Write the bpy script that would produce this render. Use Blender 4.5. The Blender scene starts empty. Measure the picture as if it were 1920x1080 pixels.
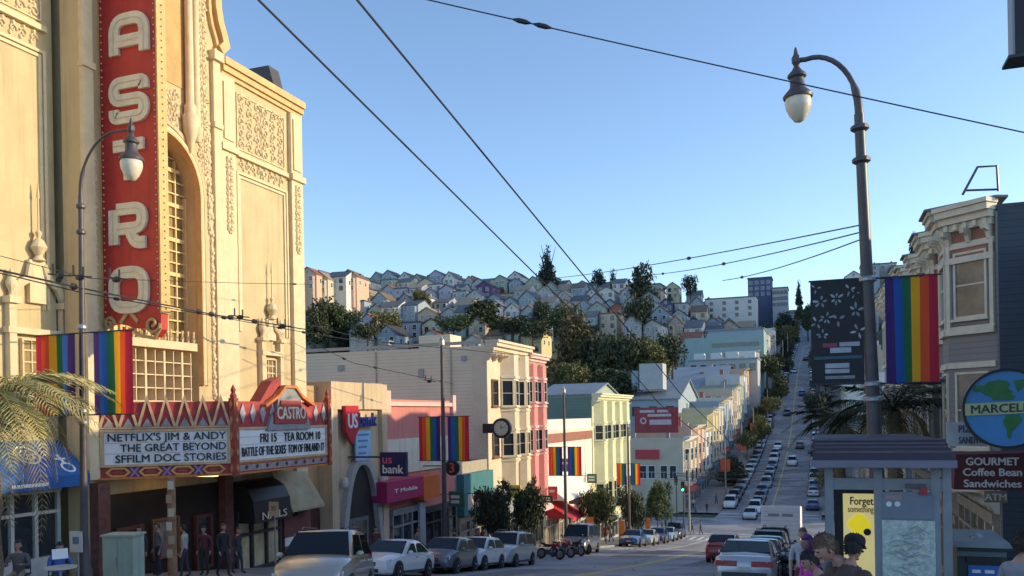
import bpy, bmesh, math, random
from mathutils import Vector, Matrix
R = math.radians
random.seed(7)
SC = bpy.context.scene
COL = SC.collection
# ------------------------------------------------------------------ camera
FPX, PSI, RHO, CY, CAMZ = 1600.0, R(19.93), 0.018, 780.0, 1.7
SUN_EL, SUN_AZ = R(14.0), R(69.0)          # azimuth measured from the street axis (+Y) towards +X
fw = Vector((-math.sin(PSI), math.cos(PSI), 0)); rt0 = Vector((math.cos(PSI), math.sin(PSI), 0)); up0 = Vector((0, 0, 1))
rt = rt0*math.cos(RHO) - up0*math.sin(RHO); up = up0*math.cos(RHO) + rt0*math.sin(RHO)
CAM = Vector((0, 0, CAMZ))
cd = bpy.data.cameras.new('camera'); cam = bpy.data.objects.new('camera', cd); COL.objects.link(cam)
cd.sensor_width = 36; cd.lens = 36*FPX/1920; cd.shift_y = (CY-540)/1920; cd.clip_start = 0.1; cd.clip_end = 6000
m = Matrix((rt, up, -fw)).transposed().to_4x4(); m.translation = CAM; cam.matrix_world = m
SC.camera = cam
# ------------------------------------------------------------------ sky, sun, exposure
w = bpy.data.worlds.new('World'); SC.world = w; w.use_nodes = True
nt = w.node_tree; bg = nt.nodes['Background']
sky = nt.nodes.new('ShaderNodeTexSky'); sky.sky_type = 'NISHITA'; sky.sun_disc = False
sky.sun_elevation = SUN_EL; sky.sun_rotation = SUN_AZ; sky.air_density = 0.8; sky.dust_density = 0.5; sky.ozone_density = 2.0; sky.altitude = 50
nt.links.new(sky.outputs[0], bg.inputs[0]); bg.inputs[1].default_value = 0.15
ld = bpy.data.lights.new('sun', 'SUN'); ld.energy = 2.0; ld.angle = R(0.5); ld.color = (1.0, 0.81, 0.49)
sun = bpy.data.objects.new('sun', ld); COL.objects.link(sun)
sdir = Vector((math.sin(SUN_AZ)*math.cos(SUN_EL), math.cos(SUN_AZ)*math.cos(SUN_EL), math.sin(SUN_EL)))
sun.rotation_euler = (-sdir).to_track_quat('-Z', 'Y').to_euler()
SC.view_settings.view_transform = 'Standard'; SC.view_settings.look = 'None'; SC.view_settings.exposure = 1.1; SC.view_settings.gamma = 1
# ------------------------------------------------------------------ measuring helpers
def ray(px, py): return fw + rt*((px-960)/FPX) + up*((CY-py)/FPX)
def Pz(px, py, zc): return CAM + ray(px, py)*zc
def PX(px, py, X): d = ray(px, py); return CAM + d*(X/d.x)
def PY(px, py, Y): d = ray(px, py); return CAM + d*(Y/d.y)
def lerp(a, b, t): return a+(b-a)*t
def sstep(a, b, x): t = min(1, max(0, (x-a)/(b-a))); return t*t*(3-2*t)
GP = [(-80,10),(0,0),(30,-4.05),(60,-8.1),(85,-11.3),(100,-12.6),(118,-13),(135,-12.4),(160,-10.6),(190,-7.9),(220,-3.5),(290,13),(380,26),(465,38),(540,54),(665,75),(800,92),(1000,100),(3000,100)]
def G0(y):
    for (a, za), (b, zb) in zip(GP, GP[1:]):
        if y <= b: return lerp(za, zb, (y-a)/(b-a))
    return GP[-1][1]
def G(y): return sum(G0(y+k) for k in (-8,-4,0,4,8))/5 if y > 15 else G0(y)
def GX(x, y): return G(y)-.45*sstep(-4,-15.5,x)*sstep(2,10,y)*(1-sstep(40,62,y))    # the left half of the street lies a little lower
def GL(y): return GX(-18, y)
def T(x, y):                                                        # terrain height
    g = GX(x, y); zc = y*.94-x*.34
    if x < -22:
        h = -6.3+(zc-180)*.28 if zc < 440 else 66.5+(zc-440)*.02
        h -= 6*sstep(-190, -60, x); h += 5*sstep(-200, -330, x)
        h = max(h, g if zc < 215 else -99)
        return lerp(g, h, sstep(-24, -75, x)*sstep(170, 215, zc))
    if x > 10 and y > 150: return g+22*sstep(10, 45, x)*sstep(200, 420, y)+150*sstep(170, 400, x)*sstep(480, 600, y)*(1-sstep(1000,1400,y))  # last term: unseen far right ridge, added to shade the hillside houses
    return g
# ------------------------------------------------------------------ materials
MC = {}
def mat(key, rgb=(.5,.5,.5), rough=.6, var=.12, scale=2.0, bump=0.0, bscale=20, metal=0, kind=None, p=(0,), emit=0, spec=.5, coat=0):
    if key in MC: return MC[key]
    M = bpy.data.materials.new(key); M.use_nodes = True; n = M.node_tree.nodes; l = M.node_tree.links
    b = n['Principled BSDF']; b.inputs['Roughness'].default_value = rough; b.inputs['Metallic'].default_value = metal
    b.inputs['Specular IOR Level'].default_value = spec; b.inputs['Coat Weight'].default_value = coat; b.inputs['Coat Roughness'].default_value = .06
    tc = n.new('ShaderNodeTexCoord'); co = tc.outputs['Object']
    c = (*rgb, 1)
    nz = n.new('ShaderNodeTexNoise'); nz.inputs['Scale'].default_value = scale; nz.inputs['Detail'].default_value = 6; nz.inputs['Roughness'].default_value = .65
    l.new(co, nz.inputs['Vector'])
    def mixc(fac, A, B):
        x = n.new('ShaderNodeMix'); x.data_type = 'RGBA'
        if fac is not None: l.new(fac, x.inputs[0])
        for i, v in ((6, A), (7, B)):
            if isinstance(v, tuple): x.inputs[i].default_value = v
            else: l.new(v, x.inputs[i])
        return x
    dk = tuple(max(0, v*(1-var)) for v in rgb)+(1,); lt = tuple(min(1, v*(1+var)) for v in rgb)+(1,)
    mr = n.new('ShaderNodeMapRange'); mr.inputs[1].default_value = .3; mr.inputs[2].default_value = .7; l.new(nz.outputs[0], mr.inputs[0])
    col = mixc(mr.outputs[0], dk, lt).outputs[2]
    hgt = None
    if kind in ('siding', 'corr', 'planks'):                        # horizontal laps / vertical ribs
        sp = n.new('ShaderNodeSeparateXYZ'); l.new(co, sp.inputs[0])
        ma = n.new('ShaderNodeMath'); ma.operation = 'MULTIPLY'; ma.inputs[1].default_value = 1/p[0]
        if kind == 'siding': l.new(sp.outputs[2], ma.inputs[0])
        else:
            ad = n.new('ShaderNodeMath'); l.new(sp.outputs[0], ad.inputs[0]); l.new(sp.outputs[1], ad.inputs[1]); l.new(ad.outputs[0], ma.inputs[0])
        fr = n.new('ShaderNodeMath'); fr.operation = 'FRACT'; l.new(ma.outputs[0], fr.inputs[0])
        rp = n.new('ShaderNodeMapRange'); rp.inputs[1].default_value = .0; rp.inputs[2].default_value = .12; l.new(fr.outputs[0], rp.inputs[0])
        gap = tuple(v*.45 for v in rgb)+(1,)
        col = mixc(rp.outputs[0], gap, col).outputs[2]; hgt = fr.outputs[0] if kind == 'siding' else rp.outputs[0]
    if kind == 'brick':
        bt = n.new('ShaderNodeTexBrick'); mp = n.new('ShaderNodeMapping'); mp.inputs['Rotation'].default_value = (R(90), 0, R(90) if p[0] else 0)
        sp = n.new('ShaderNodeSeparateXYZ'); cb = n.new('ShaderNodeCombineXYZ'); ad = n.new('ShaderNodeMath'); l.new(co, sp.inputs[0])
        l.new(sp.outputs[0], ad.inputs[0]); l.new(sp.outputs[1], ad.inputs[1]); l.new(ad.outputs[0], cb.inputs[0]); l.new(sp.outputs[2], cb.inputs[1]); l.new(cb.outputs[0], bt.inputs[0])
        bt.inputs['Scale'].default_value = 4.5; l.new(col, bt.inputs[1]); bt.inputs[2].default_value = dk; bt.inputs[3].default_value = tuple(v*.6+.1 for v in rgb)+(1,)
        col = bt.outputs[0]
    if kind == 'tiles':                                              # roof shingles
        vr = n.new('ShaderNodeTexVoronoi'); vr.inputs['Scale'].default_value = 3; l.new(co, vr.inputs['Vector'])
        mx = mixc(None, col, vr.outputs['Color']); mx.inputs[0].default_value = .12; mx.blend_type = 'MULTIPLY'; col = mx.outputs[2]
    if kind == 'leaf':
        ge = n.new('ShaderNodeNewGeometry'); mx = mixc(ge.outputs['Random Per Island'], tuple(v*.45 for v in rgb)+(1,), tuple(v*1.6 for v in rgb)+(1,))
        x2 = mixc(mr.outputs[0], (.55,.6,.55,1), (1.3,1.25,1.1,1)); x2b = mixc(None, mx.outputs[2], x2.outputs[2]); x2b.blend_type = 'MULTIPLY'; x2b.inputs[0].default_value = 1; col = x2b.outputs[2]
    if kind == 'stain':                                              # vertical weather streaks
        mp = n.new('ShaderNodeMapping'); mp.inputs['Scale'].default_value = (2.5, 2.5, .18); l.new(co, mp.inputs[0])
        n2 = n.new('ShaderNodeTexNoise'); n2.inputs['Scale'].default_value = 1.6; n2.inputs['Detail'].default_value = 5; l.new(mp.outputs[0], n2.inputs[0])
        m2 = n.new('ShaderNodeMapRange'); m2.inputs[1].default_value = .5; m2.inputs[2].default_value = .75; m2.inputs[4].default_value = .5; l.new(n2.outputs[0], m2.inputs[0])
        col = mixc(m2.outputs[0], col, tuple(v*.6 for v in rgb)+(1,)).outputs[2]
    if kind == 'asphalt':
        n2 = n.new('ShaderNodeTexNoise'); n2.inputs['Scale'].default_value = .22; n2.inputs['Detail'].default_value = 4; l.new(co, n2.inputs[0])
        m2 = n.new('ShaderNodeMapRange'); m2.inputs[1].default_value = .42; m2.inputs[2].default_value = .6; l.new(n2.outputs[0], m2.inputs[0])
        col = mixc(m2.outputs[0], col, tuple(v*1.5 for v in rgb)+(1,)).outputs[2]
        vr = n.new('ShaderNodeTexVoronoi'); vr.feature = 'DISTANCE_TO_EDGE'; vr.inputs['Scale'].default_value = .28; l.new(co, vr.inputs['Vector'])
        m3 = n.new('ShaderNodeMapRange'); m3.inputs[2].default_value = .012; l.new(vr.outputs[0], m3.inputs[0])
        col = mixc(m3.outputs[0], tuple(v*.45 for v in rgb)+(1,), col).outputs[2]
    if kind == 'slabs':
        bt = n.new('ShaderNodeTexBrick'); bt.offset = 0; bt.inputs['Scale'].default_value = .7; bt.inputs['Brick Width'].default_value = 1; bt.inputs['Row Height'].default_value = 1
        bt.inputs['Mortar Size'].default_value = .012; l.new(co, bt.inputs[0]); l.new(col, bt.inputs[1]); l.new(col, bt.inputs[2]); bt.inputs[3].default_value = tuple(v*.5 for v in rgb)+(1,); col = bt.outputs[0]
    l.new(col, b.inputs['Base Color'])
    if bump or hgt is not None:
        bp = n.new('ShaderNodeBump'); bp.inputs['Strength'].default_value = bump or .5; bp.inputs['Distance'].default_value = .03
        if hgt is not None: l.new(hgt, bp.inputs['Height'])
        else:
            n3 = n.new('ShaderNodeTexNoise'); n3.inputs['Scale'].default_value = bscale; n3.inputs['Detail'].default_value = 4; l.new(co, n3.inputs[0]); l.new(n3.outputs[0], bp.inputs['Height'])
        l.new(bp.outputs[0], b.inputs['Normal'])
    if kind == 'cloth':                                              # thin woven cloth lets light through
        tr = n.new('ShaderNodeBsdfTranslucent'); l.new(col, tr.inputs[0]); mx = n.new('ShaderNodeMixShader'); mx.inputs[0].default_value = .55
        l.new(b.outputs[0], mx.inputs[1]); l.new(tr.outputs[0], mx.inputs[2]); l.new(mx.outputs[0], n['Material Output'].inputs[0])
    if emit: b.inputs['Emission Color'].default_value = c; b.inputs['Emission Strength'].default_value = emit
    MC[key] = M; return M
def col(rgb, rough=.6, var=.1, **k): return mat('paint_%02x%02x%02x_%d' % (*[int(255*v) for v in rgb], int(rough*100)), rgb, rough, var, **k)
GLASS = mat('window_glass', (.025,.035,.045), .06, .4, .6, spec=.9)
GLASSC = mat('car_glass', (.008,.011,.014), .05, .2, 1, spec=.35)
GLASSW = mat('curtained_glass', (.22,.2,.17), .15, .5, 1.1, spec=.8)
WHITE = col((.78,.77,.74)); BLACK = col((.02,.02,.022), .45); DARK = col((.05,.05,.055), .5); GREY = col((.3,.31,.32), .5)
CHROME = mat('chrome', (.6,.6,.62), .18, .05, metal=1); RUBBER = col((.02,.02,.02), .85); STEEL = mat('galvanised_steel', (.35,.36,.38), .4, .15, 4, metal=.6)
POLE = mat('bronze_pole_paint', (.085,.07,.072), .45, .25, 3); WIRE = col((.03,.03,.035), .6)
# ------------------------------------------------------------------ mesh builder
Z = Vector((0, 0, 1))
class Fr:
    def __init__(s, O, U, N, V=Z): s.O, s.U, s.N, s.V = Vector(O), Vector(U), Vector(N), Vector(V)
    def __call__(s, u, v, n=0): return s.O+s.U*u+s.V*v+s.N*n
def FL(X): return Fr((X,0,0), (0,1,0), (1,0,0))       # facade on the left side of the street
def FRr(X): return Fr((X,0,0), (0,-1,0), (-1,0,0))    # facade on the right side (u = -Y)
def FN(Y): return Fr((0,Y,0), (1,0,0), (0,-1,0))      # wall facing up the street, to the camera
FW = Fr((0,0,0), (1,0,0), (0,1,0))                    # u=x, n=y, v=z
def wloc(o):
    v = Vector((0,0,0))
    while o: v += o.location; o = o.parent
    return v
class MB:
    def __init__(s): s.bm = bmesh.new()
    def poly(s, pts):
        try: return s.bm.faces.new([s.bm.verts.new(p) for p in pts])
        except ValueError: return None
    def box(s, F, u0, u1, v0, v1, n0, n1, mi=0):
        vs = [s.bm.verts.new(F(u, v, n)) for n in (n0, n1) for v in (v0, v1) for u in (u0, u1)]
        for f in ((0,1,3,2),(4,6,7,5),(0,4,5,1),(2,3,7,6),(0,2,6,4),(1,5,7,3)): s.bm.faces.new([vs[i] for i in f]).material_index = mi
        return s
    def wb(s, x0, x1, y0, y1, z0, z1): return s.box(FW, x0, x1, z0, z1, y0, y1)
    def prism(s, F, pts, n0, n1, mi=0):
        a = [s.bm.verts.new(F(u, v, n0)) for u, v in pts]; b = [s.bm.verts.new(F(u, v, n1)) for u, v in pts]
        k = len(pts); fs = [s.bm.faces.new(a), s.bm.faces.new(b[::-1])]
        for i in range(k): fs.append(s.bm.faces.new((a[i], b[i], b[(i+1)%k], a[(i+1)%k])))
        for f in fs: f.material_index = mi
        return s
    def hull8(s, p):                                                 # p: 4 bottom + 4 top points
        v = [s.bm.verts.new(q) for q in p]
        for f in ((3,2,1,0),(4,5,6,7),(0,1,5,4),(1,2,6,5),(2,3,7,6),(3,0,4,7)): s.bm.faces.new([v[i] for i in f])
        return s
    def tube(s, pts, r, seg=6, caps=True):
        pts = [Vector(p) for p in pts]; rs = r if isinstance(r, (list, tuple)) else [r]*len(pts); rings = []
        ref = None
        for i, p in enumerate(pts):
            d = (pts[min(i+1, len(pts)-1)]-pts[max(i-1, 0)]); d.normalize() if d.length > 1e-9 else None
            if ref is None: ref = Vector((1,0,0)) if abs(d.x) < .8 else Vector((0,1,0))
            a = (ref-d*ref.dot(d)).normalized(); ref = a; b = d.cross(a)
            rings.append([s.bm.verts.new(p+(a*math.cos(t)+b*math.sin(t))*rs[i]) for t in (2*math.pi*k/seg for k in range(seg))])
        for A, B in zip(rings, rings[1:]):
            for k in range(seg): s.bm.faces.new((A[k], A[(k+1)%seg], B[(k+1)%seg], B[k]))
        if caps: s.bm.faces.new(rings[0][::-1]); s.bm.faces.new(rings[-1])
        return s
    def lathe(s, c, prof, seg=12, axis=None):
        c = Vector(c); q = axis.to_track_quat('Z', 'Y') if axis else None; rings = []
        for r, z in prof:
            ring = []
            for k in range(seg):
                v = Vector((r*math.cos(2*math.pi*k/seg), r*math.sin(2*math.pi*k/seg), z)); ring.append(s.bm.verts.new(c+(q @ v if q else v)))
            rings.append(ring)
        for A, B in zip(rings, rings[1:]):
            for k in range(seg): s.bm.faces.new((A[k], A[(k+1)%seg], B[(k+1)%seg], B[k]))
        s.bm.faces.new(rings[0][::-1]); s.bm.faces.new(rings[-1]); return s
    def ball(s, c, r, seg=8, rings=6):
        c = Vector(c); r = Vector(r) if not isinstance(r, (int, float)) else Vector((r,r,r))
        res = bmesh.ops.create_uvsphere(s.bm, u_segments=seg, v_segments=rings, radius=1)
        for v in res['verts']: v.co = Vector((v.co.x*r.x, v.co.y*r.y, v.co.z*r.z))+c
        return s
    def ribbon(s, F, pts, wd, n0, n1, closed=False):                 # flat stroke with mitred joints
        P = [Vector((a, b)) for a, b in pts]; k = len(P); L = []; Rr = []
        for i in range(k):
            a = P[i-1] if (i or closed) else None; b = P[(i+1)%k] if (i < k-1 or closed) else None
            d1 = (P[i]-a).normalized() if a is not None else None; d2 = (b-P[i]).normalized() if b is not None else None
            if d1 is None: d1 = d2
            if d2 is None: d2 = d1
            t = (d1+d2).normalized(); nn = Vector((-t.y, t.x)); sc = wd/2/max(.35, nn.dot(Vector((-d2.y, d2.x))))
            L.append(P[i]+nn*sc); Rr.append(P[i]-nn*sc)
        ring = []
        for i in range(k): ring.append([s.bm.verts.new(F(q.x, q.y, n)) for q, n in ((L[i], n0), (Rr[i], n0), (Rr[i], n1), (L[i], n1))])
        rng = range(k) if closed else range(k-1)
        for i in rng:
            A, B = ring[i], ring[(i+1)%k]
            for j in range(4): s.bm.faces.new((A[j], A[(j+1)%4], B[(j+1)%4], B[j]))
        if not closed: s.bm.faces.new(ring[0][::-1]); s.bm.faces.new(ring[-1])
        return s
    def mesh(s, name, off=Vector((0,0,0)), smooth=0):
        bmesh.ops.recalc_face_normals(s.bm, faces=s.bm.faces)
        if off.length: bmesh.ops.translate(s.bm, verts=s.bm.verts, vec=-off)
        if smooth:
            for f in s.bm.faces: f.smooth = True
            for e in s.bm.edges:
                e.smooth = len(e.link_faces) == 2 and e.calc_face_angle(9) < R(smooth)
        me = bpy.data.meshes.new(name); s.bm.to_mesh(me); s.bm.free(); return me
    def build(s, name, mats, parent=None, smooth=0):
        me = s.mesh(name, wloc(parent) if parent else Vector((0,0,0)), smooth)
        for M in (mats if isinstance(mats, (list, tuple)) else [mats]): me.materials.append(M)
        return link(name, me, parent)
def link(name, me, parent=None):
    o = bpy.data.objects.new(name, me); COL.objects.link(o)
    if parent: o.parent = parent
    return o
def tag(o, label, cat, group=None):
    o['label'] = label; o['category'] = cat
    if group: o['group'] = group
    return o
def thing(name, label, cat, loc=(0,0,0), rz=0, group=None):
    o = bpy.data.objects.new(name, None); COL.objects.link(o); o.location = loc; o.rotation_euler = (0,0,rz); o.empty_display_size = .3
    return tag(o, label, cat, group)
def lab(o, label): o['label'] = label; return o
def struct(o, kind='structure'): o['kind'] = kind; return o
def solo(o):                                                         # single-mesh thing: move its origin to its middle
    me = o.data; c = sum((v.co for v in me.vertices), Vector())/len(me.vertices); c.z = min(v.co.z for v in me.vertices)
    me.transform(Matrix.Translation(-c)); o.location = c; return o
KIDS = {}
def children(o): return list(KIDS.get(o.as_pointer(), []))
def index_kids():
    KIDS.clear()
    for o in bpy.data.objects:
        if o.parent: KIDS.setdefault(o.parent.as_pointer(), []).append(o)
def copy_tree(o, parent=None):
    c = o.copy(); COL.objects.link(c)
    if parent: c.parent = parent
    KIDS[c.as_pointer()] = [copy_tree(ch, c) for ch in children(o)]
    return c
def rpath(pts, r, seg=5, closed=False):                              # polyline with rounded corners
    P = [Vector(p) for p in pts]; k = len(P); out = []
    for i in range(k):
        if not closed and i in (0, k-1): out.append(tuple(P[i])); continue
        a, b, c = P[i-1], P[i], P[(i+1)%k]; r1 = min(r, (a-b).length/2, (c-b).length/2)
        p0 = b+(a-b).normalized()*r1; p2 = b+(c-b).normalized()*r1
        for j in range(seg+1):
            t = j/seg; q = p0*(1-t)**2+b*2*t*(1-t)+p2*t*t; out.append(tuple(q))
    res = [out[0]]
    for q in out[1:]:
        if (Vector(q)-Vector(res[-1])).length > 1e-3: res.append(q)
    if closed and (Vector(res[0])-Vector(res[-1])).length < 1e-3: res.pop()
    return res
def text_mb(mb, F, s, u, v, size, n=.01, depth=.01, align='CENTER', bold=0.0, sx=1.0, width=None, curve=None):
    cu = bpy.data.curves.new('t', 'FONT'); cu.body = s; cu.size = size; cu.align_x = align;  cu.extrude = depth/2; cu.resolution_u = 3
    ob = bpy.data.objects.new('t', cu); COL.objects.link(ob); dg = bpy.context.evaluated_depsgraph_get(); me = bpy.data.meshes.new_from_object(ob.evaluated_get(dg))
    if width and me.vertices:
        xs = [q.co.x for q in me.vertices]; sx = width/(max(xs)-min(xs))
    for k, (ox, oy) in enumerate(((0,0),(1,0),(-1,0),(0,.7),(0,-.7)) if bold else ((0,0),)):
        vs = [mb.bm.verts.new(F(u+q.co.x*sx+ox*bold*size, v+q.co.y+oy*bold*size+(curve(q.co.x*sx) if curve else 0), n+q.co.z+depth/2-.0006*k)) for q in me.vertices]
        for f in me.polygons:
            try: mb.bm.faces.new([vs[i] for i in f.vertices])
            except ValueError: pass
    bpy.data.objects.remove(ob); bpy.data.curves.remove(cu); bpy.data.meshes.remove(me); return mb
ORD = ['first','second','third','fourth','fifth','sixth','seventh','eighth','ninth','tenth','eleventh','twelfth','thirteenth','fourteenth','fifteenth','sixteenth','seventeenth','eighteenth','nineteenth','twentieth']
for _a, _b in (('twenty',None),('thirty','thirtieth'),('forty','fortieth'),('fifty','fiftieth'),('sixty','sixtieth'),('seventy','seventieth'),('eighty','eightieth')): ORD += ([_b] if _b else [])+[_a+'-'+x for x in ORD[:9]]
# ------------------------------------------------------------------ ground
XC_R, XC_L, XF_L, XF_R = -.2, -16.4, -21.5, 5.0
M_ASPH = mat('asphalt', (.23,.222,.228), .78, .28, 1.2, .35, 60, kind='asphalt')
M_WALK = mat('concrete_pavement', (.30,.285,.265), .85, .25, .8, .2, 40, kind='slabs')
M_HILL = mat('hillside_earth', (.075,.085,.04), .95, .5, .06, .4, 2)
def strip(name, x0f, x1f, ys, dz, M, thick=0.0, nx=1):
    mb = MB(); prev = None
    for y in ys:
        a, b = x0f(y), x1f(y); xs = [lerp(a, b, k/nx) for k in range(nx+1)]
        row = [mb.bm.verts.new((x, y, GX(x, y)+dz)) for x in xs]
        if thick: row += [mb.bm.verts.new((x, y, GX(x, y)+dz-thick)) for x in xs[::-1]]
        if prev:
            n = len(row)
            for i in range(n if thick else n-1): k = (i+1) % n; mb.bm.faces.new((prev[i], prev[k], row[k], row[i]))
        prev = row
    return struct(mb.build(name, M))
def rng(a, b, st): n = max(1, round((b-a)/st)); return [a+(b-a)*i/n for i in range(n+1)]
def build_ground():
    mb = MB(); xs = rng(-900,-60,14)+rng(-52,44,4)+rng(60,900,20); ys = rng(-80,-5,15)+rng(0,560,6)+rng(575,1000,30)+rng(1100,2600,300)
    g = [[mb.bm.verts.new((x, y, T(x,y)-.12)) for x in xs] for y in ys]
    for i in range(len(ys)-1):
        for j in range(len(xs)-1): mb.bm.faces.new((g[i][j], g[i][j+1], g[i+1][j+1], g[i+1][j]))
    struct(mb.build('hillside', M_HILL, smooth=60))
    xl = lambda y: lerp(-16.4, -14.0, sstep(98,124,y))+2.4*sstep(215,300,y)
    xr = lambda y: XC_R-1.2*sstep(215,300,y)
    strip('road', xl, xr, rng(-60,0,8)+rng(2,700,2), 0, M_ASPH, 0, 10)
    strip('pavement_left', lambda y: -21.6 if y < 110 else -19.6, xl, rng(-30,100,2), .14, M_WALK, .5)
    strip('pavement_left', lambda y: -19.6, lambda y: xl(y) if y > 130 else -14.0, rng(124,640,4), .14, M_WALK, .5)
    strip('pavement_right', lambda y: XC_R, lambda y: 5.1, rng(-30,100,2), .14, M_WALK, .5)
    strip('pavement_right', xr, lambda y: 5.1, rng(124,640,4), .14, M_WALK, .5)
    strip('cross_street', lambda y: -160, xl, rng(104,120,2), .004, M_ASPH); strip('cross_street', lambda y: XC_R, lambda y: 90, rng(104,120,2), .004, M_ASPH)
    Y1 = mat('road_paint_yellow', (.75,.52,.13), .7, .25, 3); W1 = mat('road_paint_white', (.7,.69,.64), .7, .3, 3)
    def rect(mb, x0, x1, y0, y1, dz=.008):
        yy = rng(y0, y1, 2); X0, X1 = x0, x1; n = max(1, round(abs(X1-X0)/1.7))
        for x0, x1 in [(lerp(X0,X1,k/n), lerp(X0,X1,(k+1)/n)) for k in range(n)]:
          for a, b in zip(yy, yy[1:]): mb.poly([(x0,a,GX(x0,a)+dz),(x1,a,GX(x1,a)+dz),(x1,b,GX(x1,b)+dz),(x0,b,GX(x0,b)+dz)])
    mb = MB(); rect(mb, -8.82,-8.66, 6, 96); rect(mb, -8.54,-8.38, 6, 96); rect(mb, -7.2,-7.0, 128, 420); struct(mb.build('centre_line', Y1))
    mb = MB()
    for yy in (99, 121.5, 205): rect(mb, -16.6 if yy < 110 else -13.8, -.6, yy, yy+.45); rect(mb, -16.6 if yy < 110 else -13.8, -.6, yy+2.8, yy+3.25)
    for x in (-14.8, -12.1): rect(mb, x, x+.14, 60, 96)
    for k in range(7): rect(mb, -15.6+k*.9, -15.2+k*.9, 92.5, 97.5)
    rect(mb, -10.4, -10.2, 124, 150); rect(mb, -3.4, -3.26, 20, 96)
    for k in range(9): rect(mb, -16.9, -15.2, 47+k*1.1, 47.1+k*1.1) if k in (0,3,6) else None
    struct(mb.build('road_marking', W1))
    mb = MB()
    for x, y, r in ((-6.2,36,.38),(-11,44,.38),(-5,58,.38),(-9.8,27,.4)): mb.poly([(x+r*math.cos(t), y+r*math.sin(t), GX(x+r*math.cos(t),y+r*math.sin(t))+.007) for t in (k*math.pi/8 for k in range(16))])
    struct(mb.build('manhole_cover', col((.05,.05,.05),.5)))
    S_ = mat('tar_seal', (.045,.045,.047), .5, .2, 4); mb = MB(); rd = random.Random(9)
    for k in range(16):
        x, y = rd.uniform(-14.5,-3.5), rd.uniform(16,92); pts = []
        for j in range(7): pts.append((x, y)); x += rd.uniform(-.25,.25); y += rd.uniform(.5,1.6)
        for (xa, ya), (xb, yb) in zip(pts, pts[1:]): mb.poly([(xa-.04,ya,GX(xa-.04,ya)+.011),(xa+.04,ya,GX(xa+.04,ya)+.011),(xb+.04,yb,GX(xb+.04,yb)+.011),(xb-.04,yb,GX(xb-.04,yb)+.011)])
    struct(mb.build('crack_sealant', S_))
    # repair patches in the asphalt
    mb = MB()
    for x0, x1, y0, y1 in ((-7.6,-5.4,22,31),(-13.5,-11.6,30,38),(-6.4,-4.6,40,62),(-12.6,-10,52,66),(-5,-3.2,70,84)): rect(mb, x0, x1, y0, y1, .004)
    struct(mb.build('asphalt_patch', mat('asphalt_patch', (.16,.157,.16), .8, .3, 1.5, .3, 60)))
build_ground()
# ------------------------------------------------------------------ generic building pieces
def window(F, u0, u1, v0, v1, parent, frame=WHITE, glass=GLASS, mull=(1,1), fw_=.09, dep=.1, sill=True, n=0.0, name='window', trim=None):
    mb = MB()
    mb.box(F, u0, u0+fw_, v0, v1, n, n+dep); mb.box(F, u1-fw_, u1, v0, v1, n, n+dep)
    mb.box(F, u0+fw_, u1-fw_, v0, v0+fw_, n, n+dep-.003); mb.box(F, u0+fw_, u1-fw_, v1-fw_, v1, n, n+dep-.003)
    a, b = mull
    for i in range(1, a): u = lerp(u0, u1, i/a); mb.box(F, u-.02, u+.02, v0+fw_, v1-fw_, n+.02, n+dep*.55)
    for j in range(1, b+0): v = lerp(v0, v1, j/b); mb.box(F, u0+fw_, u1-fw_, v-.022, v+.022, n+.025, n+dep*.6)
    if sill: mb.box(F, u0-.06, u1+.06, v0-.09, v0-.002, n, n+dep+.08)
    o = mb.build(name, frame, parent)
    g = MB(); g.box(F, u0+fw_*.6, u1-fw_*.6, v0+fw_*.6, v1-fw_*.6, n+.004, n+.028); g.build('pane', glass, o)
    return o
def cornice(F, u0, u1, v, parent, M, h=.5, d=.5, brackets=0, name='cornice', dentil=True, ends=True):
    mb = MB(); e = .04 if ends else 0
    for k, (a, b, q) in enumerate(((0, .28, .35), (.28, .55, .6), (.55, .82, .86), (.82, 1, 1))): mb.box(F, u0-e*k, u1+e*k, v+h*a, v+h*b-.001, 0, d*q)
    if dentil:
        nn = int((u1-u0)/.28)
        for i in range(nn): u = u0+(i+.5)*(u1-u0)/nn; mb.box(F, u-.06, u+.06, v+.02, v+h*.26, d*.35+.001, d*.5)
    o = mb.build(name, M, parent)
    if brackets:
        for i in range(brackets+1):
            u = u0+.12+(u1-u0-.24)*i/brackets; b = MB(); b.prism(Fr(F(u-.07,0,0), F.N, F.U), [(.001,v-.45),(.001,v-.002),(d*.8,v-.002),(d*.72,v-.14),(d*.35,v-.2),(d*.2,v-.42)], 0, .14); b.build('bracket', M, o)
    return o
def awning(F, u0, u1, v0, v1, d, parent, M, valance=.25, name='awning', n=.01):
    mb = MB(); t = .03
    A = [F(u0,v1,n), F(u1,v1,n), F(u1,v0,d), F(u0,v0,d)]; up_ = Vector((0,0,-t))
    mb.hull8([p+up_ for p in A]+A)
    mb.box(F, u0, u1, v0-valance, v0-t-.001, d-.02, d)
    for u in (u0, u1):
        mb.prism(Fr(F(u-.01,0,0), F.N, F.U), [(n,v0-.02),(n,v1-t-.004),(d-.024,v0-t-.004),(d-.024,v0-.06)], 0, .02)
    return mb.build(name, M, parent)
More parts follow.
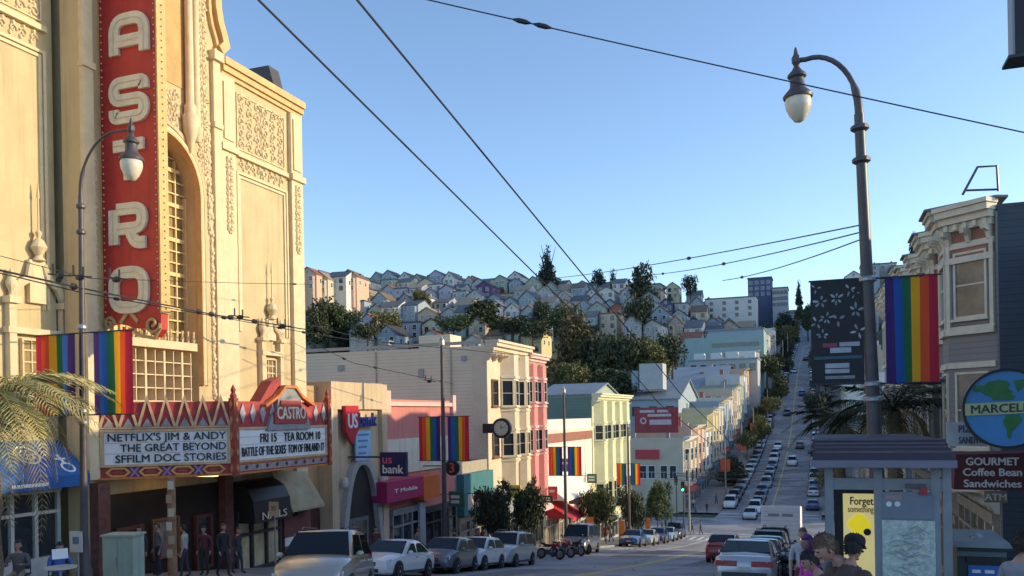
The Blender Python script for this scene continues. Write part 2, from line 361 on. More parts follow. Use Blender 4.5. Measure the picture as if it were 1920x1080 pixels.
def block(name, label, X, y0, y1, top, depth, M, side=1, roofM=None, group=None, parapet=.5, drop=3, cat='building'):
    """a street building: walls as one closed box below a parapet; side=+1 left of the street"""
    b = thing(name, label, cat, (X, (y0+y1)/2, GX(X,(y0+y1)/2)), group=group)
    zb = min(G(y0), G(y1))-drop; xa, xb = (X-depth, X) if side > 0 else (X, X+depth)
    mb = MB(); mb.wb(xa, xb, y0, y1, zb, top-parapet)
    for a in ((xa, xb, y0, y0+.25), (xa, xb, y1-.25, y1), (xa, xa+.25, y0+.251, y1-.251), (xb-.25, xb, y0+.251, y1-.251)): mb.wb(*a, top-parapet+.001, top)
    mb.build('wall', M, b)
    r = MB(); r.wb(xa+.26, xb-.26, y0+.26, y1-.26, top-parapet+.003, top-parapet+.06); r.build('roof', roofM or col((.24,.25,.27), .9, .2), b)
    return b
def roof_bits(b, X, y0, y1, top, depth, side=1):
    for k in range(random.randint(1, 3)):
        x = X-side*random.uniform(1.5, depth-1.5); y = random.uniform(y0+1, y1-1); s = random.uniform(.25, .6); h = random.uniform(.8, 1.7)
        mb = MB(); mb.wb(x-s, x+s, y-s, y+s, top-.5, top+h); mb.wb(x-s-.08, x+s+.08, y-s-.08, y+s+.08, top+h, top+h+.12); mb.build(random.choice(['chimney','chimney','skylight_shaft']), random.choice([col((.4,.16,.1),.8), col((.45,.43,.4),.8), col((.3,.3,.32),.7)]), b)
def shopfront(F, u0, u1, zs, parent, M, h=3.2, n=.0, doors=1, panes=4, glass=GLASS, bulk=.55):
    """timber shop front: bulkhead, posts, transom lights, one door"""
    pw = .12; W_ = (u1-u0)/panes
    mb = MB(); mb.box(F, u0, u1, zs, zs+bulk, n, n+.18); mb.box(F, u0, u1, zs+h-.35, zs+h, n, n+.2); mb.box(F, u0, u1, zs+h-1.0, zs+h-.9, n, n+.16)
    for i in range(panes+1): u = lerp(u0+pw/2, u1-pw/2, i/panes); mb.box(F, u-pw/2, u+pw/2, zs+bulk+.001, zs+h-.351, n+.001, n+.15)
    fr = mb.build('shopfront', M, parent)
    for i in range(panes):
        a = u0+W_*i+.1; b = u0+W_*(i+1)-.1
        g = MB(); g.box(F, a, b, zs+bulk+.01, zs+h-1.01, n+.02, n+.05); g.build('pane', glass, fr); g = MB(); g.box(F, a, b, zs+h-.89, zs+h-.36, n+.02, n+.05); g.build('transom_pane', glass, fr)
    return fr
def arch_pts(uc, hw, vs, rise, k=14, point=0.0):
    return [(uc+hw*math.cos(math.pi*(1-i/k)), vs+rise*math.sin(math.pi*(1-i/k))) for i in range(k+1)]
def spiral(F, u, v, r, turns, a0, n, sgn=1, k=16):
    return [F(u+r*(1-i/k*.85)*math.cos(a0+sgn*turns*2*math.pi*i/k), v+r*(1-i/k*.85)*math.sin(a0+sgn*turns*2*math.pi*i/k), n) for i in range(k+1)]
def relief(F, u0, u1, v0, v1, parent, M, cell=.55, n=0.0, r=.045, name='carved_relief', border=True):
    """mirrored scroll carving, modelled as raised spirals, buds and a centre stem"""
    mb = MB(); uc = (u0+u1)/2; hw = (u1-u0)/2; rows = max(1, round((v1-v0)/cell)); hc = (v1-v0)/rows
    rd = random.Random(int(abs(u0*1000+v0*77)))
    if border: mb.box(F, u0, u0+.05, v0, v1, n, n+.05); mb.box(F, u1-.05, u1, v0, v1, n, n+.05); mb.box(F, u0+.051, u1-.051, v0, v0+.05, n, n+.05); mb.box(F, u0+.051, u1-.051, v1-.05, v1, n, n+.05)
    cols = max(1, round(hw/cell))
    for i in range(rows):
        v = v0+(i+.5)*hc
        for c in range(cols):
            wc = hw/cols; off = wc*(c+.52); rr = min(wc, hc)*.4; sg = 1 if (i+c) % 2 else -1; a = rd.uniform(-.4, .4)+(0 if sg > 0 else math.pi)
            for s in (1, -1):
                mb.tube(spiral(F, uc+s*off, v, rr, 1.15, (a if s > 0 else math.pi-a), n+.03, sg*s), [r*1.1-.5*r*t/16 for t in range(17)], 5)
                mb.ball(F(uc+s*off, v+hc*.42, n+.02), (.075,.075,.1), 6, 4); mb.ball(F(uc+s*(off-wc*.3), v-hc*.36, n+.02), (.06,.06,.08), 6, 4)
        if i % 2 == 0: mb.ball(F(uc, v, n+.03), (.1,.1,hc*.3), 6, 5)
    mb.tube([F(uc, v0+.06, n+.02), F(uc, v1-.06, n+.02)], r*.6, 5)
    return mb.build(name, M, parent)
# ------------------------------------------------------------------ the theatre
M_CREAM = mat('cream_stucco', (.58,.455,.255), .75, .10, .9, .12, 30, kind='stain')
M_CREAM2 = mat('cream_cast_stone', (.69,.57,.36), .75, .10, 2.5, .12, 30)
M_OCHRE = mat('ochre_moulding', (.66,.44,.20), .7, .15, 2)
M_GOLD = mat('gold_window_frame', (.72,.55,.25), .5, .1, 2)
M_RED = mat('sign_red', (.52,.04,.032), .55, .18, 1.5, kind='stain')
M_LET = mat('letter_ivory', (.78,.68,.50), .55, .15, 3)
def PZ(px, py, X): p = PX(px, py, X); return p.y, p.z
def theatre():
    XW, XC = -22.6, -21.5                                            # wings left / centre planes
    th = thing('theatre', 'ornate cream stucco theatre with curved gable and carved facade lit by low sun', 'theatre', (XC, 24, GL(24)))
    F, FWg = FL(XC), FL(XW)
    # --- centre gable outline with a tall arched recess
    ya, yb = 20.4, 26.9; yc = (ya+yb)/2
    zt = PZ(418, 105, XC)[1]                                         # shoulder height
    g = [(yb, -8), (yb, zt)]
    for px, py in ((416,88),(412,70),(405,45),(401,20),(400,0),(401,-30),(398,-70),(388,-110),(374,-150)): g.append(PZ(px, py, XC))
    top = g[-1]; g += [(yc+1.1, top[1]+.8), (yc, top[1]+1.7)]
    left = [(2*yc-u, v) for u, v in g[::-1][1:]]
    rise0 = PZ(318, 252, XC)[1]; aw = 1.95; vs = rise0-1.95; vbot = PZ(320, 752, XC)[1]
    arch = arch_pts(yc, aw, vs, 1.95, 18)
    # wall: left pier, right pier, and the two halves above the arch (recess 0.7 deep)
    half = lambda pts, sgn: pts
    apex = (yc, vs+1.95)
    rpoly = [(yc, apex[1])]+[p for p in arch[10:]]+[(yc+aw, -8)]+g+[]
    lpoly = [(2*yc-u, v) for u, v in rpoly][::-1]
    mb = MB(); mb.prism(F, rpoly, -.75, 0); mb.prism(F, lpoly, -.75, 0); mb.box(F, yc-aw, yc+aw, -8, vbot, -.75, -.02)
    mb.build('centre_wall', M_CREAM, th)
    b = MB(); b.wb(XC-16, XC-.76, ya+.3, yb-.3, -8, zt+.5); b.build('rear_wall', M_CREAM, th)
    # gable coping
    cp = [(u, v) for u, v in g[1:]]
    mb = MB(); mb.ribbon(F, [(u-.04, v+.02) for u, v in cp], .34, -.85, .28); mb.ribbon(F, [(u-.36, v-.2) for u, v in cp], .14, .002, .14); mb.build('gable_coping', M_OCHRE, th, 40)
    mb = MB(); mb.ribbon(F, [(2*yc-u+.04, v+.02) for u, v in cp], .34, -.85, .28); mb.build('gable_coping', M_OCHRE, th, 40)
    # arch mouldings
    fullarch = [(yc-aw, vbot)]+arch+[(yc+aw, vbot)]
    for k, (o, wd, n) in enumerate(((.14,.22,.16),(.42,.14,.10),(.02,.08,.24))):
        pts = [(yc-aw-o, vbot+.6)]+arch_pts(yc, aw+o, vs, 1.95+o, 18)+[(yc+aw+o, vbot+.6)]
        mb = MB(); mb.ribbon(F, pts, wd, .002, n); mb.build('arch_moulding', [M_CREAM2, M_CREAM, M_OCHRE][k], th, 40)
    # tall window grid in the recess
    Fr_ = FL(XC-.55); mb = MB(); mb.prism(Fr_, [(yc-aw, vbot), *arch[0:], (yc+aw, vbot)], -.12, -.05)
    mb.build('arch_glazing', mat('gold_reflection_glass', (.30,.21,.09), .22, .4, .7, spec=.7), th)  # golden reflection is put into the glass colour
    zmid = PZ(320, 640, XC)[1]
    mb = MB()
    for i in range(9):
        u = yc-aw+2*aw*i/8; hh = vs+math.sqrt(max(0, 1.95**2-(u-yc)**2))
        wd = .07 if i % 4 == 0 else .028; mb.box(Fr_, u-wd, u+wd, zmid, hh, -.045, .05+(.06 if i % 4 == 0 else 0))
    v = zmid
    k = 0
    while v < vs+1.8:
        hw = aw if v < vs else math.sqrt(max(0, 1.95**2-(v-vs)**2)); wd = .07 if k % 3 == 0 else .026
        mb.box(Fr_, yc-hw, yc+hw, v-wd, v+wd, -.044, .04); v += .42; k += 1
    mb.build('arch_window_grid', M_GOLD, th)
    # lower balcony window of many panes
    mb = MB(); zt2 = PZ(320, 655, XC)[1]
    mb.box(F, yc-1.5, yc+1.75, zt2, zt2+.28, -.5, .12)
    for i in range(8): u = yc-1.45+3.1*i/7; mb.box(F, u-(.045 if i % 2 == 0 else .018), u+(.045 if i % 2 == 0 else .018), vbot, zt2, -.45, -.1)
    for i in range(5): v = lerp(vbot, zt2, i/4); mb.box(F, yc-1.5, yc+1.72, v-.02, v+.02, -.44, -.12)
    for i in range(12): u = yc-1.5+3.2*i/11; mb.lathe(F(u, zt2+.28, .0), [(.03,0),(.06,.12),(.03,.3),(.05,.42)], 6)
    mb.build('balcony_window', M_CREAM2, th)
    mb = MB(); mb.box(F, yc-1.5, yc+1.7, vbot, zt2, -.5, -.46); mb.build('balcony_pane', mat('warm_glass', (.34,.27,.17), .25, .3, 1.2, spec=.7), th)
    # upper niche and colonnettes beside it
    n0, n1 = PZ(308, 150, XC), PZ(340, -40, XC)
    mb = MB(); mb.box(F, n0[0]-.1, n1[0], n0[1], n1[1], .003, .03); mb.build('niche_panel', mat('niche_ochre', (.52,.34,.13), .7, .2, 1), th)
    for k in (0, 1):
        u = n1[0]+.1+.34*k
        mb = MB(); mb.lathe(F(u, n0[1]-1.3, .2), [(.1,-.5),(.2,-.25),(.22,0),(.14,.1),(.13,2.2),(.13,5.2),(.2,5.4)] if k else [(.02,-1.0),(.12,-.7),(.26,-.25),(.3,.3),(.2,.45),(.22,.7),(.15,.8),(.14,5),(.14,5.2)], 10); mb.build('colonnette', M_CREAM2, th, 40)
    relief(F, n1[0]+.65, yb-.55, zt-5.3, zt+3.2, th, M_CREAM2, .42, 0, .055, border=False)
    relief(F, n0[0]-.2, n1[0]-.2, rise0+.2, n0[1]-.2, th, M_CREAM2, .36, 0, .05, border=False)
    relief(F, yc+aw+.75, yb-.42, vbot+.1, zt-5.6, th, M_CREAM2, .34, 0, .045)
    relief(F, ya+.42, yc-aw-.75, vbot+.1, zt-5.6, th, M_CREAM2, .34, 0, .045)
    relief(F, yc+aw+.62, yb-.5, vs-1.2, vs+3.0, th, M_CREAM2, .4, 0, .05, border=False)
    # edge pilasters of the centre
    for u, s in ((yb-.2, 1), (ya+.2, -1)):
        mb = MB(); mb.box(F, u-.2, u+.2, vbot-2.5, zt-.45, .002, .16); mb.box(F, u-.28, u+.28, zt-.45, zt-.1, .002, .3); mb.box(F, u-.24, u+.24, zt-3.0, zt-2.8, .002, .24); mb.build('pilaster', M_CREAM2, th)
    # --- wings
    FR2 = FL(XC-.12)
    for s, FF, u0, u1 in ((1, FR2, yb, 32.5), (-1, FWg, 10.0, ya)):
        q = (lambda px, py: PZ(px, py, FF.O.x))
        ztop = PZ(572, 205, XC)[1]+(1.7 if s < 0 else 0)
        mb = MB(); mb.wb(FF.O.x-16, FF.O.x, u0+.001, u1, -8, ztop-.1); mb.build('wing_wall', M_CREAM, th)
        mb = MB()
        for a, b_, d in ((-.1,.18,.3),(-.34,-.1,.2),(-.5,-.34,.1)): mb.wb(FF.O.x+.002, FF.O.x+d, u0+.3, u1+(.12 if s > 0 else 0), ztop+a, ztop+b_-.001)
        mb.build('wing_cornice', M_OCHRE, th)
        r = MB(); r.wb(FF.O.x-16, FF.O.x+.001, u0+.3, u1, ztop-.099, ztop+.1); r.build('wing_roof', M_OCHRE, th)
        for u in ((u0+.55, u1-.45) if s > 0 else (u0+.55,)):
            mb = MB(); mb.box(FF, u-.42, u+.42, vbot-4.2, ztop-.52, .002, .18); mb.box(FF, u-.5, u+.5, ztop-3.45, ztop-3.2, .002, .3); mb.box(FF, u-.3, u+.3, ztop-3.0, ztop-.8, .182, .24); mb.build('pilaster', M_CREAM2, th)
            relief(FF, u-.22, u+.22, ztop-6.6, ztop-3.7, th, M_CREAM2, .26, .18, .03, name='garland', border=False)
        a, b_ = u0+1.15, u1-(1.05 if s > 0 else .3)
        mb = MB()
        for i, t in enumerate((0, .14)): 
            for bx in ((a+t, a+t+.1, vbot+2.8, ztop-4.0-t), (b_-t-.1, b_-t, vbot+2.8, ztop-4.0-t), (a+t+.101, b_-t-.101, ztop-4.1-t, ztop-4.0-t)): mb.box(FF, *bx, .002, .09-.03*i)
        mb.box(FF, a, b_, ztop-3.42, ztop-3.24, .002, .16); mb.build('panel_moulding', M_CREAM2, th)
        relief(FF, a+.1, b_-.1, ztop-3.1, ztop-.85, th, M_CREAM2, .48, 0, .04, name='frieze_panel')
        relief(FF, a+.2, b_-.2, ztop-3.9, ztop-3.5, th, M_CREAM2, .36, 0, .03, name='egg_moulding', border=False)
        # niche window with broken pediment and finial
        uc = (q(503, 600)[0] if s > 0 else q(66, 600)[0]); zb = q(500, 745)[1] if s > 0 else vbot
        zn = q(500, 668)[1] if s > 0 else q(60, 630)[1]
        n = MB(); hw = .5 if s > 0 else .75; sc = hw/.75
        for k in (-1, 1):
            n.box(FF, uc+k*hw*1.25-.12, uc+k*hw*1.25+.12, zb, zn+.9*sc, .002, .22); n.box(FF, uc+k*hw*1.25-.2, uc+k*hw*1.25+.2, zn+.9*sc, zn+1.1*sc, .002, .34)
            n.lathe(FF(uc+k*hw*1.25, zn+1.1*sc, .17), [(.14,0),(.05,.1),(.15,.3),(.17,.42),(.07,.6),(.1,.68),(.01,.85)], 8)
            n.tube([FF(uc+k*hw*1.2, zn+1.15*sc, .15), FF(uc+k*hw*.9, zn+1.55*sc, .2), FF(uc+k*hw*.5, zn+1.7*sc, .2), FF(uc+k*hw*.3, zn+2.2*sc, .15)], [.13,.15,.12,.1], 6)
        n.box(FF, uc-hw*1.5, uc+hw*1.5, zn+.02, zn+.2, .002, .26); n.box(FF, uc-.3, uc+.3, zn+1.0*sc, zn+2.3*sc, .002, .16)
        n.lathe(FF(uc, zn+2.3*sc, .2), [(.2,0),(.1,.15),(.24,.4),(.16,.6),(.05,.7),(.1,.85),(.03,.95),(.025,1.9),(.05,1.95),(.01,2.4)], 8)
        n.build('niche_surround', M_CREAM2, th, 40)
        window(FF, uc-hw*.75, uc+hw*.75, zb+.1, zn-.1, th, M_CREAM2, mat('gold_reflection_glass'), (3,5), .06, .12)
    # roof pavilion on the right wing: dark slate cap with a lit edge
    p = PX(512, 139, XC-1.6)
    mb = MB(); x0, x1, y0, y1 = XC-3.4, XC-.9, p.y-.5, 31.6; zb, zt3 = PZ(572,205,XC)[1]+.1, p.z
    mb.hull8([(x0-.3,y0-.6,zb),(x1+.3,y0-.6,zb),(x1+.3,y1+.7,zb),(x0-.3,y1+.7,zb),(x0,y0-.4,zt3),(x1-.3,y0-.4,zt3),(x1-.3,y0+.35,zt3),(x0,y0+.35,zt3)]); mb.build('roof_pavilion', mat('slate', (.07,.07,.075), .7, .2, 4), th)
    # --- ground floor: dark lobby behind piers
    zg = GL(24)-.2; Fg = FL(XC)
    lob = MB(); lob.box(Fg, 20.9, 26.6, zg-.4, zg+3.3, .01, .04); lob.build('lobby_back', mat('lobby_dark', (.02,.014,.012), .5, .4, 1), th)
    for k, (u0, u1) in enumerate(((21.4,22.6),(25.1,26.0))):
        window(Fg, u0, u1, zg+.2, zg+2.2, th, mat('dark_red_wood', (.12,.04,.03), .5, .3, 3), GLASS, (1,1), .12, .14, False, .04, 'lobby_door')
    window(Fg, 23.0, 24.3, zg+.9, zg+2.3, th, mat('brass_frame', (.35,.2,.1), .35, .2, 3, metal=.6), mat('poster_grey', (.2,.17,.16), .4, .5, 2), (1,1), .08, .12, False, .04, 'poster_case')
    for u in (20.75, 26.75):
        mb = MB(); mb.box(Fg, u-.24, u+.24, zg-1.5, vbot-2.6, .003, .35); mb.build('tiled_pier', mat('pier_tile', (.16,.07,.06), .35, .35, 5), th)
    # shop at the right end of the ground floor
    zs = GL(30)-.1; 
    shopfront(FL(XC+.02), 27.2, 30.1, zs-.2, th, mat('dark_shop_wood', (.05,.045,.045), .5, .3, 3), 3.0, .14, 1, 3, mat('lit_shop_glass', (.55,.46,.28), .3, .5, .8), .7)
    mb = MB(); mb.box(Fg, 30.3, 31.3, zs-1, zs+2.2, .003, .3); mb.box(Fg, 31.5, 32.5, zs-1, zs+2.4, .003, .14); mb.build('brick_base', mat('dark_red_brick', (.2,.055,.045), .8, .2, 3, kind='brick', p=(1,)), th)
    mb = MB(); mb.box(Fg, 30.29, 31.31, zs+1.0, zs+1.35, .301, .33); mb.build('white_band', WHITE, th)
    # black rounded awning with letters; pale fabric awning further on
    aw_ = MB(); pr = [(.02, zs+2.35),(.02, zs+3.95),(.35, zs+3.9),(.75, zs+3.65),(1.0, zs+3.2),(1.1, zs+2.35)]
    aw_.prism(Fr((XC,27.3,0),(1,0,0),(0,1,0)), pr, 0, 2.4); a = aw_.build('black_awning', BLACK, th)
    t = MB(); text_mb(t, FL(XC+1.1), 'NAILS', 28.5, zs+2.45, .42, .01, .02, width=1.6); t.build('awning_lettering', M_LET, a)
    awning(FL(XC), 29.9, 32.3, zs+2.6, zs+4.1, 1.0, th, mat('beige_canvas', (.42,.35,.22), .9, .25, 1.2), .1, 'canvas_awning')
    # left shop: white timber front with blue awning
    zl = GL(18.4)+.1; Fl = FL(XW+.05)
    shopfront(Fl, 15.2, 20.2, zl-.2, th, mat('white_shop_paint', (.55,.55,.53), .6, .15, 2), 3.0, .05, 1, 6, GLASS, .7)
    mb = MB(); mb.box(Fl, 15.2, 20.3, zl+2.82, zl+3.2, .0, .22); mb.build('shop_fascia', mat('fascia_cream', (.45,.41,.34), .7, .2, 2), th)
    M_BLUE = mat('blue_canvas', (.025,.12,.36), .8, .15, 1.5)
    a = awning(Fl, 15.2, 20.3, zl+3.0, zl+4.05, 1.3, th, M_BLUE, .35, 'blue_awning')
    sl = (Fl(0,zl+4.05,.01)-Fl(0,zl+3.0,1.3)).normalized(); Fs = Fr(Fl(0,zl+3.0,1.3), (0,1,0), Vector((sl.z,0,-sl.x)), sl)
    t = MB(); t.ribbon(Fs, [(18.75+.38*math.cos(k*math.pi/8), 1.0+.38*math.sin(k*math.pi/8)) for k in range(16)], .07, .003, .012, True); t.build('emblem_ring', WHITE, a)
    t = MB(); t.ribbon(Fs, [(18.75+.2*math.cos(k*math.pi/8), 1.0+.2*math.sin(k*math.pi/8)) for k in range(16)], .05, .003, .012, True); t.box(Fs, 18.45, 19.05, .97, 1.05, .013, .02); t.build('emblem_script', WHITE, a)
    t = MB(); t.ribbon(Fs, [(19.75+.2*math.cos(k*math.pi/8), .35+.2*math.sin(k*math.pi/8)) for k in range(16)], .07, .003, .012, True); t.box(Fs, 19.7, 19.8, .5, .95, .003, .0125); t.box(Fs, 19.55, 19.95, .7, .78, .0131, .016); t.build('emblem_symbol', WHITE, a)
    t = MB(); t.box(Fl, 17.6, 18.8, zl+2.74, zl+2.84, 1.301, 1.31); t.build('valance_lettering', WHITE, a)
    return th
TH = theatre()
def blade_sign():
    s = thing('blade_sign', 'tall red vertical sign with ivory letters spelling the theatre name', 'sign', (-21.2, 21.2, 5))
    Y = 21.2; F = FN(Y); xa, xb = PY(190, 300, Y).x, PY(297, 300, Y).x; zb = PY(245, 612, Y).z; zt = PY(245, -330, Y).z
    mb = MB(); mb.box(F, xa, xb, zb+.35, zt, -.3, 0); body = mb.build('sign_body', M_RED, s)
    mb = MB()
    for x in (xa-.06, xb+.0): mb.box(F, x, x+.06, zb+.35, zt, -.34, .05)
    mb.build('sign_edge', mat('sign_edge_ochre', (.62,.4,.14), .5, .2, 3), s)
    mb = MB()
    k = 0
    z = zb+.5
    while z < zt: mb.ball(F(xa+.1, z, .03), .028, 6, 4); mb.ball(F(xb-.08, z, .03), .028, 6, 4); mb.ball(F(xb+.09, z, -.15), .03, 6, 4); z += .22
    struct(mb.build('bulb_row', mat('bulb_glass', (.75,.66,.5), .2, .1, 3), s), 'stuff')
    # bottom scroll ornament
    mb = MB(); xm = (xa+xb)/2; hw = (xb-xa)/2
    mb.prism(F, [(xa,zb+.348),(xa+.1,zb+.1),(xm-.5,zb+.15),(xm,zb-.05),(xm+.5,zb-.1),(xb-.25,zb-.38),(xb-.02,zb-.15),(xb,zb+.348)], -.3, 0); mb.build('sign_foot', M_RED, s)
    mb = MB()
    for cx, rr, sg in ((xa+.25,.22,1),(xb-.3,.3,-1)): mb.tube(spiral(F, cx, zb+.12-(.1 if sg < 0 else 0), rr, 1.3, 0, .04, sg), .055, 6)
    mb.ribbon(F, [(xm-.45,zb+.12),(xm-.1,zb+.5),(xm+.25,zb+.12)], .12, .002, .05); mb.ribbon(F, [(xm+.0,zb-.08),(xm+.3,zb-.3),(xb-.25,zb-.42),(xb,zb-.1)], .1, .002, .05)
    mb.build('scroll_trim', mat('scroll_ochre', (.5,.33,.14), .5, .2, 3), s)
    r = .2
    L = {'C':[[(1,.88),(1,1.2),(0,1.2),(0,0),(1,0),(1,.32)]], 'A':[[(0,0),(0,1.2),(1,1.2),(1,0)],[(.11,.45),(.89,.45)]],
         'S':[[(1,.9),(1,1.2),(0,1.2),(0,.6),(1,.6),(1,0),(0,0),(0,.3)]], 'T':[[(0,1.2),(1,1.2)],[(.5,0),(.5,1.09)]],
         'R':[[(0,0),(0,1.2)],[(.11,1.2),(.95,1.2),(.95,.52),(.11,.52)],[(.55,.41),(.72,0.0),(1.05,0.0)]], 'O':[[(0,0),(0,1.2),(1,1.2),(1,0)]]}
    tops = {'C':-92,'A':25,'S':144,'T':262,'R':381,'O':500}
    for ch in 'CASTRO':
        z1 = PY(243, tops[ch], Y).z; z0 = PY(243, tops[ch]+88, Y).z; hh = (z1-z0); x0 = PY(207, tops[ch], Y).x; x1 = PY(281, tops[ch], Y).x
        st = .24*(x1-x0); kx = (x1-x0-st); kz = (hh-st)/1.2
        mb = MB(); nb = MB()
        for i, pth in enumerate(L[ch]):
            pts = [(x0+st/2+a*kx, z0+st/2+b*kz) for a, b in pth]; cl = ch == 'O'
            pts = rpath(pts, st*1.15 if not (ch == 'R' and i == 0) else .01, 5, cl)
            mb.ribbon(F, pts, st, .002+.004*i, .1+.004*i, cl)
            nb.ribbon(F, pts, st*.07, .1+.004*i+.001, .115, cl)
        l = mb.build('sign_letter', M_LET, s); nb.build('neon_tube', mat('neon_glass', (.6,.52,.38), .3, .2, 4), l)
    b = MB(); b.tube([F(xa-.05, zt-1, -.15), F(xa-1.2, zt-1, -.15)], .06); b.tube([F(xa-.05, zb+1, -.15), F(xa-1.2, zb+1, -.15)], .06); b.tube([F(xa-.05, (zb+zt)/2, -.15), F(xa-1.2, (zb+zt)/2, -.15)], .06); b.build('wall_bracket', DARK, s)
blade_sign()
def marquee():
    XM, XF = -18.3, -21.5; yl, yr = 23.4, 29.1; yl0, yr0 = 20.75, 31.7
    zb = PX(437, 889, XM).z; zt = PX(437, 752, XM).z; zB0 = PX(437, 864, XM).z; zB1 = PX(437, 806, XM).z
    m = thing('theatre_marquee', 'red marquee with changeable letter boards projecting over the theatre entrance', 'marquee', (XM, 26, zb))
    mb = MB(); pl = [(XF+.05,yl0),(XM,yl),(XM,yr),(XF+.05,yr0)]
    v0 = [mb.bm.verts.new((x,y,zb)) for x, y in pl]; v1 = [mb.bm.verts.new((x,y,zt)) for x, y in pl]
    mb.bm.faces.new(v0); mb.bm.faces.new(v1[::-1])
    for i in range(4): mb.bm.faces.new((v0[i], v0[(i+1)%4], v1[(i+1)%4], v1[i]))
    mb.build('marquee_body', mat('marquee_red', (.42,.05,.05), .6, .35, 2.5, kind='stain'), m)
    A, B = Vector((XF+.05,yl0,0)), Vector((XM,yl,0)); d = (B-A); Ln = d.length; d.normalize()
    FA = Fr(A, d, Vector((d.y,-d.x,0))); FB = FL(XM); C, D = Vector((XM,yr,0)), Vector((XF+.05,yr0,0)); e = (D-C).normalized()
    ORANGE = mat('band_orange', (.62,.2,.05), .55, .15, 4); PURP = mat('band_purple', (.26,.2,.42), .55, .15, 4); SAND = mat('band_sand', (.6,.42,.24), .55, .2, 4); GREYT = mat('band_grey', (.3,.3,.3), .6, .2, 4); LRED = mat('band_red', (.4,.05,.05), .55, .2, 4)
    BOARD = mat('letter_board', (.82,.82,.83), .4, .08, 1.2); LBLK = col((.02,.02,.02), .5)
    for k, (FF, L0, L1) in enumerate(((FA, .12, Ln-.1), (FB, yl+.12, yr-.1))):
        mb = MB(); mb.box(FF, L0+.12, L1-.1, zB0, zB1, .002, .03); bd = mb.build('letter_board', BOARD, m)
        mb = MB(); mb.box(FF, L0, L1, zB0-.08, zB0, .002, .08); mb.box(FF, L0, L1, zB1, zB1+.08, .002, .08); mb.box(FF, L0, L0+.12, zB0+.001, zB1-.001, .002, .07); mb.box(FF, L1-.1, L1, zB0+.001, zB1-.001, .002, .07)
        for i in range(1, 4): v = lerp(zB0, zB1, i/4 if k else i/3); mb.box(FF, L0+.121, L1-.101, v-.008, v+.008, .031, .04)
        mb.build('board_frame', SAND, bd)
        t = MB(); W_ = L1-L0
        if k == 0:
            h = (zB1-zB0)/3
            for i, (s_, u0, u1) in enumerate((("NETFLIX'S JIM & ANDY", .03, .985), ('THE GREAT BEYOND', .13, .985), ('SFFILM DOC STORIES', .09, .985))):
                text_mb(t, FF, s_, L0+W_*(u0+u1)/2, zB1-h*(i+1)+h*.16, h*1.02, .045, .02, bold=.012, width=W_*(u1-u0)*.95)
        else:
            h = (zB1-zB0)/2.3
            for i, (s_, u0, u1) in enumerate(((' FRI 15    TEA ROOM 10', .2, .92), ('BATTLE OF THE SEXES  TOM OF FINLAND 17', .02, .98))):
                text_mb(t, FF, s_, L0+W_*(u0+u1)/2, zB1-h*(i+1)-.02, h*1.0, .045, .02, bold=.006, width=W_*(u1-u0)*.95)
        t.build('board_letters', LBLK, bd)
    # zig-zag cresting and diamond band on the side face
    mb = MB(); z0, z1 = zB1+.1, zt+.12; n = 7
    mb.box(FA, .1, Ln-.1, z0, z0+.05, .002, .06)
    for i in range(n):
        u = .1+(Ln-.2)*(i+.5)/n; hw = (Ln-.2)/n/2; mb.ribbon(FA, [(u-hw+.02,z0+.06),(u,z1),(u+hw-.02,z0+.06)], .085, .003, .07)
    mb.build('zigzag_cresting', SAND, m)
    for i in range(n): u = .1+(Ln-.2)*(i+.5)/n; MB().prism(FA, [(u-.16,z0+.06),(u+.16,z0+.06),(u,z0+.34)], .003, .04).build('cresting_triangle', GREYT, m)
    zc = (zb+zB0)/2-.03; hb = (zB0-zb)/2-.07
    for i in range(4):
        u = .15+(Ln-.3)*(i+.5)/4; hw = (Ln-.3)/8; o1, o2, o3 = MB(), MB(), MB()
        o1.ribbon(FA, [(u-hw*.68,zc),(u-hw*.4,zc+hb*.8),(u+hw*.4,zc+hb*.8),(u+hw*.68,zc),(u+hw*.4,zc-hb*.8),(u-hw*.4,zc-hb*.8)], .06, .003, .06, True)
        o2.prism(FA, [(u-hw*.36,zc),(u-hw*.15,zc+hb*.45),(u+hw*.15,zc+hb*.45),(u+hw*.36,zc),(u+hw*.15,zc-hb*.45),(u-hw*.15,zc-hb*.45)], .003, .05)
        if i < 3:
            c = u+hw; o3.ribbon(FA, [(c-hw*.26,zc-hb),(c+hw*.26,zc+hb)], .07, .003, .04); o3.ribbon(FA, [(c-hw*.26,zc+hb),(c+hw*.26,zc-hb)], .07, .004, .045)
        o1.build('band_hexagon', mat('band_amber', (.66,.36,.1), .5, .2, 4), m); o2.build('band_diamond', LRED, m)
        if i < 3: o3.build('band_cross', PURP, m)
    mb = MB(); mb.box(FA, 0, Ln, zb-.03, zb+.03, .003, .09); mb.box(FB, yl, yr, zb-.03, zb+.03, .003, .09); mb.box(FB, yl+.02, yr-.02, zB0-.14, zB0-.09, .003, .05); mb.build('lower_trim', ORANGE, m)
    # front: lower pale band with dark diamonds, upper red band with figures, crest with the name
    mb = MB(); mb.box(FB, yl+.1, yr-.1, zb+.06, zB0-.16, .002, .04); pb = mb.build('pale_band', mat('pale_band', (.36,.27,.27), .6, .3, 3), m)
    for i in range(9): u = lerp(yl+.6, yr-.5, i/8); MB().prism(FB, [(u-.09,zc),(u,zc+hb*.5),(u+.09,zc),(u,zc-hb*.5)], .041, .06).build('band_diamond', DARK, pb)
    for i in (0,1,2,3,8,9):
        u = lerp(yl+.45, yr-.3, i/9); zq = zB1+.55; MB().prism(FB, [(u-.16,zq),(u,zq+.34),(u+.16,zq),(u,zq-.34)], .003, .05).build('upper_band_figure', mat('figure_grey', (.42,.36,.38), .6, .25, 4), m)
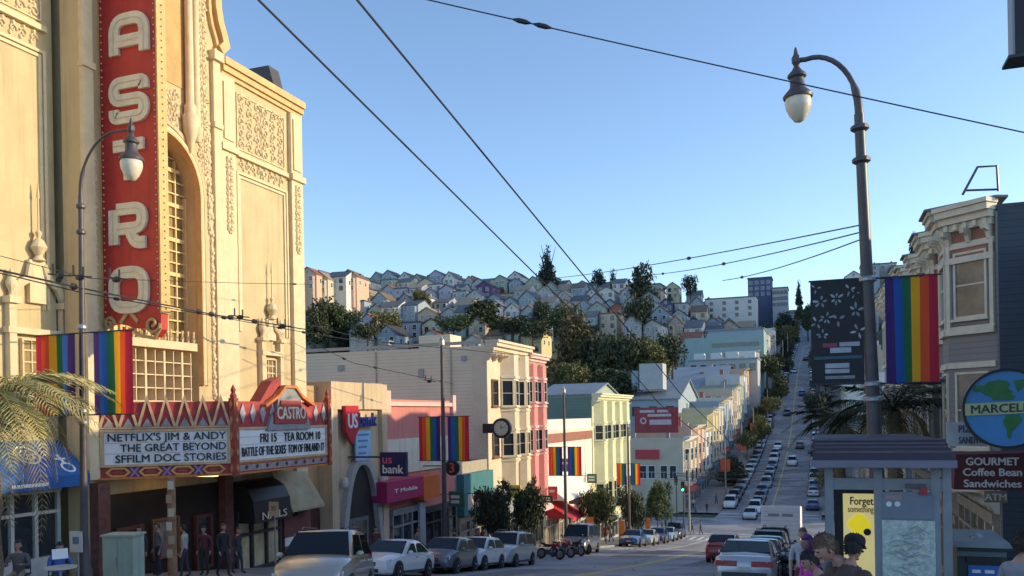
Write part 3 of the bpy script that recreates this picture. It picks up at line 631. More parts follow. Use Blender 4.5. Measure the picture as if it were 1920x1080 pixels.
    yc = lerp(yl, yr, .53); zq = zB1
    mb = MB(); mb.prism(FB, [(yc-1.35,zq-.05),(yc-1.1,zq+.45),(yc-.8,zq+.62),(yc-.7,zq+1.1),(yc-.3,zq+1.45),(yc+.3,zq+1.45),(yc+.7,zq+1.1),(yc+.8,zq+.62),(yc+1.1,zq+.45),(yc+1.35,zq-.05)], .004, .14); cr = mb.build('crest', GREYT, m)
    mb = MB(); mb.prism(FB, [(yc-1.0,zq+.18),(yc-1.0,zq+.55),(yc-.66,zq+.75),(yc-.6,zq+1.0),(yc+.6,zq+1.0),(yc+.66,zq+.75),(yc+1.0,zq+.55),(yc+1.0,zq+.18)], .141, .2); mb.build('crest_plate', LRED, cr)
    t = MB(); text_mb(t, FB, 'CASTRO', yc, zq+.34, .62, .201, .03, bold=.02, width=1.75); t.build('crest_lettering', M_LET, cr)
    mb = MB(); mb.prism(FB, [(yc-1.5,zq+.95),(yc-.78,zq+1.7),(yc-.3,zq+1.85),(yc-.22,zq+1.47),(yc-.35,zq+1.46),(yc-.75,zq+1.14),(yc-.85,zq+.9)], -.5, -.05); mb.build('crest_wing', LRED, cr)
    mb = MB(); mb.ribbon(FB, [(yc-1.5,zq+.8),(yc-.72,zq+1.16),(yc-.32,zq+1.5),(yc+.32,zq+1.5),(yc+.72,zq+1.16),(yc+1.5,zq+.85)], .1, .02, .22); mb.build('crest_moulding', ORANGE, cr)
    # corner posts with finials
    for x, y, in ((XM,yl),(XM,yr)):
        mb = MB(); mb.wb(x-.09,x+.14,y-.11,y+.11,zb-.05,zt+.1); mb.lathe((x+.02,y,zt+.1), [(.1,0),(.12,.08),(.06,.18),(.09,.28),(.01,.45)], 8); cp = mb.build('corner_post', mat('post_red', (.33,.06,.04), .55, .3, 4), m)
        PM = mat('post_pattern', (.5,.25,.12), .5, .2, 4)
        for k in range(5): v = lerp(zb+.2, zt-.1, k/4); MB().prism(Fr((x+.14,y,0),(0,1,0),(1,0,0)), [(-.06,v),(0,v+.14),(.06,v),(0,v-.14)], .002, .03).build('post_diamond', PM, cp); MB().prism(Fr((x,y-.11,0),(1,0,0),(0,-1,0)), [(-.04,v),(.02,v+.14),(.08,v),(.02,v-.14)], .002, .03).build('post_diamond', PM, cp)
    mb = MB(); mb.wb(XF+.6, XM-.5, yl0+2.2, yl0+2.5, zb-.06, zb-.005); mb.build('canopy_lamp', mat('canopy_lamp', (.9,.6,.2), .4, .1, 2, emit=2.5), m)
marquee()
# ------------------------------------------------------------------ rest of the first block, left side
def bay(F, u0, u1, v0, v1, d, parent, M, chamfer=.45, wins=True, Mw=WHITE, glass=GLASS, vrows=None, sidewin=True):
    """slanted bay window standing out of a facade"""
    mb = MB(); pl = [(u0,.002),(u0+chamfer,d),(u1-chamfer,d),(u1,.002)]
    a = [mb.bm.verts.new(F(u,v0,n)) for u, n in pl]; b = [mb.bm.verts.new(F(u,v1,n)) for u, n in pl]
    mb.bm.faces.new(a); mb.bm.faces.new(b)
    for i in range(4): mb.bm.faces.new((a[i], a[(i+1)%4], b[(i+1)%4], b[i]))
    o = mb.build('bay_window', M, parent)
    faces = [(Vector(F(u0,0,.002)), Vector(F(u0+chamfer,0,d))), (Vector(F(u0+chamfer,0,d)), Vector(F(u1-chamfer,0,d))), (Vector(F(u1-chamfer,0,d)), Vector(F(u1,0,.002)))]
    for k, (p, q) in enumerate(faces):
        L = (q-p).length; e = (q-p).normalized(); N = e.cross(Z)
        if N.dot(F.N)+.2*N.dot((p+q)/2-F(( u0+u1)/2,0,0)) < 0: N = -N
        fk = Fr((p.x,p.y,0), e, N)
        for w0, w1 in (vrows or []):
            if L > .55: window(fk, max(.08, L/2-.55), min(L-.08, L/2+.55), w0, w1, o, Mw, glass, (1,2), .07, .07)
        for w0, w1 in (vrows or []): MB().box(fk, .0, L, w1+.12, w1+.3, .004, .08).build('bay_moulding', Mw, o); MB().box(fk, 0, L, w0-.36, w0-.24, .004, .07).build('bay_sill', Mw, o)
    return o
def north_row():
    X = XF_L; F = FL(X)
    zz = lambda px, py, x=X: PX(px, py, x).z
    # bank -------------------------------------------------------------
    zt = zz(665, 718); ya, yb = 34.2, 39.6
    M_BK = mat('bank_stucco', (.62,.47,.30), .8, .12, 1.2, .15, 25, kind='stain')
    bk = block('bank', 'tan stucco bank with tall parabolic arch entrance under red and blue sign', X, ya, yb, zt, 14, M_BK, parapet=.3)
    z0 = GL(37)+.1; uc = (ya+yb)/2+.05
    mb = MB(); mb.box(F, ya, ya+.55, z0-.5, zt-1.3, .003, .22); mb.box(F, yb-.55, yb, z0-.5, zt-1.3, .003, .22); mb.box(F, ya, yb, zt-1.3, zt, .003, .24); mb.build('portal_frame', M_BK, bk)
    ah = zz(672, 872)-z0
    para = lambda hw, h: [(uc+hw*t, z0-.3+(h+.3)*(1-t*t*(.35+.65*t*t))) for t in [(-1+2*i/24) for i in range(25)]]
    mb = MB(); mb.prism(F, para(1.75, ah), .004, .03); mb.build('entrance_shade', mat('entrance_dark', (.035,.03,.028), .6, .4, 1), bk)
    mb = MB(); mb.ribbon(F, para(1.98, ah+.2), .36, .005, .3); mb.build('arch_rib', mat('arch_concrete', (.42,.40,.37), .8, .15, 2), bk, 40)
    mb = MB(); mb.box(F, uc-1.0, uc+.8, z0, z0+2.2, .031, .06); e = mb.build('entrance_door', mat('door_grey', (.16,.16,.18), .5, .3, 2), bk)
    mb = MB(); mb.box(F, uc-.8, uc+.6, z0+.2, z0+2.0, .061, .075); mb.build('pane', GLASS, e)
    zs = zz(660, 815); sg = MB(); sh = [(ya+.95,zs+1.4),(ya+2.15,zs+1.4),(ya+2.15,zs+.25),(ya+1.55,zs-.45),(ya+.95,zs+.2)]
    sg.prism(F, sh, .26, .42); s = sg.build('sign_shield', col((.5,.02,.04),.4), bk)
    t = MB(); t.ribbon(F, [(a*.93+.11,b*.93+zs*.07+.03) for a, b in sh], .06, .421, .44, True); text_mb(t, F, 'US', ya+1.57, zs+.35, .95, .421, .02, bold=.03, width=.85); t.build('sign_lettering', WHITE, s)
    t = MB(); text_mb(t, F, 'bank', ya+3.15, zs+.4, .95, .26, .1, bold=.03, width=1.75); t.build('sign_lettering', col((.03,.05,.25),.4), bk)
    mb = MB(); zb = zz(665, 850); mb.box(F, uc-.75, uc+.7, zb-.35, zb+1.1, .25, .33); b = mb.build('blue_notice', col((.35,.55,.75),.5), bk)
    t = MB(); [t.box(F, uc-.55, uc+.5-.1*k, zb+.85-.3*k, zb+.95-.3*k, .331, .337) for k in range(4)]; t.build('notice_lettering', col((.1,.25,.45),.5), b)
    for u in (ya+.95, yb-.85): mb = MB(); mb.lathe(F(u, zz(635, 905), .3), [(.05,-.3),(.17,-.2),(.2,.0),(.15,.2),(.05,.26)], 8); mb.build('wall_lamp', mat('lamp_white', (.6,.58,.5), .3, .1, 3), bk)
    # link building between theatre and bank
    lk = block('link_building', 'low tan building squeezed between theatre and bank behind dark wooden gate', X-.5, 32.52, 34.18, zz(590,722), 12, mat('link_ochre', (.5,.33,.16), .8, .15, 1.2, kind='stain'), parapet=.2)
    mb = MB(); mb.box(FL(X-.5), 32.56, 34.14, GL(33)-.6, GL(33)+2.6, .003, .06); mb.build('gate', mat('gate_wood', (.09,.03,.025), .6, .3, 3, kind='planks', p=(.14,)), lk)
    # coral shop building ---------------------------------------------
    ya, yb = 39.6, 48.6; zt = zz(780, 750)
    M_CO = mat('coral_paint', (.62,.22,.19), .7, .08, 1, kind='stain')
    cr = block('coral_shop_building', 'coral pink single storey shop building with pale moulded parapet and cream band', X, ya+.002, yb, zt, 14, M_CO, parapet=.3)
    mb = MB(); mb.box(F, ya+.05, yb, zt-.35, zt-.12, .003, .16); mb.box(F, ya+.05, ya+.5, zt-.8, zt+.45, .003, .2); mb.box(F, yb-.45, yb, zt-.8, zt+.35, .003, .2); mb.build('parapet_moulding', mat('peach_moulding', (.75,.5,.42), .7, .1, 2), cr)
    zw = zz(760, 822); mb = MB(); mb.box(F, ya+.02, yb-.02, zz(760,886), zw, .003, .12); mb.build('cream_band', mat('cream_band', (.72,.66,.52), .7, .1, 1.5, kind='stain'), cr)
    z0 = GL(43)+.0; shopfront(F, ya+.5, 43.6, z0-.1, cr, mat('grey_shop_frame', (.25,.27,.28), .5, .2, 3), 3.2, .02, 1, 3); shopfront(F, 44.0, yb-.2, z0-.4, cr, mat('dark_shop_wood'), 3.2, .02, 1, 4)
    mb = MB(); mb.box(F, 43.0, 43.7, z0-.6, z0+3.2, .2, .34); mb.build('pale_pier', mat('pale_pier', (.4,.42,.45), .6, .15, 2), cr)
    # projecting navy sign
    p0, p1 = Pz(713, 893, 40.5), Pz(770, 847, 40.5); Fn = FN(p0.y)
    ps = MB(); ps.box(Fn, p0.x, p1.x, p0.z, p1.z, -.2, 0); sg = ps.build('projecting_sign', col((.02,.025,.10),.4), None)
    tag(sg, 'navy projecting bank sign with red and white lower case lettering', 'sign'); off = wloc(sg)
    wd, h = p1.x-p0.x, p1.z-p0.z
    t = MB(); text_mb(t, Fn, 'us', p0.x+wd*.28, p0.z+h*.54, h*.5, .003, .02, bold=.02, width=wd*.36); t.build('sign_lettering', col((.7,.12,.2),.4), sg)
    t = MB(); text_mb(t, Fn, 'bank', p0.x+wd*.48, p0.z+h*.13, h*.5, .003, .02, bold=.02, width=wd*.78); t.build('sign_lettering', WHITE, sg)
    mb = MB(); mb.tube([(X,p0.y+.1,p0.z+h*.8),(p0.x+.1,p0.y+.1,p0.z+h*.8)], .05); mb.build('sign_arm', DARK, sg)
    # magenta and orange shop sign boxes facing the street
    Fq = Fr((X+.05, 41.0, 0), Vector((.16,.987,0)), Vector((.987,-.16,0)))
    def signbox(name, label, px0, px1, py0, py1, X0, M, d=.9):
        a, b = PX(px0, py1, X0), PX(px1, py0, X0); mb = MB(); mb.box(FL(X0), a.y, b.y, a.z, PX(px1,py0,X0).z, -d, 0); o = mb.build(name, M); return o, a, b
    o, a, b = signbox('shop_sign', '', 726, 794, 893, 944, X+.9, mat('magenta_panel', (.42,.03,.12), .5, .1, 1), .85); tag(o, 'large magenta shop sign box with small white lettering beside orange panel', 'sign')
    t = MB(); f = FL(X+.9); hb = b.z-a.z; text_mb(t, f, 'T Mobile', a.y+(b.y-a.y)*.5, a.z+hb*.42, hb*.26, .004, .02, bold=.03, width=(b.y-a.y)*.62); t.build('sign_lettering', WHITE, o)
    o, a, b = signbox('awning_panel', '', 795, 824, 889, 938, X+.85, mat('orange_panel', (.75,.16,.03), .55, .1, 1), .8); tag(o, 'plain orange awning panel right of the magenta shop sign', 'awning')
    # low shop with teal sign, 3 badge
    ya, yb = 48.62, 54.18; z0 = GL(51)
    ts = block('teal_shop_building', 'low shop with teal and white sign panels left of tan gabled building', X, ya, yb, zz(860,868), 12, mat('beige_shop', (.42,.36,.28), .8, .15, 1.2), parapet=.2)
    mb = MB(); mb.box(F, ya+.3, yb-.2, z0+2.6, z0+5.2, .003, .5); tp = mb.build('teal_fascia', mat('teal_panel', (.05,.2,.23), .5, .12, 1.5), ts)
    mb = MB(); mb.box(F, ya+.8, ya+2.6, z0+2.9, z0+3.9, .501, .54); mb.build('white_panel', mat('white_panel', (.6,.5,.46), .5, .2, 2), tp)
    shopfront(F, ya+.3, yb-.2, z0-.3, ts, mat('timber_front', (.34,.29,.22), .6, .2, 3), 2.8, .02, 1, 3)
    c = Pz(848, 877, 48); mb = MB(); mb.lathe((0,0,0), [(.42,-.06),(.45,-.04),(.45,.04),(.42,.06)], 20, Vector((0,-1,0))); o = mb.build('round_sign', BLACK); o.location = c; tag(o, 'round black projecting sign with the numeral three above the orange panel', 'sign')
    t = MB(); text_mb(t, Fr(c, (1,0,0), (0,-1,0)), '3', 0, -.27, .78, .062, .02, bold=.03); t.build('sign_numeral', col((.55,.12,.12),.5), o)
    mb = MB(); mb.tube([c+Vector((-.43,.0,.1)), Vector((X,c.y,c.z+.1))], .035); mb.build('sign_arm', DARK, o)
    # tall tan building with big blank siding wall ----------------------
    ya, yb = 54.2, 61.4; zt = PX(912, 648, X).z
    M_TAN = mat('tan_siding', (.76,.64,.47), .75, .07, .5, .6, kind='siding', p=(.24,))
    tb = block('tan_building', 'three storey tan building with huge blank clapboard side wall and cream street front', X, ya, yb, zt, 15.5, M_TAN, parapet=.35)
    M_CF = mat('cream_front', (.68,.56,.40), .7, .1, 1.2)
    mb = MB(); mb.box(F, ya, yb, GL(57)-1, zt-.3, .003, .1); mb.box(FN(ya), X-1.0, X+.1, GL(57)+1, zt-.3, .003, .03); mb.build('front_cladding', M_CF, tb)
    cornice(FL(X+.1), ya-.2, yb+.1, zt-.6, tb, M_CF, .95, 1.0, 6)
    v1 = zz(930, 765); v2 = zz(930, 860)
    rows = [(zz(930,762)-.0, zz(930,712)), (zz(930,857), zz(930,812))]
    for w0, w1 in rows: window(FL(X+.1), ya+.7, ya+1.9, w0, w1, tb, mat('brown_sash', (.2,.1,.07), .5, .2, 3), GLASS, (1,2))
    bay(FL(X+.1), ya+2.5, ya+4.6, GL(57)+3.6, zt-.4, .85, tb, M_CF, .6, True, mat('cream_trim', (.74,.64,.48), .6, .1, 2), GLASS, rows)
    bay(FL(X+.1), ya+5.0, ya+7.0, GL(57)+3.6, zt-.4, .85, tb, M_CF, .6, True, MC['cream_trim'], GLASS, rows)
    z0 = GL(57); shopfront(FL(X+.1), ya+.3, yb-.2, z0-.2, tb, mat('grey_shop_frame'), 3.1, .02, 1, 4)
    awning(FL(X+.1), ya+.3, ya+3.4, z0+3.0, z0+4.6, 1.2, tb, mat('grey_canvas', (.33,.35,.37), .9, .1, 1), .2)
    rb = MB(); rb.wb(X-6, X-3.5, ya+2, ya+4, zt-.3, zt+1.1); rb.build('roof_hatch', mat('tan_siding'), tb)
    ck = PZ(941, 803, X+1.6); c = Vector((X+1.5, 53.7, Pz(941,803,57).z)); c.x = PY(941,803,53.7).x
    mb = MB(); mb.lathe((0,0,0), [(.62,-.16),(.68,-.12),(.68,.12),(.62,.16)], 28, Vector((0,-1,0))); o = mb.build('street_clock', BLACK, None, 30); o.location = c; tag(o, 'round street clock in black case bracketed to the cream front', 'clock')
    mb = MB(); mb.lathe((0,0,0), [(.5,0),(.5,.012)], 28, Vector((0,-1,0))); d = mb.build('clock_face', mat('clock_cream', (.62,.54,.38), .5, .08, 3)); d.parent = o; d.location = (0,-.162,0)
    fc = Fr((0,-.165,0), (1,0,0), (0,-1,0)); mb = MB()
    mb = MB(); mb.prism(fc, [(-.02,-.05),(.02,-.05),(.015,.25),(-.015,.25)], .012, .02); h1 = mb.build('clock_hand', BLACK); h1.parent = o
    mb = MB(); mb.prism(fc, [(-.05,-.02),(-.05,.02),(.36,.11),(.36,.09)], .0205, .027); h1 = mb.build('clock_hand', BLACK); h1.parent = o
    for k in range(12):
        q = k*math.pi/6; mb = MB(); mb.prism(Fr((.43*math.sin(q),-.172,.43*math.cos(q)), (math.cos(q),0,-math.sin(q)), (0,-1,0), (math.sin(q),0,math.cos(q))), [(-.012,-.045),(.012,-.045),(.012,.045),(-.012,.045)], .002, .012); h1 = mb.build('hour_mark', BLACK); h1.parent = o
    bx = MB(); bx.wb(-1.35,-.6,-.12,.12,-.32,.32); b2 = bx.build('clock_bracket', BLACK); b2.parent = o
    # pink victorian -----------------------------------------------------
    ya, yb = 61.42, 66.0; zt = zz(990, 672)
    M_PK = mat('pink_paint', (.62,.24,.22), .7, .1, 1.2)
    pv = block('pink_house', 'narrow pink victorian with twin bay windows next to the cream front', X, ya, yb, zt, 14, M_PK, parapet=.3)
    rows = [(zz(990,755), zz(990,715)), (zz(990,845), zz(990,805))]; M_PT = mat('pink_trim', (.75,.5,.45), .6, .1, 2)
    bay(F, ya+.2, ya+2.1, GL(63)+3.4, zt-.5, .8, pv, M_PK, .5, True, M_PT, GLASS, rows); bay(F, ya+2.5, ya+4.4, GL(63)+3.4, zt-.5, .8, pv, M_PK, .5, True, M_PT, GLASS, rows)
    cornice(F, ya, yb, zt-.5, pv, M_PT, .8, 1.0, 5); shopfront(F, ya+.2, yb-.2, GL(63)-.3, pv, mat('dark_shop_wood'), 3.0, .02, 1, 3)
    awning(F, ya+.3, yb-.3, GL(63)+2.9, GL(63)+4.1, 1.1, pv, mat('pale_pink_canvas', (.6,.45,.43), .9, .1, 1), .2)
    # low white and brick shop -------------------------------------------
    ya, yb = 66.02, 82.4; zt = PX(1050, 786, X).z
    M_WB = mat('white_render', (.72,.68,.60), .75, .1, 1, kind='stain'); M_BR = mat('red_brick', (.34,.12,.085), .85, .2, 3, kind='brick', p=(1,))
    lw = block('brick_shop_row', 'low shop row with white parapet and red brick band beside green house', X, ya, yb, zt, 14, M_WB, parapet=.3)
    mb = MB(); mb.box(F, ya+.02, yb-.02, zt-2.0, zt-1.2, .003, .08); mb.build('brick_band', M_BR, lw)
    cornice(F, ya, yb, zt-1.2, lw, M_WB, .35, .3, 0, dentil=False)
    awning(F, ya+.2, ya+9.5, GL(70)+4.2, GL(70)+5.7, 2.0, lw, mat('white_canvas', (.75,.73,.68), .85, .06, 1), .15)
    awning(F, ya+10, yb-.4, GL(76)+3.6, GL(76)+5.0, 1.6, lw, mat('yellow_canvas', (.62,.46,.16), .85, .1, 1), .5)
    for k, (u0, u1) in enumerate(((66.4,71.5),(71.8,76.6),(77,82))): shopfront(F, u0, u1, GL((u0+u1)/2)-.3, lw, mat('pale_shop_frame', (.45,.42,.36), .6, .2, 3), 3.0, .02, 1, 4, GLASS if k else GLASSW)
    # red pitched awning
    awning(F, 67.0, 71.0, GL(69)+2.5, GL(69)+3.7, 2.3, lw, mat('red_canvas', (.5,.035,.05), .8, .12, 1), .25, 'red_awning', .021)
    # green victorian ------------------------------------------------------
    ya, yb = 82.42, 97.0; zt = PX(1110, 744, X).z
    M_GN = mat('green_siding', (.16,.235,.19), .75, .08, .6, .5, kind='siding', p=(.3,)); M_GY = mat('yellowgreen_front', (.60,.60,.38), .7, .1, 1.2); M_GT = mat('yellowgreen_trim', (.68,.66,.44), .6, .1, 2)
    gv = block('green_house', 'pale yellow green victorian row house with bays and plain dark green side wall', X, ya, yb, zt, 13, M_GN, parapet=.3)
    mb = MB(); mb.box(F, ya, yb, GL(90)-1, zt-.3, .003, .1); mb.build('front_cladding', M_GY, gv)
    rows = [(zz(1125,824), zz(1125,796)), (GL(88)+4.2, GL(88)+6.3)]
    for k in range(4): bay(FL(X+.1), ya+.5+3.6*k, ya+3.1+3.6*k, GL(90)+3.5, zt-.4, .9, gv, M_GY, .6, True, M_GT, GLASS, rows)
    cornice(FL(X+.1), ya-.1, yb+.1, zt-.5, gv, M_GT, .85, 1.1, 9)
    for k in range(3): shopfront(FL(X+.1), ya+.3+4.8*k, ya+4.9+4.8*k, GL(ya+2.5+4.8*k)-.3, gv, mat('pale_shop_frame'), 3.0, .02, 1, 3)
    for o, d in ((bk,12),(cr,12),(lw,12),(tb,14),(gv,11)): 
        c = o.location; roof_bits(o, X-1, c.y-3, c.y+3, {bk:zz(665,718),cr:zz(780,750),lw:zz(1050,786),tb:PX(912,655,X).z,gv:PX(1110,744,X).z}[o], d)
north_row()
# ------------------------------------------------------------------ right side, first block
def right_row():
    X = XF_R; F = FRr(X); M_DS = mat('slate_blue_siding', (.065,.082,.112), .65, .08, .6, .7, kind='siding', p=(.2,))
    M_BG = mat('greige_trim', (.66,.60,.46), .65, .12, 2.5); M_TC = mat('terracotta_panel', (.34,.15,.10), .7, .2, 3); M_BN = mat('brown_grey_siding', (.26,.24,.23), .7, .1, .6, .5, kind='siding', p=(.18,))
    tops = [PX(1876, 362, X).z]
    y0 = 28.7
    specs = [('greige victorian shop house with bracketed cornice and dark blue side wall behind globe sign', 28.7, 36.4, tops[0], M_BN),
             ('second ornate bracketed bay house in the row behind the rainbow flag', 36.42, 43.2, tops[0]-.1, M_BN),
             ('third bracketed bay house in the row beyond the rainbow flag', 43.22, 51.0, tops[0]+.5, M_BG), ('farthest bracketed house at the corner end of the right row', 51.02, 60, tops[0]+.6, M_BN)]
    for i, (lb, ya, yb, zt, MW) in enumerate(specs):
        h = block('victorian_house', lb, X, ya, yb, zt-.2, 11, M_DS if i == 0 else MW, -1, group='bracketed houses on the right side', parapet=.3)
        if i == 0: mb = MB(); mb.box(F, -yb, -ya, G(32)-1, zt-.4, .003, .05); mb.build('front_cladding', MW, h)
        g = G((ya+yb)/2); w1 = PX(1850, 447, X-.5).z if i == 0 else zt-1.75; w0 = w1-2.05
        rows = [(w0, w1), (w0-4.0, w1-3.7)]; W_ = (yb-ya)
        for k in range(2):
            a = ya+.15+k*W_/2; b = a+W_/2-.35
            bay(FRr(X-.05), -b, -a, g+3.9, zt-.55, 1.15, h, MW if k == 0 else MW, 1.1, True, M_BG, mat('blind_glass', (.16,.17,.15), .12, .5, 1.2, spec=.8) if i == 0 else GLASS, rows)
            # terracotta frieze and stepped bracketed cornice following the bay
            fp = [(-b,.002),(-b+1.1,1.15),(-a-1.1,1.15),(-a,.002)]
            for (p, q) in zip(fp, fp[1:]):
                P, Q = FRr(X-.05)(p[0],0,p[1]), FRr(X-.05)(q[0],0,q[1]); e = (Q-P); L = e.length; e.normalize(); N = e.cross(Z)
                if N.x > 0: N = -N
                fk = Fr(P, e, N); mb = MB(); mb.box(fk, .02, L-.02, zt-1.55, zt-.75, .003, .04); mb.build('frieze_panel', M_TC, h)
                cornice(fk, 0, L, zt-.75, h, M_BG, .75, .55, 2 if L > 1 else 1)
                mb = MB(); mb.box(fk, 0, L, zt-1.75, zt-1.56, .004, .12); mb.box(fk, 0, L, w0-.5, w0-.3, .004, .14); mb.box(fk, .02, .14, w0-.3, w1+.25, .004, .1); mb.box(fk, L-.14, L-.02, w0-.3, w1+.25, .004, .1)
                mb.build('bay_moulding', M_BG, h)
            cap = MB(); cap.prism(Fr((0,0,zt),(1,0,0),(0,0,1),(0,1,0)), [(X+.3,a-.1),(X-.05,a-.25),(X-1.85,a+.95),(X-1.85,b-.95),(X-.05,b+.25),(X+.3,b+.1)], 0, .06); cap.build('bay_roof', col((.2,.2,.21),.8), h)
            cs = MB(); cs.prism(Fr((0,0,g+3.86),(1,0,0),(0,0,1),(0,1,0)), [(X-.06,a-.05),(X-1.3,a+1.05),(X-1.3,b-1.05),(X-.06,b+.05)], -.35, .03); cs.build('bay_base', M_BG, h)
        cornice(FRr(X-.06), -yb+.02, -ya-.02, g+3.35, h, M_BG, .5, .7, 8)
        shopfront(FRr(X-.02), -yb+.3, -ya-.3, g-.3, h, mat('timber_front'), 3.2, .02, 1, 5, GLASSW)
    # roof frame: bent rail
    mb = MB(); a, b, c, d = Pz(1805,365,30.5), Pz(1833,313,30.5), Pz(1869,311,30.5), Pz(1872,358,30.5); e, f = Pz(1812,357,30.5), Pz(1872,355,30.5)
    mb.tube([a,b,c,d], .045, 6); mb.tube([e,f], .04, 6); solo(tag(mb.build('roof_rail', col((.06,.07,.1),.4)), 'bent dark metal rail standing on the bracketed cornice', 'rail'))
    # next corner building outside the frame carries the projecting signs
    nb = block('corner_shop_building', 'shop building on the near right whose globe sign and awning project over the pavement', X+1.6, 12, 28.6, 6.6, 12, mat('olive_stucco', (.2,.22,.18), .8, .1, 1), -1)
right_row()
def globe_sign():
    zc = 18.0; c = Pz(1888, 766, zc); r = 73/FPX*zc
    o = thing('globe_sign', 'round blue globe sign with green continents and a lettered cream band', 'sign', c)
    Fg = Fr(c, (1,0,0), (0,-1,0)); circ = lambda q, a0=0, a1=2*math.pi, n=40: [(q*math.cos(lerp(a0,a1,i/n)), q*math.sin(lerp(a0,a1,i/n))) for i in range(n)]
    MB().prism(Fg, circ(r*.985), -.1, 0).build('globe_disc', mat('globe_blue', (.08,.30,.62), .4, .1, 1.5), o)
    MB().ribbon(Fg, circ(r), .05, -.12, .03, True).build('sign_rim', BLACK, o)
    M_GR = mat('globe_green', (.05,.22,.06), .45, .25, 4); k = r
    na = [(-.80,.50),(-.72,.62),(-.52,.60),(-.42,.70),(-.2,.74),(.0,.72),(.08,.62),(.02,.52),(.14,.44),(.1,.36),(.2,.3),(.12,.22),(-.3,.22),(-.36,.32),(-.5,.36),(-.58,.46),(-.68,.44)]
    for nm, pts in (('north', na), ('greenland', [(.16,.72),(.4,.74),(.48,.66),(.36,.52),(.26,.42),(.2,.54)]), ('south', [(-.02,-.16),(.28,-.16),(.34,-.3),(.22,-.46),(.1,-.6),(.06,-.78),(.0,-.74),(-.02,-.52),(-.1,-.34)]), ('africa', [(.66,-.15),(.9,-.15),(.94,-.2),(.8,-.4),(.7,-.3)]), ('europe', [(.62,.3),(.8,.46),(.86,.36),(.8,.24)])):
        MB().prism(Fg, [(a*k, b*k) for a, b in pts], .002, .015).build('continent', M_GR, o)
    bend = lambda x: .10*k*(1-(x/k)**2)*-.0+.06*x
    b = MB(); N = 16
    up_ = [(lerp(-.97,.97,i/N)*k, (.17+.03*lerp(-1,1,i/N))*k) for i in range(N+1)]; lo = [(lerp(-.97,.97,i/N)*k, (-.14+.03*lerp(-1,1,i/N))*k) for i in range(N+1)]
    b.prism(Fg, up_+lo[::-1], .016, .03); band = b.build('name_band', mat('band_cream', (.62,.62,.34), .5, .1, 2), o)
    t = MB(); text_mb(t, Fg, "MARCELLO'S", .06*k, -.09*k, .31*k, .031, .012, bold=.02, width=1.78*k, curve=lambda x: .03*x/1); t.build('band_lettering', col((.04,.07,.05),.5), band)
    MB().tube([c+Vector((r*.6,.05,r*.6)), Vector((XF_R+1.6,c.y+.05,c.z+r*.6))], .04).build('sign_arm', DARK, o)
    MB().tube([c+Vector((r*.9,.05,0)), Vector((XF_R+1.6,c.y+.05,c.z))], .04).build('sign_arm', DARK, o)
    # white menu sign, half hidden behind the globe
    a, b2 = Pz(1776, 836, 19.5), Pz(1868, 790, 19.5); Fm = FN(a.y)
    s = MB().box(Fm, a.x, b2.x, a.z, b2.z, -.1, 0).build('menu_sign', mat('white_panel2', (.5,.5,.5), .6, .25, 2)); tag(s, 'white lettered food sign half hidden behind the globe', 'sign')
    t = MB(); wd, h = b2.x-a.x, b2.z-a.z; text_mb(t, Fm, 'PIZZA &', a.x+wd*.52, a.z+h*.56, h*.44, .003, .01, bold=.02, width=wd*.6); text_mb(t, Fm, 'SANDWICHES', a.x+wd*.6, a.z+h*.1, h*.4, .003, .01, bold=.02, width=wd*.75); t.build('sign_lettering', col((.1,.1,.11),.5), s)
    MB().tube([(b2.x-.02,a.y+.05,b2.z-.1),(XF_R+1.6,a.y+.05,b2.z-.1)], .03).build('sign_arm', DARK, s)
    # maroon coffee awning
    a, b2 = Pz(1788, 918, 20.5), Pz(1905, 850, 20.5); Fm = FN(a.y); M_MA = mat('maroon_canvas', (.11,.025,.03), .8, .15, 1.5)
    s = MB().prism(Fm, [(a.x,a.z),(b2.x+1.2,a.z),(b2.x+1.2,b2.z+.05),(a.x+.06,b2.z)], -1.4, 0).build('coffee_awning', M_MA); tag(s, 'maroon awning with white coffee shop lettering below the globe sign', 'awning')
    for i, (tx, q0, q1, wf) in enumerate((('GOURMET', .70, .26, .9), ('Coffee Bean', .40, .26, 1.0), ('Sandwiches', .08, .26, .98))):
        t = MB(); wd, h = b2.x-a.x, b2.z-a.z; text_mb(t, Fm, tx, a.x+wd*.58, a.z+h*q0, h*.30, .003, .01, bold=.03, width=wd*wf*.86); t.build('awning_lettering', mat('awning_white', (.7,.66,.62), .6, .1, 3), s)
    # ATM sign panel on the front further in
    a, b2 = Pz(1846, 942, 23), Pz(1886, 920, 23); Fm = FN(a.y)
    s = MB().box(Fm, a.x, b2.x, a.z, b2.z, -.06, 0).build('machine_sign', mat('sign_brown', (.25,.2,.15), .6, .2, 3)); tag(s, 'small cash machine sign hanging under the maroon awning', 'sign')
    t = MB(); text_mb(t, Fm, 'ATM', (a.x+b2.x)/2, a.z+.06, (b2.z-a.z)*.85, .003, .01, bold=.02); t.build('sign_lettering', mat('awning_white'), s)
    MB().tube([((a.x+b2.x)/2,a.y+.03,b2.z),((a.x+b2.x)/2,a.y+.03,b2.z+.35)], .02).build('sign_hanger', DARK, s)
    # black box sign in the top corner
    a, b2 = Pz(1905, 104, 11), Pz(1960, -40, 11); Fm = FN(a.y)
    s = MB().box(Fm, a.x, b2.x, a.z, b2.z, -.3, 0).build('hanging_sign', BLACK); tag(s, 'black hanging box sign cut off by the upper right corner', 'sign')
    c0 = Pz(1890, 110, 11); MB().box(Fm, c0.x, b2.x+.1, c0.z, a.z-.002, -.36, .06).build('sign_ledge', DARK, s)
    MB().box(Fm, a.x-.035, a.x-.002, a.z+.02, b2.z, -.28, -.02).build('sign_side', mat('sign_side', (.35,.35,.38), .5, .1, 2), s)
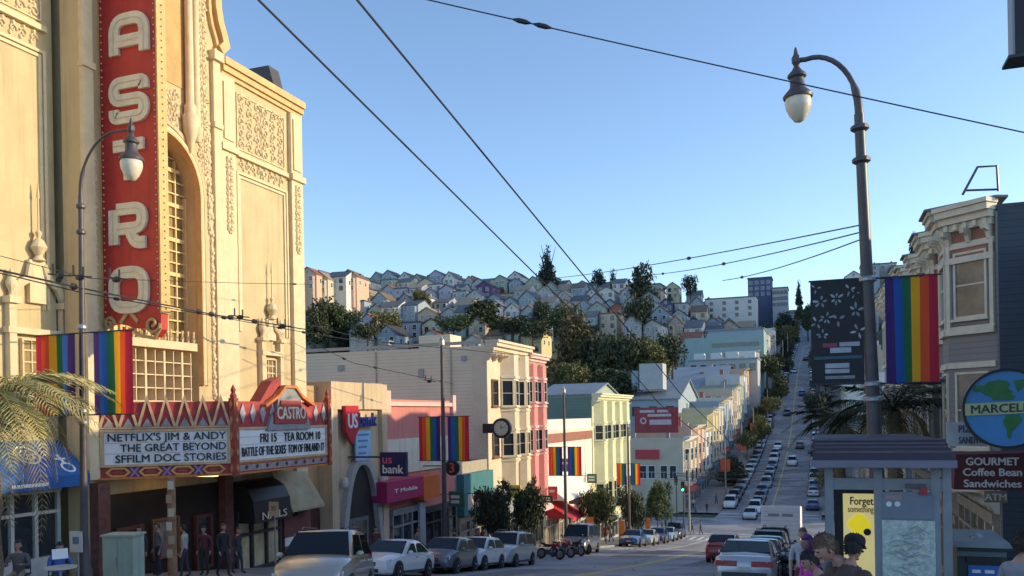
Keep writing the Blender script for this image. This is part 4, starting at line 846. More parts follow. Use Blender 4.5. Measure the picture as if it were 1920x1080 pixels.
    MB().tube([(b2.x-.01,a.y+.15,b2.z-.2),(XF_R+1.6,a.y+.15,b2.z-.2)], .05).build('sign_arm', DARK, s)
globe_sign()
# ------------------------------------------------------------------ trees
def crown_mesh(name, blobs, n, size, M, seed=1, flat=.7, droop=0):
    rd = random.Random(seed); vs = []; fs = []
    tot = sum(b[3]*b[4]*b[5] for b in blobs)
    for (cx, cy, cz, rx, ry, rz) in blobs:
        k = max(6, int(n*rx*ry*rz/tot)); cl = []
        for _ in range(max(3, k//9)):
            while True:
                p = Vector((rd.uniform(-1,1), rd.uniform(-1,1), rd.uniform(-1,1)))
                if .25 < p.length < 1: break
            p = p*(p.length**-.35); cl.append(Vector((cx+p.x*rx, cy+p.y*ry, cz+p.z*rz)))
        for i in range(k):
            c = cl[i % len(cl)]+Vector((rd.gauss(0,1), rd.gauss(0,1), rd.gauss(0,.8)))*size*1.1
            a = Vector((rd.gauss(0,1), rd.gauss(0,1), rd.gauss(0,flat))).normalized(); b = a.orthogonal().normalized(); b.rotate(Matrix.Rotation(rd.uniform(0,6.28), 3, a)); d = a.cross(b)
            s = size*rd.uniform(.55, 1.25); j = len(vs)
            vs += [c-b*s, c+d*s*.55, c+b*s*1.1+Z*rd.uniform(-.2,.1)*s, c-d*s*.55]; fs.append((j,j+1,j+2,j+3))
    me = bpy.data.meshes.new(name); me.from_pydata([tuple(v) for v in vs], [], fs); me.materials.append(M); return me
BARK = mat('bark', (.09,.07,.05), .9, .3, 4, .5, 15)
def trunk_mb(h, r, limbs=4, seed=1, spread=.5, lean=0):
    rd = random.Random(seed); mb = MB(); top = Vector((lean*h, 0, h)); mid = Vector((lean*h*.3+rd.uniform(-.05,.05)*h, rd.uniform(-.04,.04)*h, h*.5))
    mb.tube([(0,0,-.3), mid, top], [r*1.2, r*.8, r*.35], 7)
    for k in range(limbs):
        a = 2*math.pi*k/limbs+rd.uniform(-.4,.4); b = mid.lerp(top, rd.uniform(0,.6)); e = b+Vector((math.cos(a)*spread*h*.6, math.sin(a)*spread*h*.6, h*rd.uniform(.3,.55)))
        mb.tube([b, b.lerp(e,.5)+Vector((0,0,-.05*h)), e], [r*.5, r*.35, r*.14], 5)
    return mb
LEAF = {'dark': mat('leaf_dark', (.052,.066,.028), .7, .3, .5, kind='leaf'), 'olive': mat('leaf_olive', (.14,.13,.04), .7, .3, .5, kind='leaf'), 'green': mat('leaf_green', (.07,.095,.034), .7, .3, .5, kind='leaf'), 'pine': mat('leaf_pine', (.028,.042,.026), .75, .3, .5, kind='leaf'), 'brown': mat('leaf_brown', (.10,.075,.035), .8, .3, .5, kind='leaf')}
MESH = {}
def crown_for(kind, lf, var):
    key = (kind, lf, var)
    if key in MESH: return MESH[key]
    rd = random.Random(hash((kind, var)) % 1000+var*17 if False else var*17+len(kind)*5)
    if kind == 'round':
        bl = [(0,0,.62,.36,.36,.3)]+[(rd.uniform(-.3,.3), rd.uniform(-.3,.3), rd.uniform(.45,.85), .22, .22, .18) for _ in range(6)]; n, s = 2000, .036
    elif kind == 'bush':
        bl = [(rd.uniform(-.4,.4), rd.uniform(-.3,.3), rd.uniform(.2,.7), .3, .3, .26) for _ in range(6)]; n, s = 700, .055
    elif kind == 'wide':
        bl = [(0,0,.6,.55,.5,.3),(0,0,.55,.35,.3,.25)]+[(rd.uniform(-.5,.5), rd.uniform(-.4,.4), rd.uniform(.35,.85), .26, .26, .2) for _ in range(9)]; n, s = 7500, .03
    elif kind == 'cone':
        bl = []
        for i in range(9): t = i/8; r = .26*(1-t)+.03; bl += [(rd.uniform(-.05,.05)*(1-t)+math.cos(i*2.4+q)*r*.6, math.sin(i*2.4+q)*r*.6, .14+t*.82, r*.62, r*.62, .055) for q in (0, 2.1, 4.2)]
        n, s = 3000, .036
    elif kind == 'cypress':
        bl = [(0,0,.5,.3,.3,.42),(.08,0,.75,.2,.2,.24),(-.1,.05,.4,.28,.26,.25),(.1,-.1,.3,.3,.28,.2)]; n, s = 3600, .034
    MESH[key] = crown_mesh('crown', bl, n, s, LEAF[lf], var*7+3); return MESH[key]
def tree(kind, lf, loc, h, wd, label, name='tree', group=None, var=0, rz=None, trunk=True):
    t = thing(name, label, 'tree', loc, rz if rz is not None else random.uniform(0,6.28), group)
    t.scale = (1,1,1); me = crown_for(kind, lf, var); o = link('crown', me, t)
    w0 = {'round':.95,'bush':1.15,'wide':1.45,'cone':.62,'cypress':.75}[kind]; o.scale = (wd/w0, wd/w0, h)
    key = 'trunk_'+kind
    if key not in MESH: m_ = trunk_mb(.62 if kind != 'cone' else .9, .035, 5, 3, .45).mesh('trunk'); m_.materials.append(BARK); MESH[key] = m_
    tr = link('trunk', MESH[key], t); tr.scale = (wd/w0*.9, wd/w0*.9, h); return t
FROND = {}
def frond_mesh(L, M, seed, droop=.9, leaf=.5, n=34):
    rd = random.Random(seed); mb = MB(); pts = []
    for i in range(n+1):
        t = i/n; pts.append(Vector((L*(t-.12*t*t*droop), 0, L*(.45*t-.75*droop*t*t))))
    mb.tube(pts, [max(.006, .028*(1-i/n)) for i in range(n+1)], 4)
    for i in range(3, n+1):
        t = i/n; l = leaf*L*.5*(math.sin(math.pi*min(1, t*.85+.12))**.7)*rd.uniform(.8,1.1); d = (pts[i]-pts[i-1]).normalized()
        for s in (1,-1):
            out = (Vector((0,s,0))*.8+d*.75+Z*rd.uniform(-.25,.15)).normalized(); p = pts[i]; q = p+out*l+Vector((0,0,-l*.28)); m1 = p+out*l*.5; w_ = Vector((d.x,d.y,d.z))*.015*L/2
            mb.bm.faces.new([mb.bm.verts.new(v) for v in (p-w_*.4, m1-w_, q, m1+w_, p+w_*.4)])
    me = mb.mesh('frond'); me.materials.append(M); return me
def palm(label, base, th, L, lf, n, name='palm_tree', trunk_r=.2, azs=None, droop=(.6,1.2), dead=4):
    t = thing(name, label, 'palm tree', base); mb = MB(); k = 14
    mb.tube([(0.03*math.sin(i), .03*math.cos(i*1.7), th*i/k-.3) for i in range(k+1)], [trunk_r*(1.15 if i % 2 else 1)*(1.2-.25*i/k) for i in range(k+1)], 9); mb.build('trunk', mat('palm_bark', (.16,.115,.075), .95, .35, 5, .6, 12)).parent = t
    rd = random.Random(len(label))
    for i in range(n):
        az = azs[i % len(azs)] if azs else i*2.399; me = frond_mesh(L*rd.uniform(.85,1.1), lf if i < n-dead else mat('dry_frond', (.24,.18,.08), .85, .3, 2), i+7, rd.uniform(*droop) if i < n-dead else 1.7)
        o = link('frond', me, t); o.location = (0,0,th-.25+.03*(i % 5)); o.rotation_euler = (rd.uniform(-.2,.2), rd.uniform(-.55,.35) if i < n-dead else .5, az)
    return t
# street trees along the left pavement
def street_trees():
    M_P = mat('palm_leaf_sunny', (.46,.40,.16), .5, .25, 2); M_PD = mat('palm_leaf_dark', (.05,.065,.028), .5, .3, 2)  # golden sunlight is put into the leaf colour of the left palm
    b = PX(-18, 745, -18.0)
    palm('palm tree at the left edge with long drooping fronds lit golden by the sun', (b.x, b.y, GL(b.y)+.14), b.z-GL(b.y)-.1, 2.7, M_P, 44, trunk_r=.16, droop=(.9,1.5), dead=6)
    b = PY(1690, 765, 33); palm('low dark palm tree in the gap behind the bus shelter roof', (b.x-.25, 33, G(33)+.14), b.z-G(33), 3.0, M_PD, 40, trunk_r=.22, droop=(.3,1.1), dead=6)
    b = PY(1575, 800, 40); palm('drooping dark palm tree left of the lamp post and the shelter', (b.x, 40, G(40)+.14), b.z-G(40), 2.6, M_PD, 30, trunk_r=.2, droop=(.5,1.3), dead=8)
    for i, (px, X, top, wd, lb) in enumerate(((925,-17.9,908,2.6,'dark leafy street tree under the street clock'),(990,-17.9,905,2.6,'dark leafy street tree right of the clock beside the red awning'),(1118,-17.9,905,3.1,'dark leafy street tree under the third rainbow banner pole'),(1185,-17.9,915,2.8,'dark leafy street tree in front of yellow green house'),(1232,-17.9,905,3.2,'dark leafy street tree nearest the crossing'))):
        p = PX(px, top, X); tree('wide', ['dark','dark','green','dark','green'][i], (X, p.y, GL(p.y)+.14), p.z-GL(p.y), wd, lb, 'street_tree', 'street trees on the left pavement', i, trunk=True)
street_trees()
# ------------------------------------------------------------------ blocks beyond the crossing
WALLC = {'cream': (.58,.50,.37), 'white': (.62,.61,.58), 'pale blue': (.30,.37,.42), 'grey': (.38,.40,.42), 'tan': (.48,.38,.27), 'sage green': (.34,.40,.33), 'lavender': (.42,.40,.50), 'yellow': (.62,.52,.28), 'peach': (.62,.42,.30), 'dark blue': (.08,.11,.2), 'brick red': (.36,.13,.09), 'purple': (.13,.07,.16), 'pale grey': (.42,.43,.43), 'aqua': (.27,.38,.38)}
def wallm(c): return mat('wall_'+c.replace(' ','_'), WALLC[c], .75, .1, .8, .1, 15)
UNIT = {}
def unit_window(w, h, key):
    k = (w, h, key)
    if k not in UNIT:
        mb = MB(); F = Fr((0,0,0),(1,0,0),(0,-1,0)); mb.box(F,-w/2-.1,w/2+.1,-h/2-.1,h/2+.1,.0,.04,0); mb.box(F,-w/2,-.03,-h/2,-.03,.0405,.055,1); mb.box(F,.03,w/2,-h/2,-.03,.0405,.055,1); mb.box(F,-w/2,w/2,.03,h/2,.0405,.055,1)
        me = mb.mesh('window'); me.materials.append(WHITE if key == 'w' else DARK); me.materials.append(GLASS); UNIT[k] = me
    return UNIT[k]
def uwin(parent, loc, rz, w=1.0, h=1.6, key='w'):
    o = link('window', unit_window(w, h, key), parent); o.location = Vector(loc)-wloc(parent); o.rotation_euler = (0,0,rz); return o
def far_blocks():
    rd = random.Random(3)
    F = None
    cols = ['cream','peach','white','yellow','cream','pale blue','white','tan','cream','sage green','white','peach']
    y = 125.0; i = 0; n = 0
    # red painted sign wall building at the corner
    while y < 330:
        wd = rd.uniform(8, 10.5) if y < 200 else rd.uniform(8, 11); X = -19.0+ (2.4*sstep(215,300,y)); zt = G(y+wd/2)+rd.uniform(10.5, 13.5)-(1.5 if y < 150 else 0); c = cols[i % 12]
        lb = ['corner shop building with huge dark red painted sign on its side wall'][0] if i == 0 else f'{c} row house beyond the crossing, left side, {ORD[i-1]} past red sign wall'
        b = block('row_house', lb, X, y, y+wd-.03, zt, 13 if i == 0 else 8.5, wallm(c), group='row houses on the left slope', parapet=.3)
        Fx = FL(X); g = G(y+wd/2)
        for k in range(2):
            a = y+.5+k*wd/2; mb = MB(); mb.prism(Fr((0,0,g+3.6),(0,1,0),(0,0,1),(1,0,0)), [(a,X+.002),(a+.7,X+.9),(a+wd/2-1.6,X+.9),(a+wd/2-.9,X+.002)], 0, zt-g-4.2); o = mb.build('bay_window', wallm(c), b)
            for v in (g+5.1, g+8.2):
                if v+1 < zt: uwin(b, (X+.905, a+wd/4-.45, v), R(90), 1.1, 1.7)
            for v in (g+5.1, g+8.2):
                if v+1 < zt: uwin(b, ((X+.002+X+.9)/2+.01, a+.345, v), R(38), .6, 1.6)
        cornice(Fx, y, y+wd-.05, zt-.45, b, wallm('cream' if c != 'cream' else 'white'), .6, 1.1, 0, dentil=False)
        shopfront(Fx, y+.4, y+wd-.4, g-.4, b, mat('pale_shop_frame'), 3.0, .02, 1, 3)
        if rd.random() < .6: awning(Fx, y+.6, y+wd-.6, g+2.9, g+3.9, 1.0, b, mat('canvas_%d' % rd.randint(0,3), rd.choice([(.5,.08,.05),(.1,.14,.2),(.5,.42,.3),(.45,.2,.06)]), .85, .1, 1), .2)
        roof_bits(b, X, y, y+wd, zt, 12)
        if i == 0:
            p0, p1 = PY(1191, 812, y), PY(1272, 763, y); s = MB().box(FN(y), p0.x, p1.x, p0.z, p1.z, .01, .2).build('painted_sign', mat('sign_maroon', (.32,.045,.05), .6, .15, 1, kind='stain'), b)
            t = MB(); hh = p1.z-p0.z; ww = p1.x-p0.x; t.box(FN(y), p0.x+ww*.34, p0.x+ww*.84, p0.z+hh*.32, p0.z+hh*.52, .201, .22); t.build('sign_panel', mat('sign_pale', (.55,.45,.46), .6, .15, 2), s)
            t = MB(); t.ribbon(FN(y), [(p0.x+ww*.2+.4*math.cos(q*.785), p0.z+hh*.48+.4*math.sin(q*.785)) for q in range(8)], .22, .201, .23, True); t.build('sign_emblem', MC['sign_pale'], s)
            for k, (a, b_, v) in enumerate(((.12,.46,.8),(.52,.78,.8),(.3,.84,.64))): MB().box(FN(y), p0.x+ww*a, p0.x+ww*b_, p0.z+hh*v, p0.z+hh*(v+.1), .201, .22).build('sign_lettering', MC['sign_pale'], s)
            q0, q1 = PY(1192, 860, y), PY(1236, 843, y); MB().box(FN(y), q0.x, q1.x, q0.z, q1.z, .01, .3).build('red_fascia', mat('fascia_red', (.55,.06,.08), .6, .1, 1), b)
            for k, px in enumerate((1206,1222,1245,1262)): uwin(b, PY(px, 885, y)+Vector((0,-.02,0)), 0, .9, 1.8)
        y += wd; i += 1
    # right side beyond the crossing
    y = 124.0; i = 0
    while y < 330:
        wd = rd.uniform(9, 13); zt = G(y+wd/2)+rd.uniform(9.5, 12.5); c = rd.choice(['grey','tan','white','sage green'])
        b = block('row_house', f'{c} row house beyond the crossing, right side, {ORD[i]} going uphill', 5.0, y, y+wd-.03, zt, 12, wallm(c), -1, group='row houses on the right slope', parapet=.3)
        g = G(y+wd/2); Fx = FRr(5.0)
        for k in range(3):
            for v in (g+4.8, g+8.0):
                if v+1 < zt: uwin(b, (4.99, y+1.5+k*(wd-3)/2, v), R(-90), 1.1, 1.7)
        cornice(Fx, -y-wd+.05, -y, zt-.45, b, wallm('cream'), .6, .6, 0, dentil=False); y += wd; i += 1
    # upper street, sparse houses both sides
    for s, X, i0 in ((1, -20.5, 0), (-1, 6.0, 0)):
        y = 345; i = 0
        while y < 640:
            wd = rd.uniform(9, 12); c = rd.choice(['white','tan','pale grey','cream','grey']); zt = G(y)+rd.uniform(6.5, 9)
            b = block('hill_house', f'{c} house high on the {"left" if s > 0 else "right"} side of the steep street, {ORD[i]} going up', X, y, y+wd-1, zt, 10, wallm(c), s, group='houses along the steep street', parapet=.2)
            for k in range(2): uwin(b, (X+(.02 if s > 0 else -.02), y+2+k*4.5, zt-2), R(90*s), 1.2, 1.6)
            if s > 0: uwin(b, (X-3, y-.02, zt-2), 0, 1.2, 1.6)
            y += wd*1.7; i += 1
    # big pale hall with low pitched grey roofs behind the left row
    def hall(label, px0, px1, pyr, pye, Y, depth, c, rc, wins=0):
        a, b_ = PY(px0, pye, Y), PY(px1, pye, Y); ridge = PY((px0+px1)/2, pyr, Y+depth/2).z; zb = T((a.x+b_.x)/2, Y)-3
        h = thing('hall', label, 'building', ((a.x+b_.x)/2, Y, zb+3)); mb = MB()
        mb.prism(Fr((0,Y,0),(0,1,0),(1,0,0)), [(0,zb),(0,a.z),(depth/2,ridge-.2),(depth,a.z),(depth,zb)], a.x, b_.x); mb.build('wall', wallm(c), h)
        for s in (0, 1):
            r = MB(); q = [(a.x-.4,Y-.4,a.z-.1),(b_.x+.4,Y-.4,a.z-.1),(b_.x+.4,Y+depth/2,ridge),(a.x-.4,Y+depth/2,ridge)]
            if s: q = [(x, 2*Y+depth-yy, z) for x, yy, z in q]
            r.hull8(q+[(x,yy,z+.2) for x, yy, z in q]); r.build('roof', rc, h)
        for k in range(wins): uwin(h, (lerp(a.x, b_.x, (k+.5)/wins), Y-.01, a.z-2.2), 0, 1.3, 1.6, 'd')
        return h, a, b_, ridge
    RG = mat('roof_blue_grey', (.22,.255,.29), .7, .12, .25, kind='corr', p=(1.2,)); RG2 = mat('roof_pale_grey', (.33,.36,.39), .7, .1, .2)
    h, a, b_, rz_ = hall('long hall with blue grey pitched roof behind the yellow green house', 1085, 1272, 716, 752, 158, 26, 'pale blue', RG, 6)
    p = PY(1222, 682, 160); MB().wb(p.x-2.2, p.x+2.2, 159, 163, rz_-2, p.z).build('roof_tower', wallm('pale grey'), h); MB().wb(p.x-3.9, p.x-2.6, 160, 161.5, rz_-2, p.z-1.2).build('roof_shed', wallm('pale blue'), h)
    hall('wide pale grey roofed hall farther behind the row houses', 1204, 1352, 690, 757, 212, 40, 'grey', RG2, 5)
    hall('grey roofed shed behind the brick shop row', 1012, 1110, 722, 742, 128, 18, 'sage green', RG, 2)
    # long pale blue school block on the slope
    p0, p1 = PY(1284, 668, 262), PY(1432, 628, 262); zb = T(p0.x, 262)-2
    sc = thing('school_block', 'long pale blue two level block with dark ribbon windows below the hill street', 'building', ((p0.x+p1.x)/2, 262, zb+2))
    MB().wb(p0.x, p1.x, 262, 276, zb-4, p1.z).build('wall', wallm('aqua'), sc); MB().wb(p0.x+6, p1.x-.5, 270, 284, p1.z-1, p1.z+2.6).build('upper_storey', wallm('pale blue'), sc); MB().wb(p0.x+5.5, p1.x-.2, 269.5, 284.5, p1.z+2.601, p1.z+3.0).build('roof', RG, sc)
    q0, q1 = PY(1334, 652, 262), PY(1424, 640, 262)
    for k in range(4): a = lerp(q0.x, q1.x, k/4); MB().box(FN(262), a+.1, a+(q1.x-q0.x)/4-.1, q0.z, q1.z, .005, .06).build('ribbon_window', GLASS, sc)
    p0, p1 = PY(1292, 712, 236), PY(1420, 672, 236); zb = T(p0.x, 236)-4
    st = thing('terrace_block', 'low pale terrace with flat grey roof below the long blue block', 'building', ((p0.x+p1.x)/2, 236, zb+4)); MB().wb(p0.x, p1.x, 236, 248, zb, p1.z).build('wall', wallm('pale grey'), st); MB().wb(p0.x-.3, p1.x+.3, 235.6, 248.4, p1.z+.001, p1.z+.3).build('roof', RG2, st)
    for k in range(7): uwin(st, (lerp(p0.x, p1.x, (k+.5)/7), 235.99, p1.z-2.2), 0, 1.3, 1.7, 'd'); 
    for k in range(4): x = lerp(p0.x, p1.x, (k+.5)/4); MB().wb(x-1.4, x+1.4, 240, 243, p1.z+.301, p1.z+2.2).build('roof_dormer', wallm('white'), st)
far_blocks()
# ------------------------------------------------------------------ houses on the hill
HM = {}
ROOFC = {'grey': (.16,.17,.18), 'brown': (.2,.14,.1), 'dark': (.05,.05,.055), 'tan': (.36,.28,.2), 'red': (.32,.12,.07), 'slate': (.1,.12,.15)}
def house_meshes(w_, d_, h_, rh, kind):
    k = (w_, d_, h_, rh, kind)
    if k in HM: return HM[k]
    a = MB(); F = Fr((0,-d_/2,0),(1,0,0),(0,1,0))
    if kind == 'gable': a.prism(F, [(-w_/2,-7),(w_/2,-7),(w_/2,h_),(0,h_+rh-.15),(-w_/2,h_)], 0, d_)
    elif kind == 'side': a.prism(Fr((-w_/2,0,0),(0,1,0),(1,0,0)), [(-d_/2,-7),(d_/2,-7),(d_/2,h_),(0,h_+rh-.15),(-d_/2,h_)], 0, w_)
    else: a.wb(-w_/2, w_/2, -d_/2, d_/2, -7, h_)
    r = []
    if kind == 'gable':
        for s in (-1, 1):
            b = MB(); q = [(s*(w_/2+.35),-d_/2-.4,h_-.2),(0.0*s,-d_/2-.4,h_+rh),(0,d_/2+.3,h_+rh),(s*(w_/2+.35),d_/2+.3,h_-.2)]; b.hull8(q+[(x,y,z+.22) for x,y,z in q]); r.append(b.mesh('roof'))
    elif kind == 'side':
        for s in (-1, 1):
            b = MB(); q = [(-w_/2-.3,s*(d_/2+.35),h_-.2),(w_/2+.3,s*(d_/2+.35),h_-.2),(w_/2+.3,0,h_+rh),(-w_/2-.3,0,h_+rh)]; b.hull8(q+[(x,y,z+.22) for x,y,z in q]); r.append(b.mesh('roof'))
    else:
        b = MB(); b.wb(-w_/2-.3, w_/2+.3, -d_/2-.3, d_/2+.3, h_+.001, h_+.5); r.append(b.mesh('roof'))
    HM[k] = (a.mesh('wall'), r); return HM[k]
def setm(o, M): 
    if not o.data.materials: o.data.materials.append(M)
    o.material_slots[0].link = 'OBJECT'; o.material_slots[0].material = M
def hill_house(loc, kind, c, rc, label, w_=7.4, d_=12, h_=7.5, rh=2.8, rz=0.0, group='houses on the hillside', wins=True):
    t = thing('hillside_house', label, 'house', loc, rz, group); wm, rm = house_meshes(w_, d_, h_, rh, kind); o = link('wall', wm, t); setm(o, wallm(c))
    for m_ in rm: r = link('roof', m_, t); setm(r, mat('roof_'+rc, ROOFC[rc], .85, .2, .8, kind='tiles'))
    if wins:
        f = -d_/2-.0
        for x in (-w_*.25, w_*.25):
            for z in (h_-1.7, h_-4.6): o = link('window', unit_window(1.35, 1.7, 'd' if c in ('white','yellow','cream') else 'w'), t); o.location = (x, f, z)
        bq = house_bay(h_); o = link('bay_window', bq, t); setm(o, wallm(c)); o.location = (-w_*.25 if int(loc[0]*7) % 2 else w_*.25, f, 0)
        for z in (h_-1.7, h_-4.6): o2 = link('window', unit_window(1.2, 1.6, 'w'), t); o2.location = (o.location.x, f-.95, z)
        if int(loc[0]*13) % 3: ch = link('chimney', chim(), t); setm(ch, col((.33,.15,.1),.8) if int(loc[1]*3) % 2 else col((.4,.39,.37),.8)); ch.location = (w_*.28, d_*.1, h_+.4)
        if kind == 'gable' and rh > 2.4: o = link('window', unit_window(.9, 1.2, 'w'), t); o.location = (0, f, h_+rh*.32)
        for y in (-d_*.22, d_*.22): o = link('window', unit_window(1.2, 1.5, 'w'), t); o.location = (w_/2, y, h_-2.2); o.rotation_euler = (0,0,R(90))
    return t
def house_bay(h_):
    k = ('bay', h_)
    if k not in HM: HM[k] = MB().prism(Fr((0,0,-5),(1,0,0),(0,0,1),(0,1,0)), [(-1.35,-.002),(-.8,-.94),(.8,-.94),(1.35,-.002)], 0, h_+4.2).mesh('bay_window')
    return HM[k]
def chim():
    if 'ch' not in HM: HM['ch'] = MB().wb(-.35,.35,-.35,.35,-1.5,1.6).wb(-.42,.42,-.42,.42,1.601,1.75).mesh('chimney')
    return HM['ch']
def hillside():
    rd = random.Random(11); colw = [('white',10),('pale blue',12),('pale grey',10),('cream',7),('aqua',6),('grey',6),('sage green',5),('lavender',4),('yellow',3),('peach',3),('tan',3),('brick red',1),('dark blue',1),('purple',1)]
    bag = [c for c, n in colw for _ in range(n)]; rows = [262, 286, 309, 331, 353, 375, 397, 420, 444]
    rn = ['lowest row','second row','third row','fourth row','fifth row','sixth row','seventh row','eighth row','ridge row']
    spots = []
    for ri, Y in enumerate(rows):
        x = -345+rd.uniform(0, 8); n = 0
        while x < -24-(10 if Y < 300 else 0):
            w_ = rd.uniform(5.8, 7.8); px, py = project(Vector((x+w_/2, Y, T(x, Y)+6)))
            if 572 < px < 1462 and not (ri == 0 and px > 1270) and not (ri < 3 and 1045 < px < 1290) and not (ri < 2 and px < 1000 and py > 690):
                if rd.random() < (.86 if ri < 8 else .96):
                    kind = rd.choices(['gable','side','flat'], [7,3,1.4])[0]; c = rd.choice(bag); rc = rd.choice(['grey','grey','brown','dark','tan','slate','red'] if rd.random() < .7 else ['grey','slate']); n += 1
                    yy = Y+rd.uniform(-3, 3); z = T(x+w_/2, yy)
                    desc = {'gable': 'gabled', 'side': 'side roofed', 'flat': 'flat roofed'}[kind]
                    hill_house((x+w_/2, yy, z-.3), kind, c, rc, f'{c} {desc} house with {rc} roof, {ORD[n-1]} from left in {rn[ri]} uphill', round(w_*2)/2, 12, rd.choice([5.5,6.5,7.5,8.5]), rd.choice([2.2,2.8,3.4]), rd.uniform(-.06,.06))
                else: spots.append((x+w_/2, Y+rd.uniform(-4,4)))
            x += w_+rd.choice([.2,.4,.6,1.0,3.2])
    # greenery between the rows
    k = 0
    for (x, y) in spots+[(rd.uniform(-300,-30), rd.choice(rows)-rd.uniform(8,15)) for _ in range(190)]:
        px, py = project(Vector((x, y, T(x, y)+3)))
        if not (575 < px < 1465) or py > 700: continue
        h = rd.uniform(3.5, 7.5); kd = rd.choice(['round','bush','bush','round','cypress']); lf = rd.choice(['dark','dark','green','olive','pine']); 
        sz = 'tall' if h > 6.5 else 'small'; side = 'left hillside' if px < 850 else 'middle hillside' if px < 1150 else 'right hillside'
        tree(kd, lf, (x, y, T(x, y)-.5), h, rd.uniform(4, 7.5), f'{sz} {lf} {kd} tree among {side} houses, {ORD[k % 49]} of {"first" if k < 49 else "second" if k < 98 else "last"} cluster', 'garden_tree', 'trees among the hillside houses', k % 4); k += 1
def project(p):
    d = p-CAM; z = d.dot(fw); return 960+FPX*d.dot(rt)/z, CY-FPX*d.dot(up)/z
hillside()
def special_hill():
    def at(px, py, zc): return Pz(px, py, zc)
    def tr(kind, lf, px, pyt, pyb, zc, wpx, label, var=0, name='tree'):
        b = at(px, pyb, zc); h = (pyb-pyt)/FPX*zc; tree(kind, lf, (b.x, b.y, min(b.z, b.z)), h, wpx/FPX*zc, label, name, None, var)
    tr('cone','pine',1027,463,560,420,44,'tall dark conifer standing alone on the skyline above the rows','0' and 0,'conifer')
    tr('cypress','pine',1122,503,568,430,34,'short rounded conifer right of the tall skyline conifer',1,'conifer'); tr('cone','pine',1150,505,565,432,24,'slim small conifer between two rounded ones on the skyline',2,'conifer')
    tr('cypress','dark',1203,493,600,400,62,'broad dark cypress on the skyline right of the slim conifer',2,'conifer'); tr('round','dark',1200,545,650,330,58,'round olive tree below the broad skyline cypress',1)
    tr('round','dark',1296,514,575,430,30,'palm like tuft tree on the skyline near the dark towers',2); tr('bush','dark',1256,528,560,440,26,'small dark skyline tree right of the broad cypress',1)
    # the big mass in the middle
    for i, (px, a, b, zc, wd, lf) in enumerate(((1085,590,735,205,95,'brown'),(1140,612,740,200,90,'dark'),(1190,625,735,195,85,'dark'),(1225,630,720,192,62,'olive'),(1262,622,705,215,66,'dark'),(1075,672,740,170,75,'olive'),(1150,690,745,165,90,'dark'),(1060,565,640,290,60,'green'),(1022,560,640,300,40,'dark'))):
        tr('round' if i % 3 else 'cypress', lf, px, a, b+12, zc, wd*1.12, ['tall brownish tree at the left of the big central clump','dark tree in the middle of the big central clump','dark tree right of centre in the big central clump','olive lit tree with pale trunk at the right of the clump','very dark round tree at the right end of the clump','olive bush in front of the clump at its left foot','dark low tree in front of the clump at its middle','green tree just above the left end of the clump','dark tree up the slope left of the clump'][i], i % 4)
    for i, (px, a, b, zc, wd) in enumerate(((615,560,650,300,75),(590,575,650,290,50),(650,580,650,300,50),(725,580,645,300,60),(905,560,625,310,70),(960,590,640,290,80),(850,590,640,290,55),(790,540,590,350,36),(1000,600,650,280,60),(690,600,655,280,50))):
        tr(['round','cypress','round'][i % 3], ['dark','dark','green','olive'][i % 4], px, a, b, zc, wd*1.2, f'{["large dark","dark columnar","mid green","olive"][i % 4]} tree clump on the slope, {ORD[i]} of the ten nearest slope trees', i % 4, 'slope_tree')
    for i, (px, a, b, zc, wd) in enumerate(((1452,600,668,330,44),(1472,575,640,420,36),(1484,600,650,380,26),(1438,655,715,250,46),(1462,690,750,215,44),(1478,660,712,265,34),(1449,735,790,180,44),(1515,560,625,430,30),(1535,640,720,240,46),(1530,720,800,170,50),(1428,770,826,150,44),(1400,800,850,135,40))):
        tr(['round','cypress','round'][i % 3], ['dark','pine','olive','green'][i % 4], px, a+8, b, zc, wd*(1.2 if i < 4 else .85), f'dark tree crowding the edge of the steep street, {ORD[i]} of twelve', i % 4, 'street_tree')
    # dark towers at the right end of the ridge
    for px0, px1, py0, zc, c, lb in ((1402,1447,523,440,'dark blue','dark flat topped apartment tower at the right end of the ridge'),(1448,1477,541,430,'grey','grey apartment tower next to the dark flat topped one'),(1322,1420,562,420,'white','white low apartment block on the ridge left of the dark tower')):
        p0, p1 = at(px0, py0, zc), at(px1, py0, zc); b = thing('apartment_tower', lb, 'building', ((p0.x+p1.x)/2, p0.y+6, p0.z-16)); MB().wb(p0.x, p1.x, min(p0.y,p1.y), min(p0.y,p1.y)+13, p0.z-26, p0.z).build('wall', wallm(c), b); MB().wb(p0.x-.3, p1.x+.3, min(p0.y,p1.y)-.3, min(p0.y,p1.y)+13.3, p0.z+.001, p0.z+.5).build('roof', col((.12,.13,.15),.8), b)
        for r_ in range(3):
            for k in range(4): uwin(b, (lerp(p0.x,p1.x,(k+.5)/4), min(p0.y,p1.y)-.01, p0.z-2.2-3*r_), 0, 1.4, 1.5, 'w' if c == 'dark blue' else 'd')
    # left end: taller sunlit houses on the ridge
    for i, (px, py, zc, c, rc, w_, lb) in enumerate(((590,512,330,'peach','red',7.5,'peach house with red roof peeping out beside the theatre on the ridge'),(612,520,335,'cream','tan',7,'cream gabled house second from theatre on the ridge'),(642,516,340,'white','slate',8.5,'white house with slate roof third from theatre on the ridge'),(665,516,345,'peach','brown',7,'small peach house fourth from theatre on the ridge'))):
        p = at(px, py, zc); hill_house((p.x, p.y, p.z-9), 'side' if i == 2 else 'gable', c, rc, lb, w_, 12, 7.5, 2.8, .1)
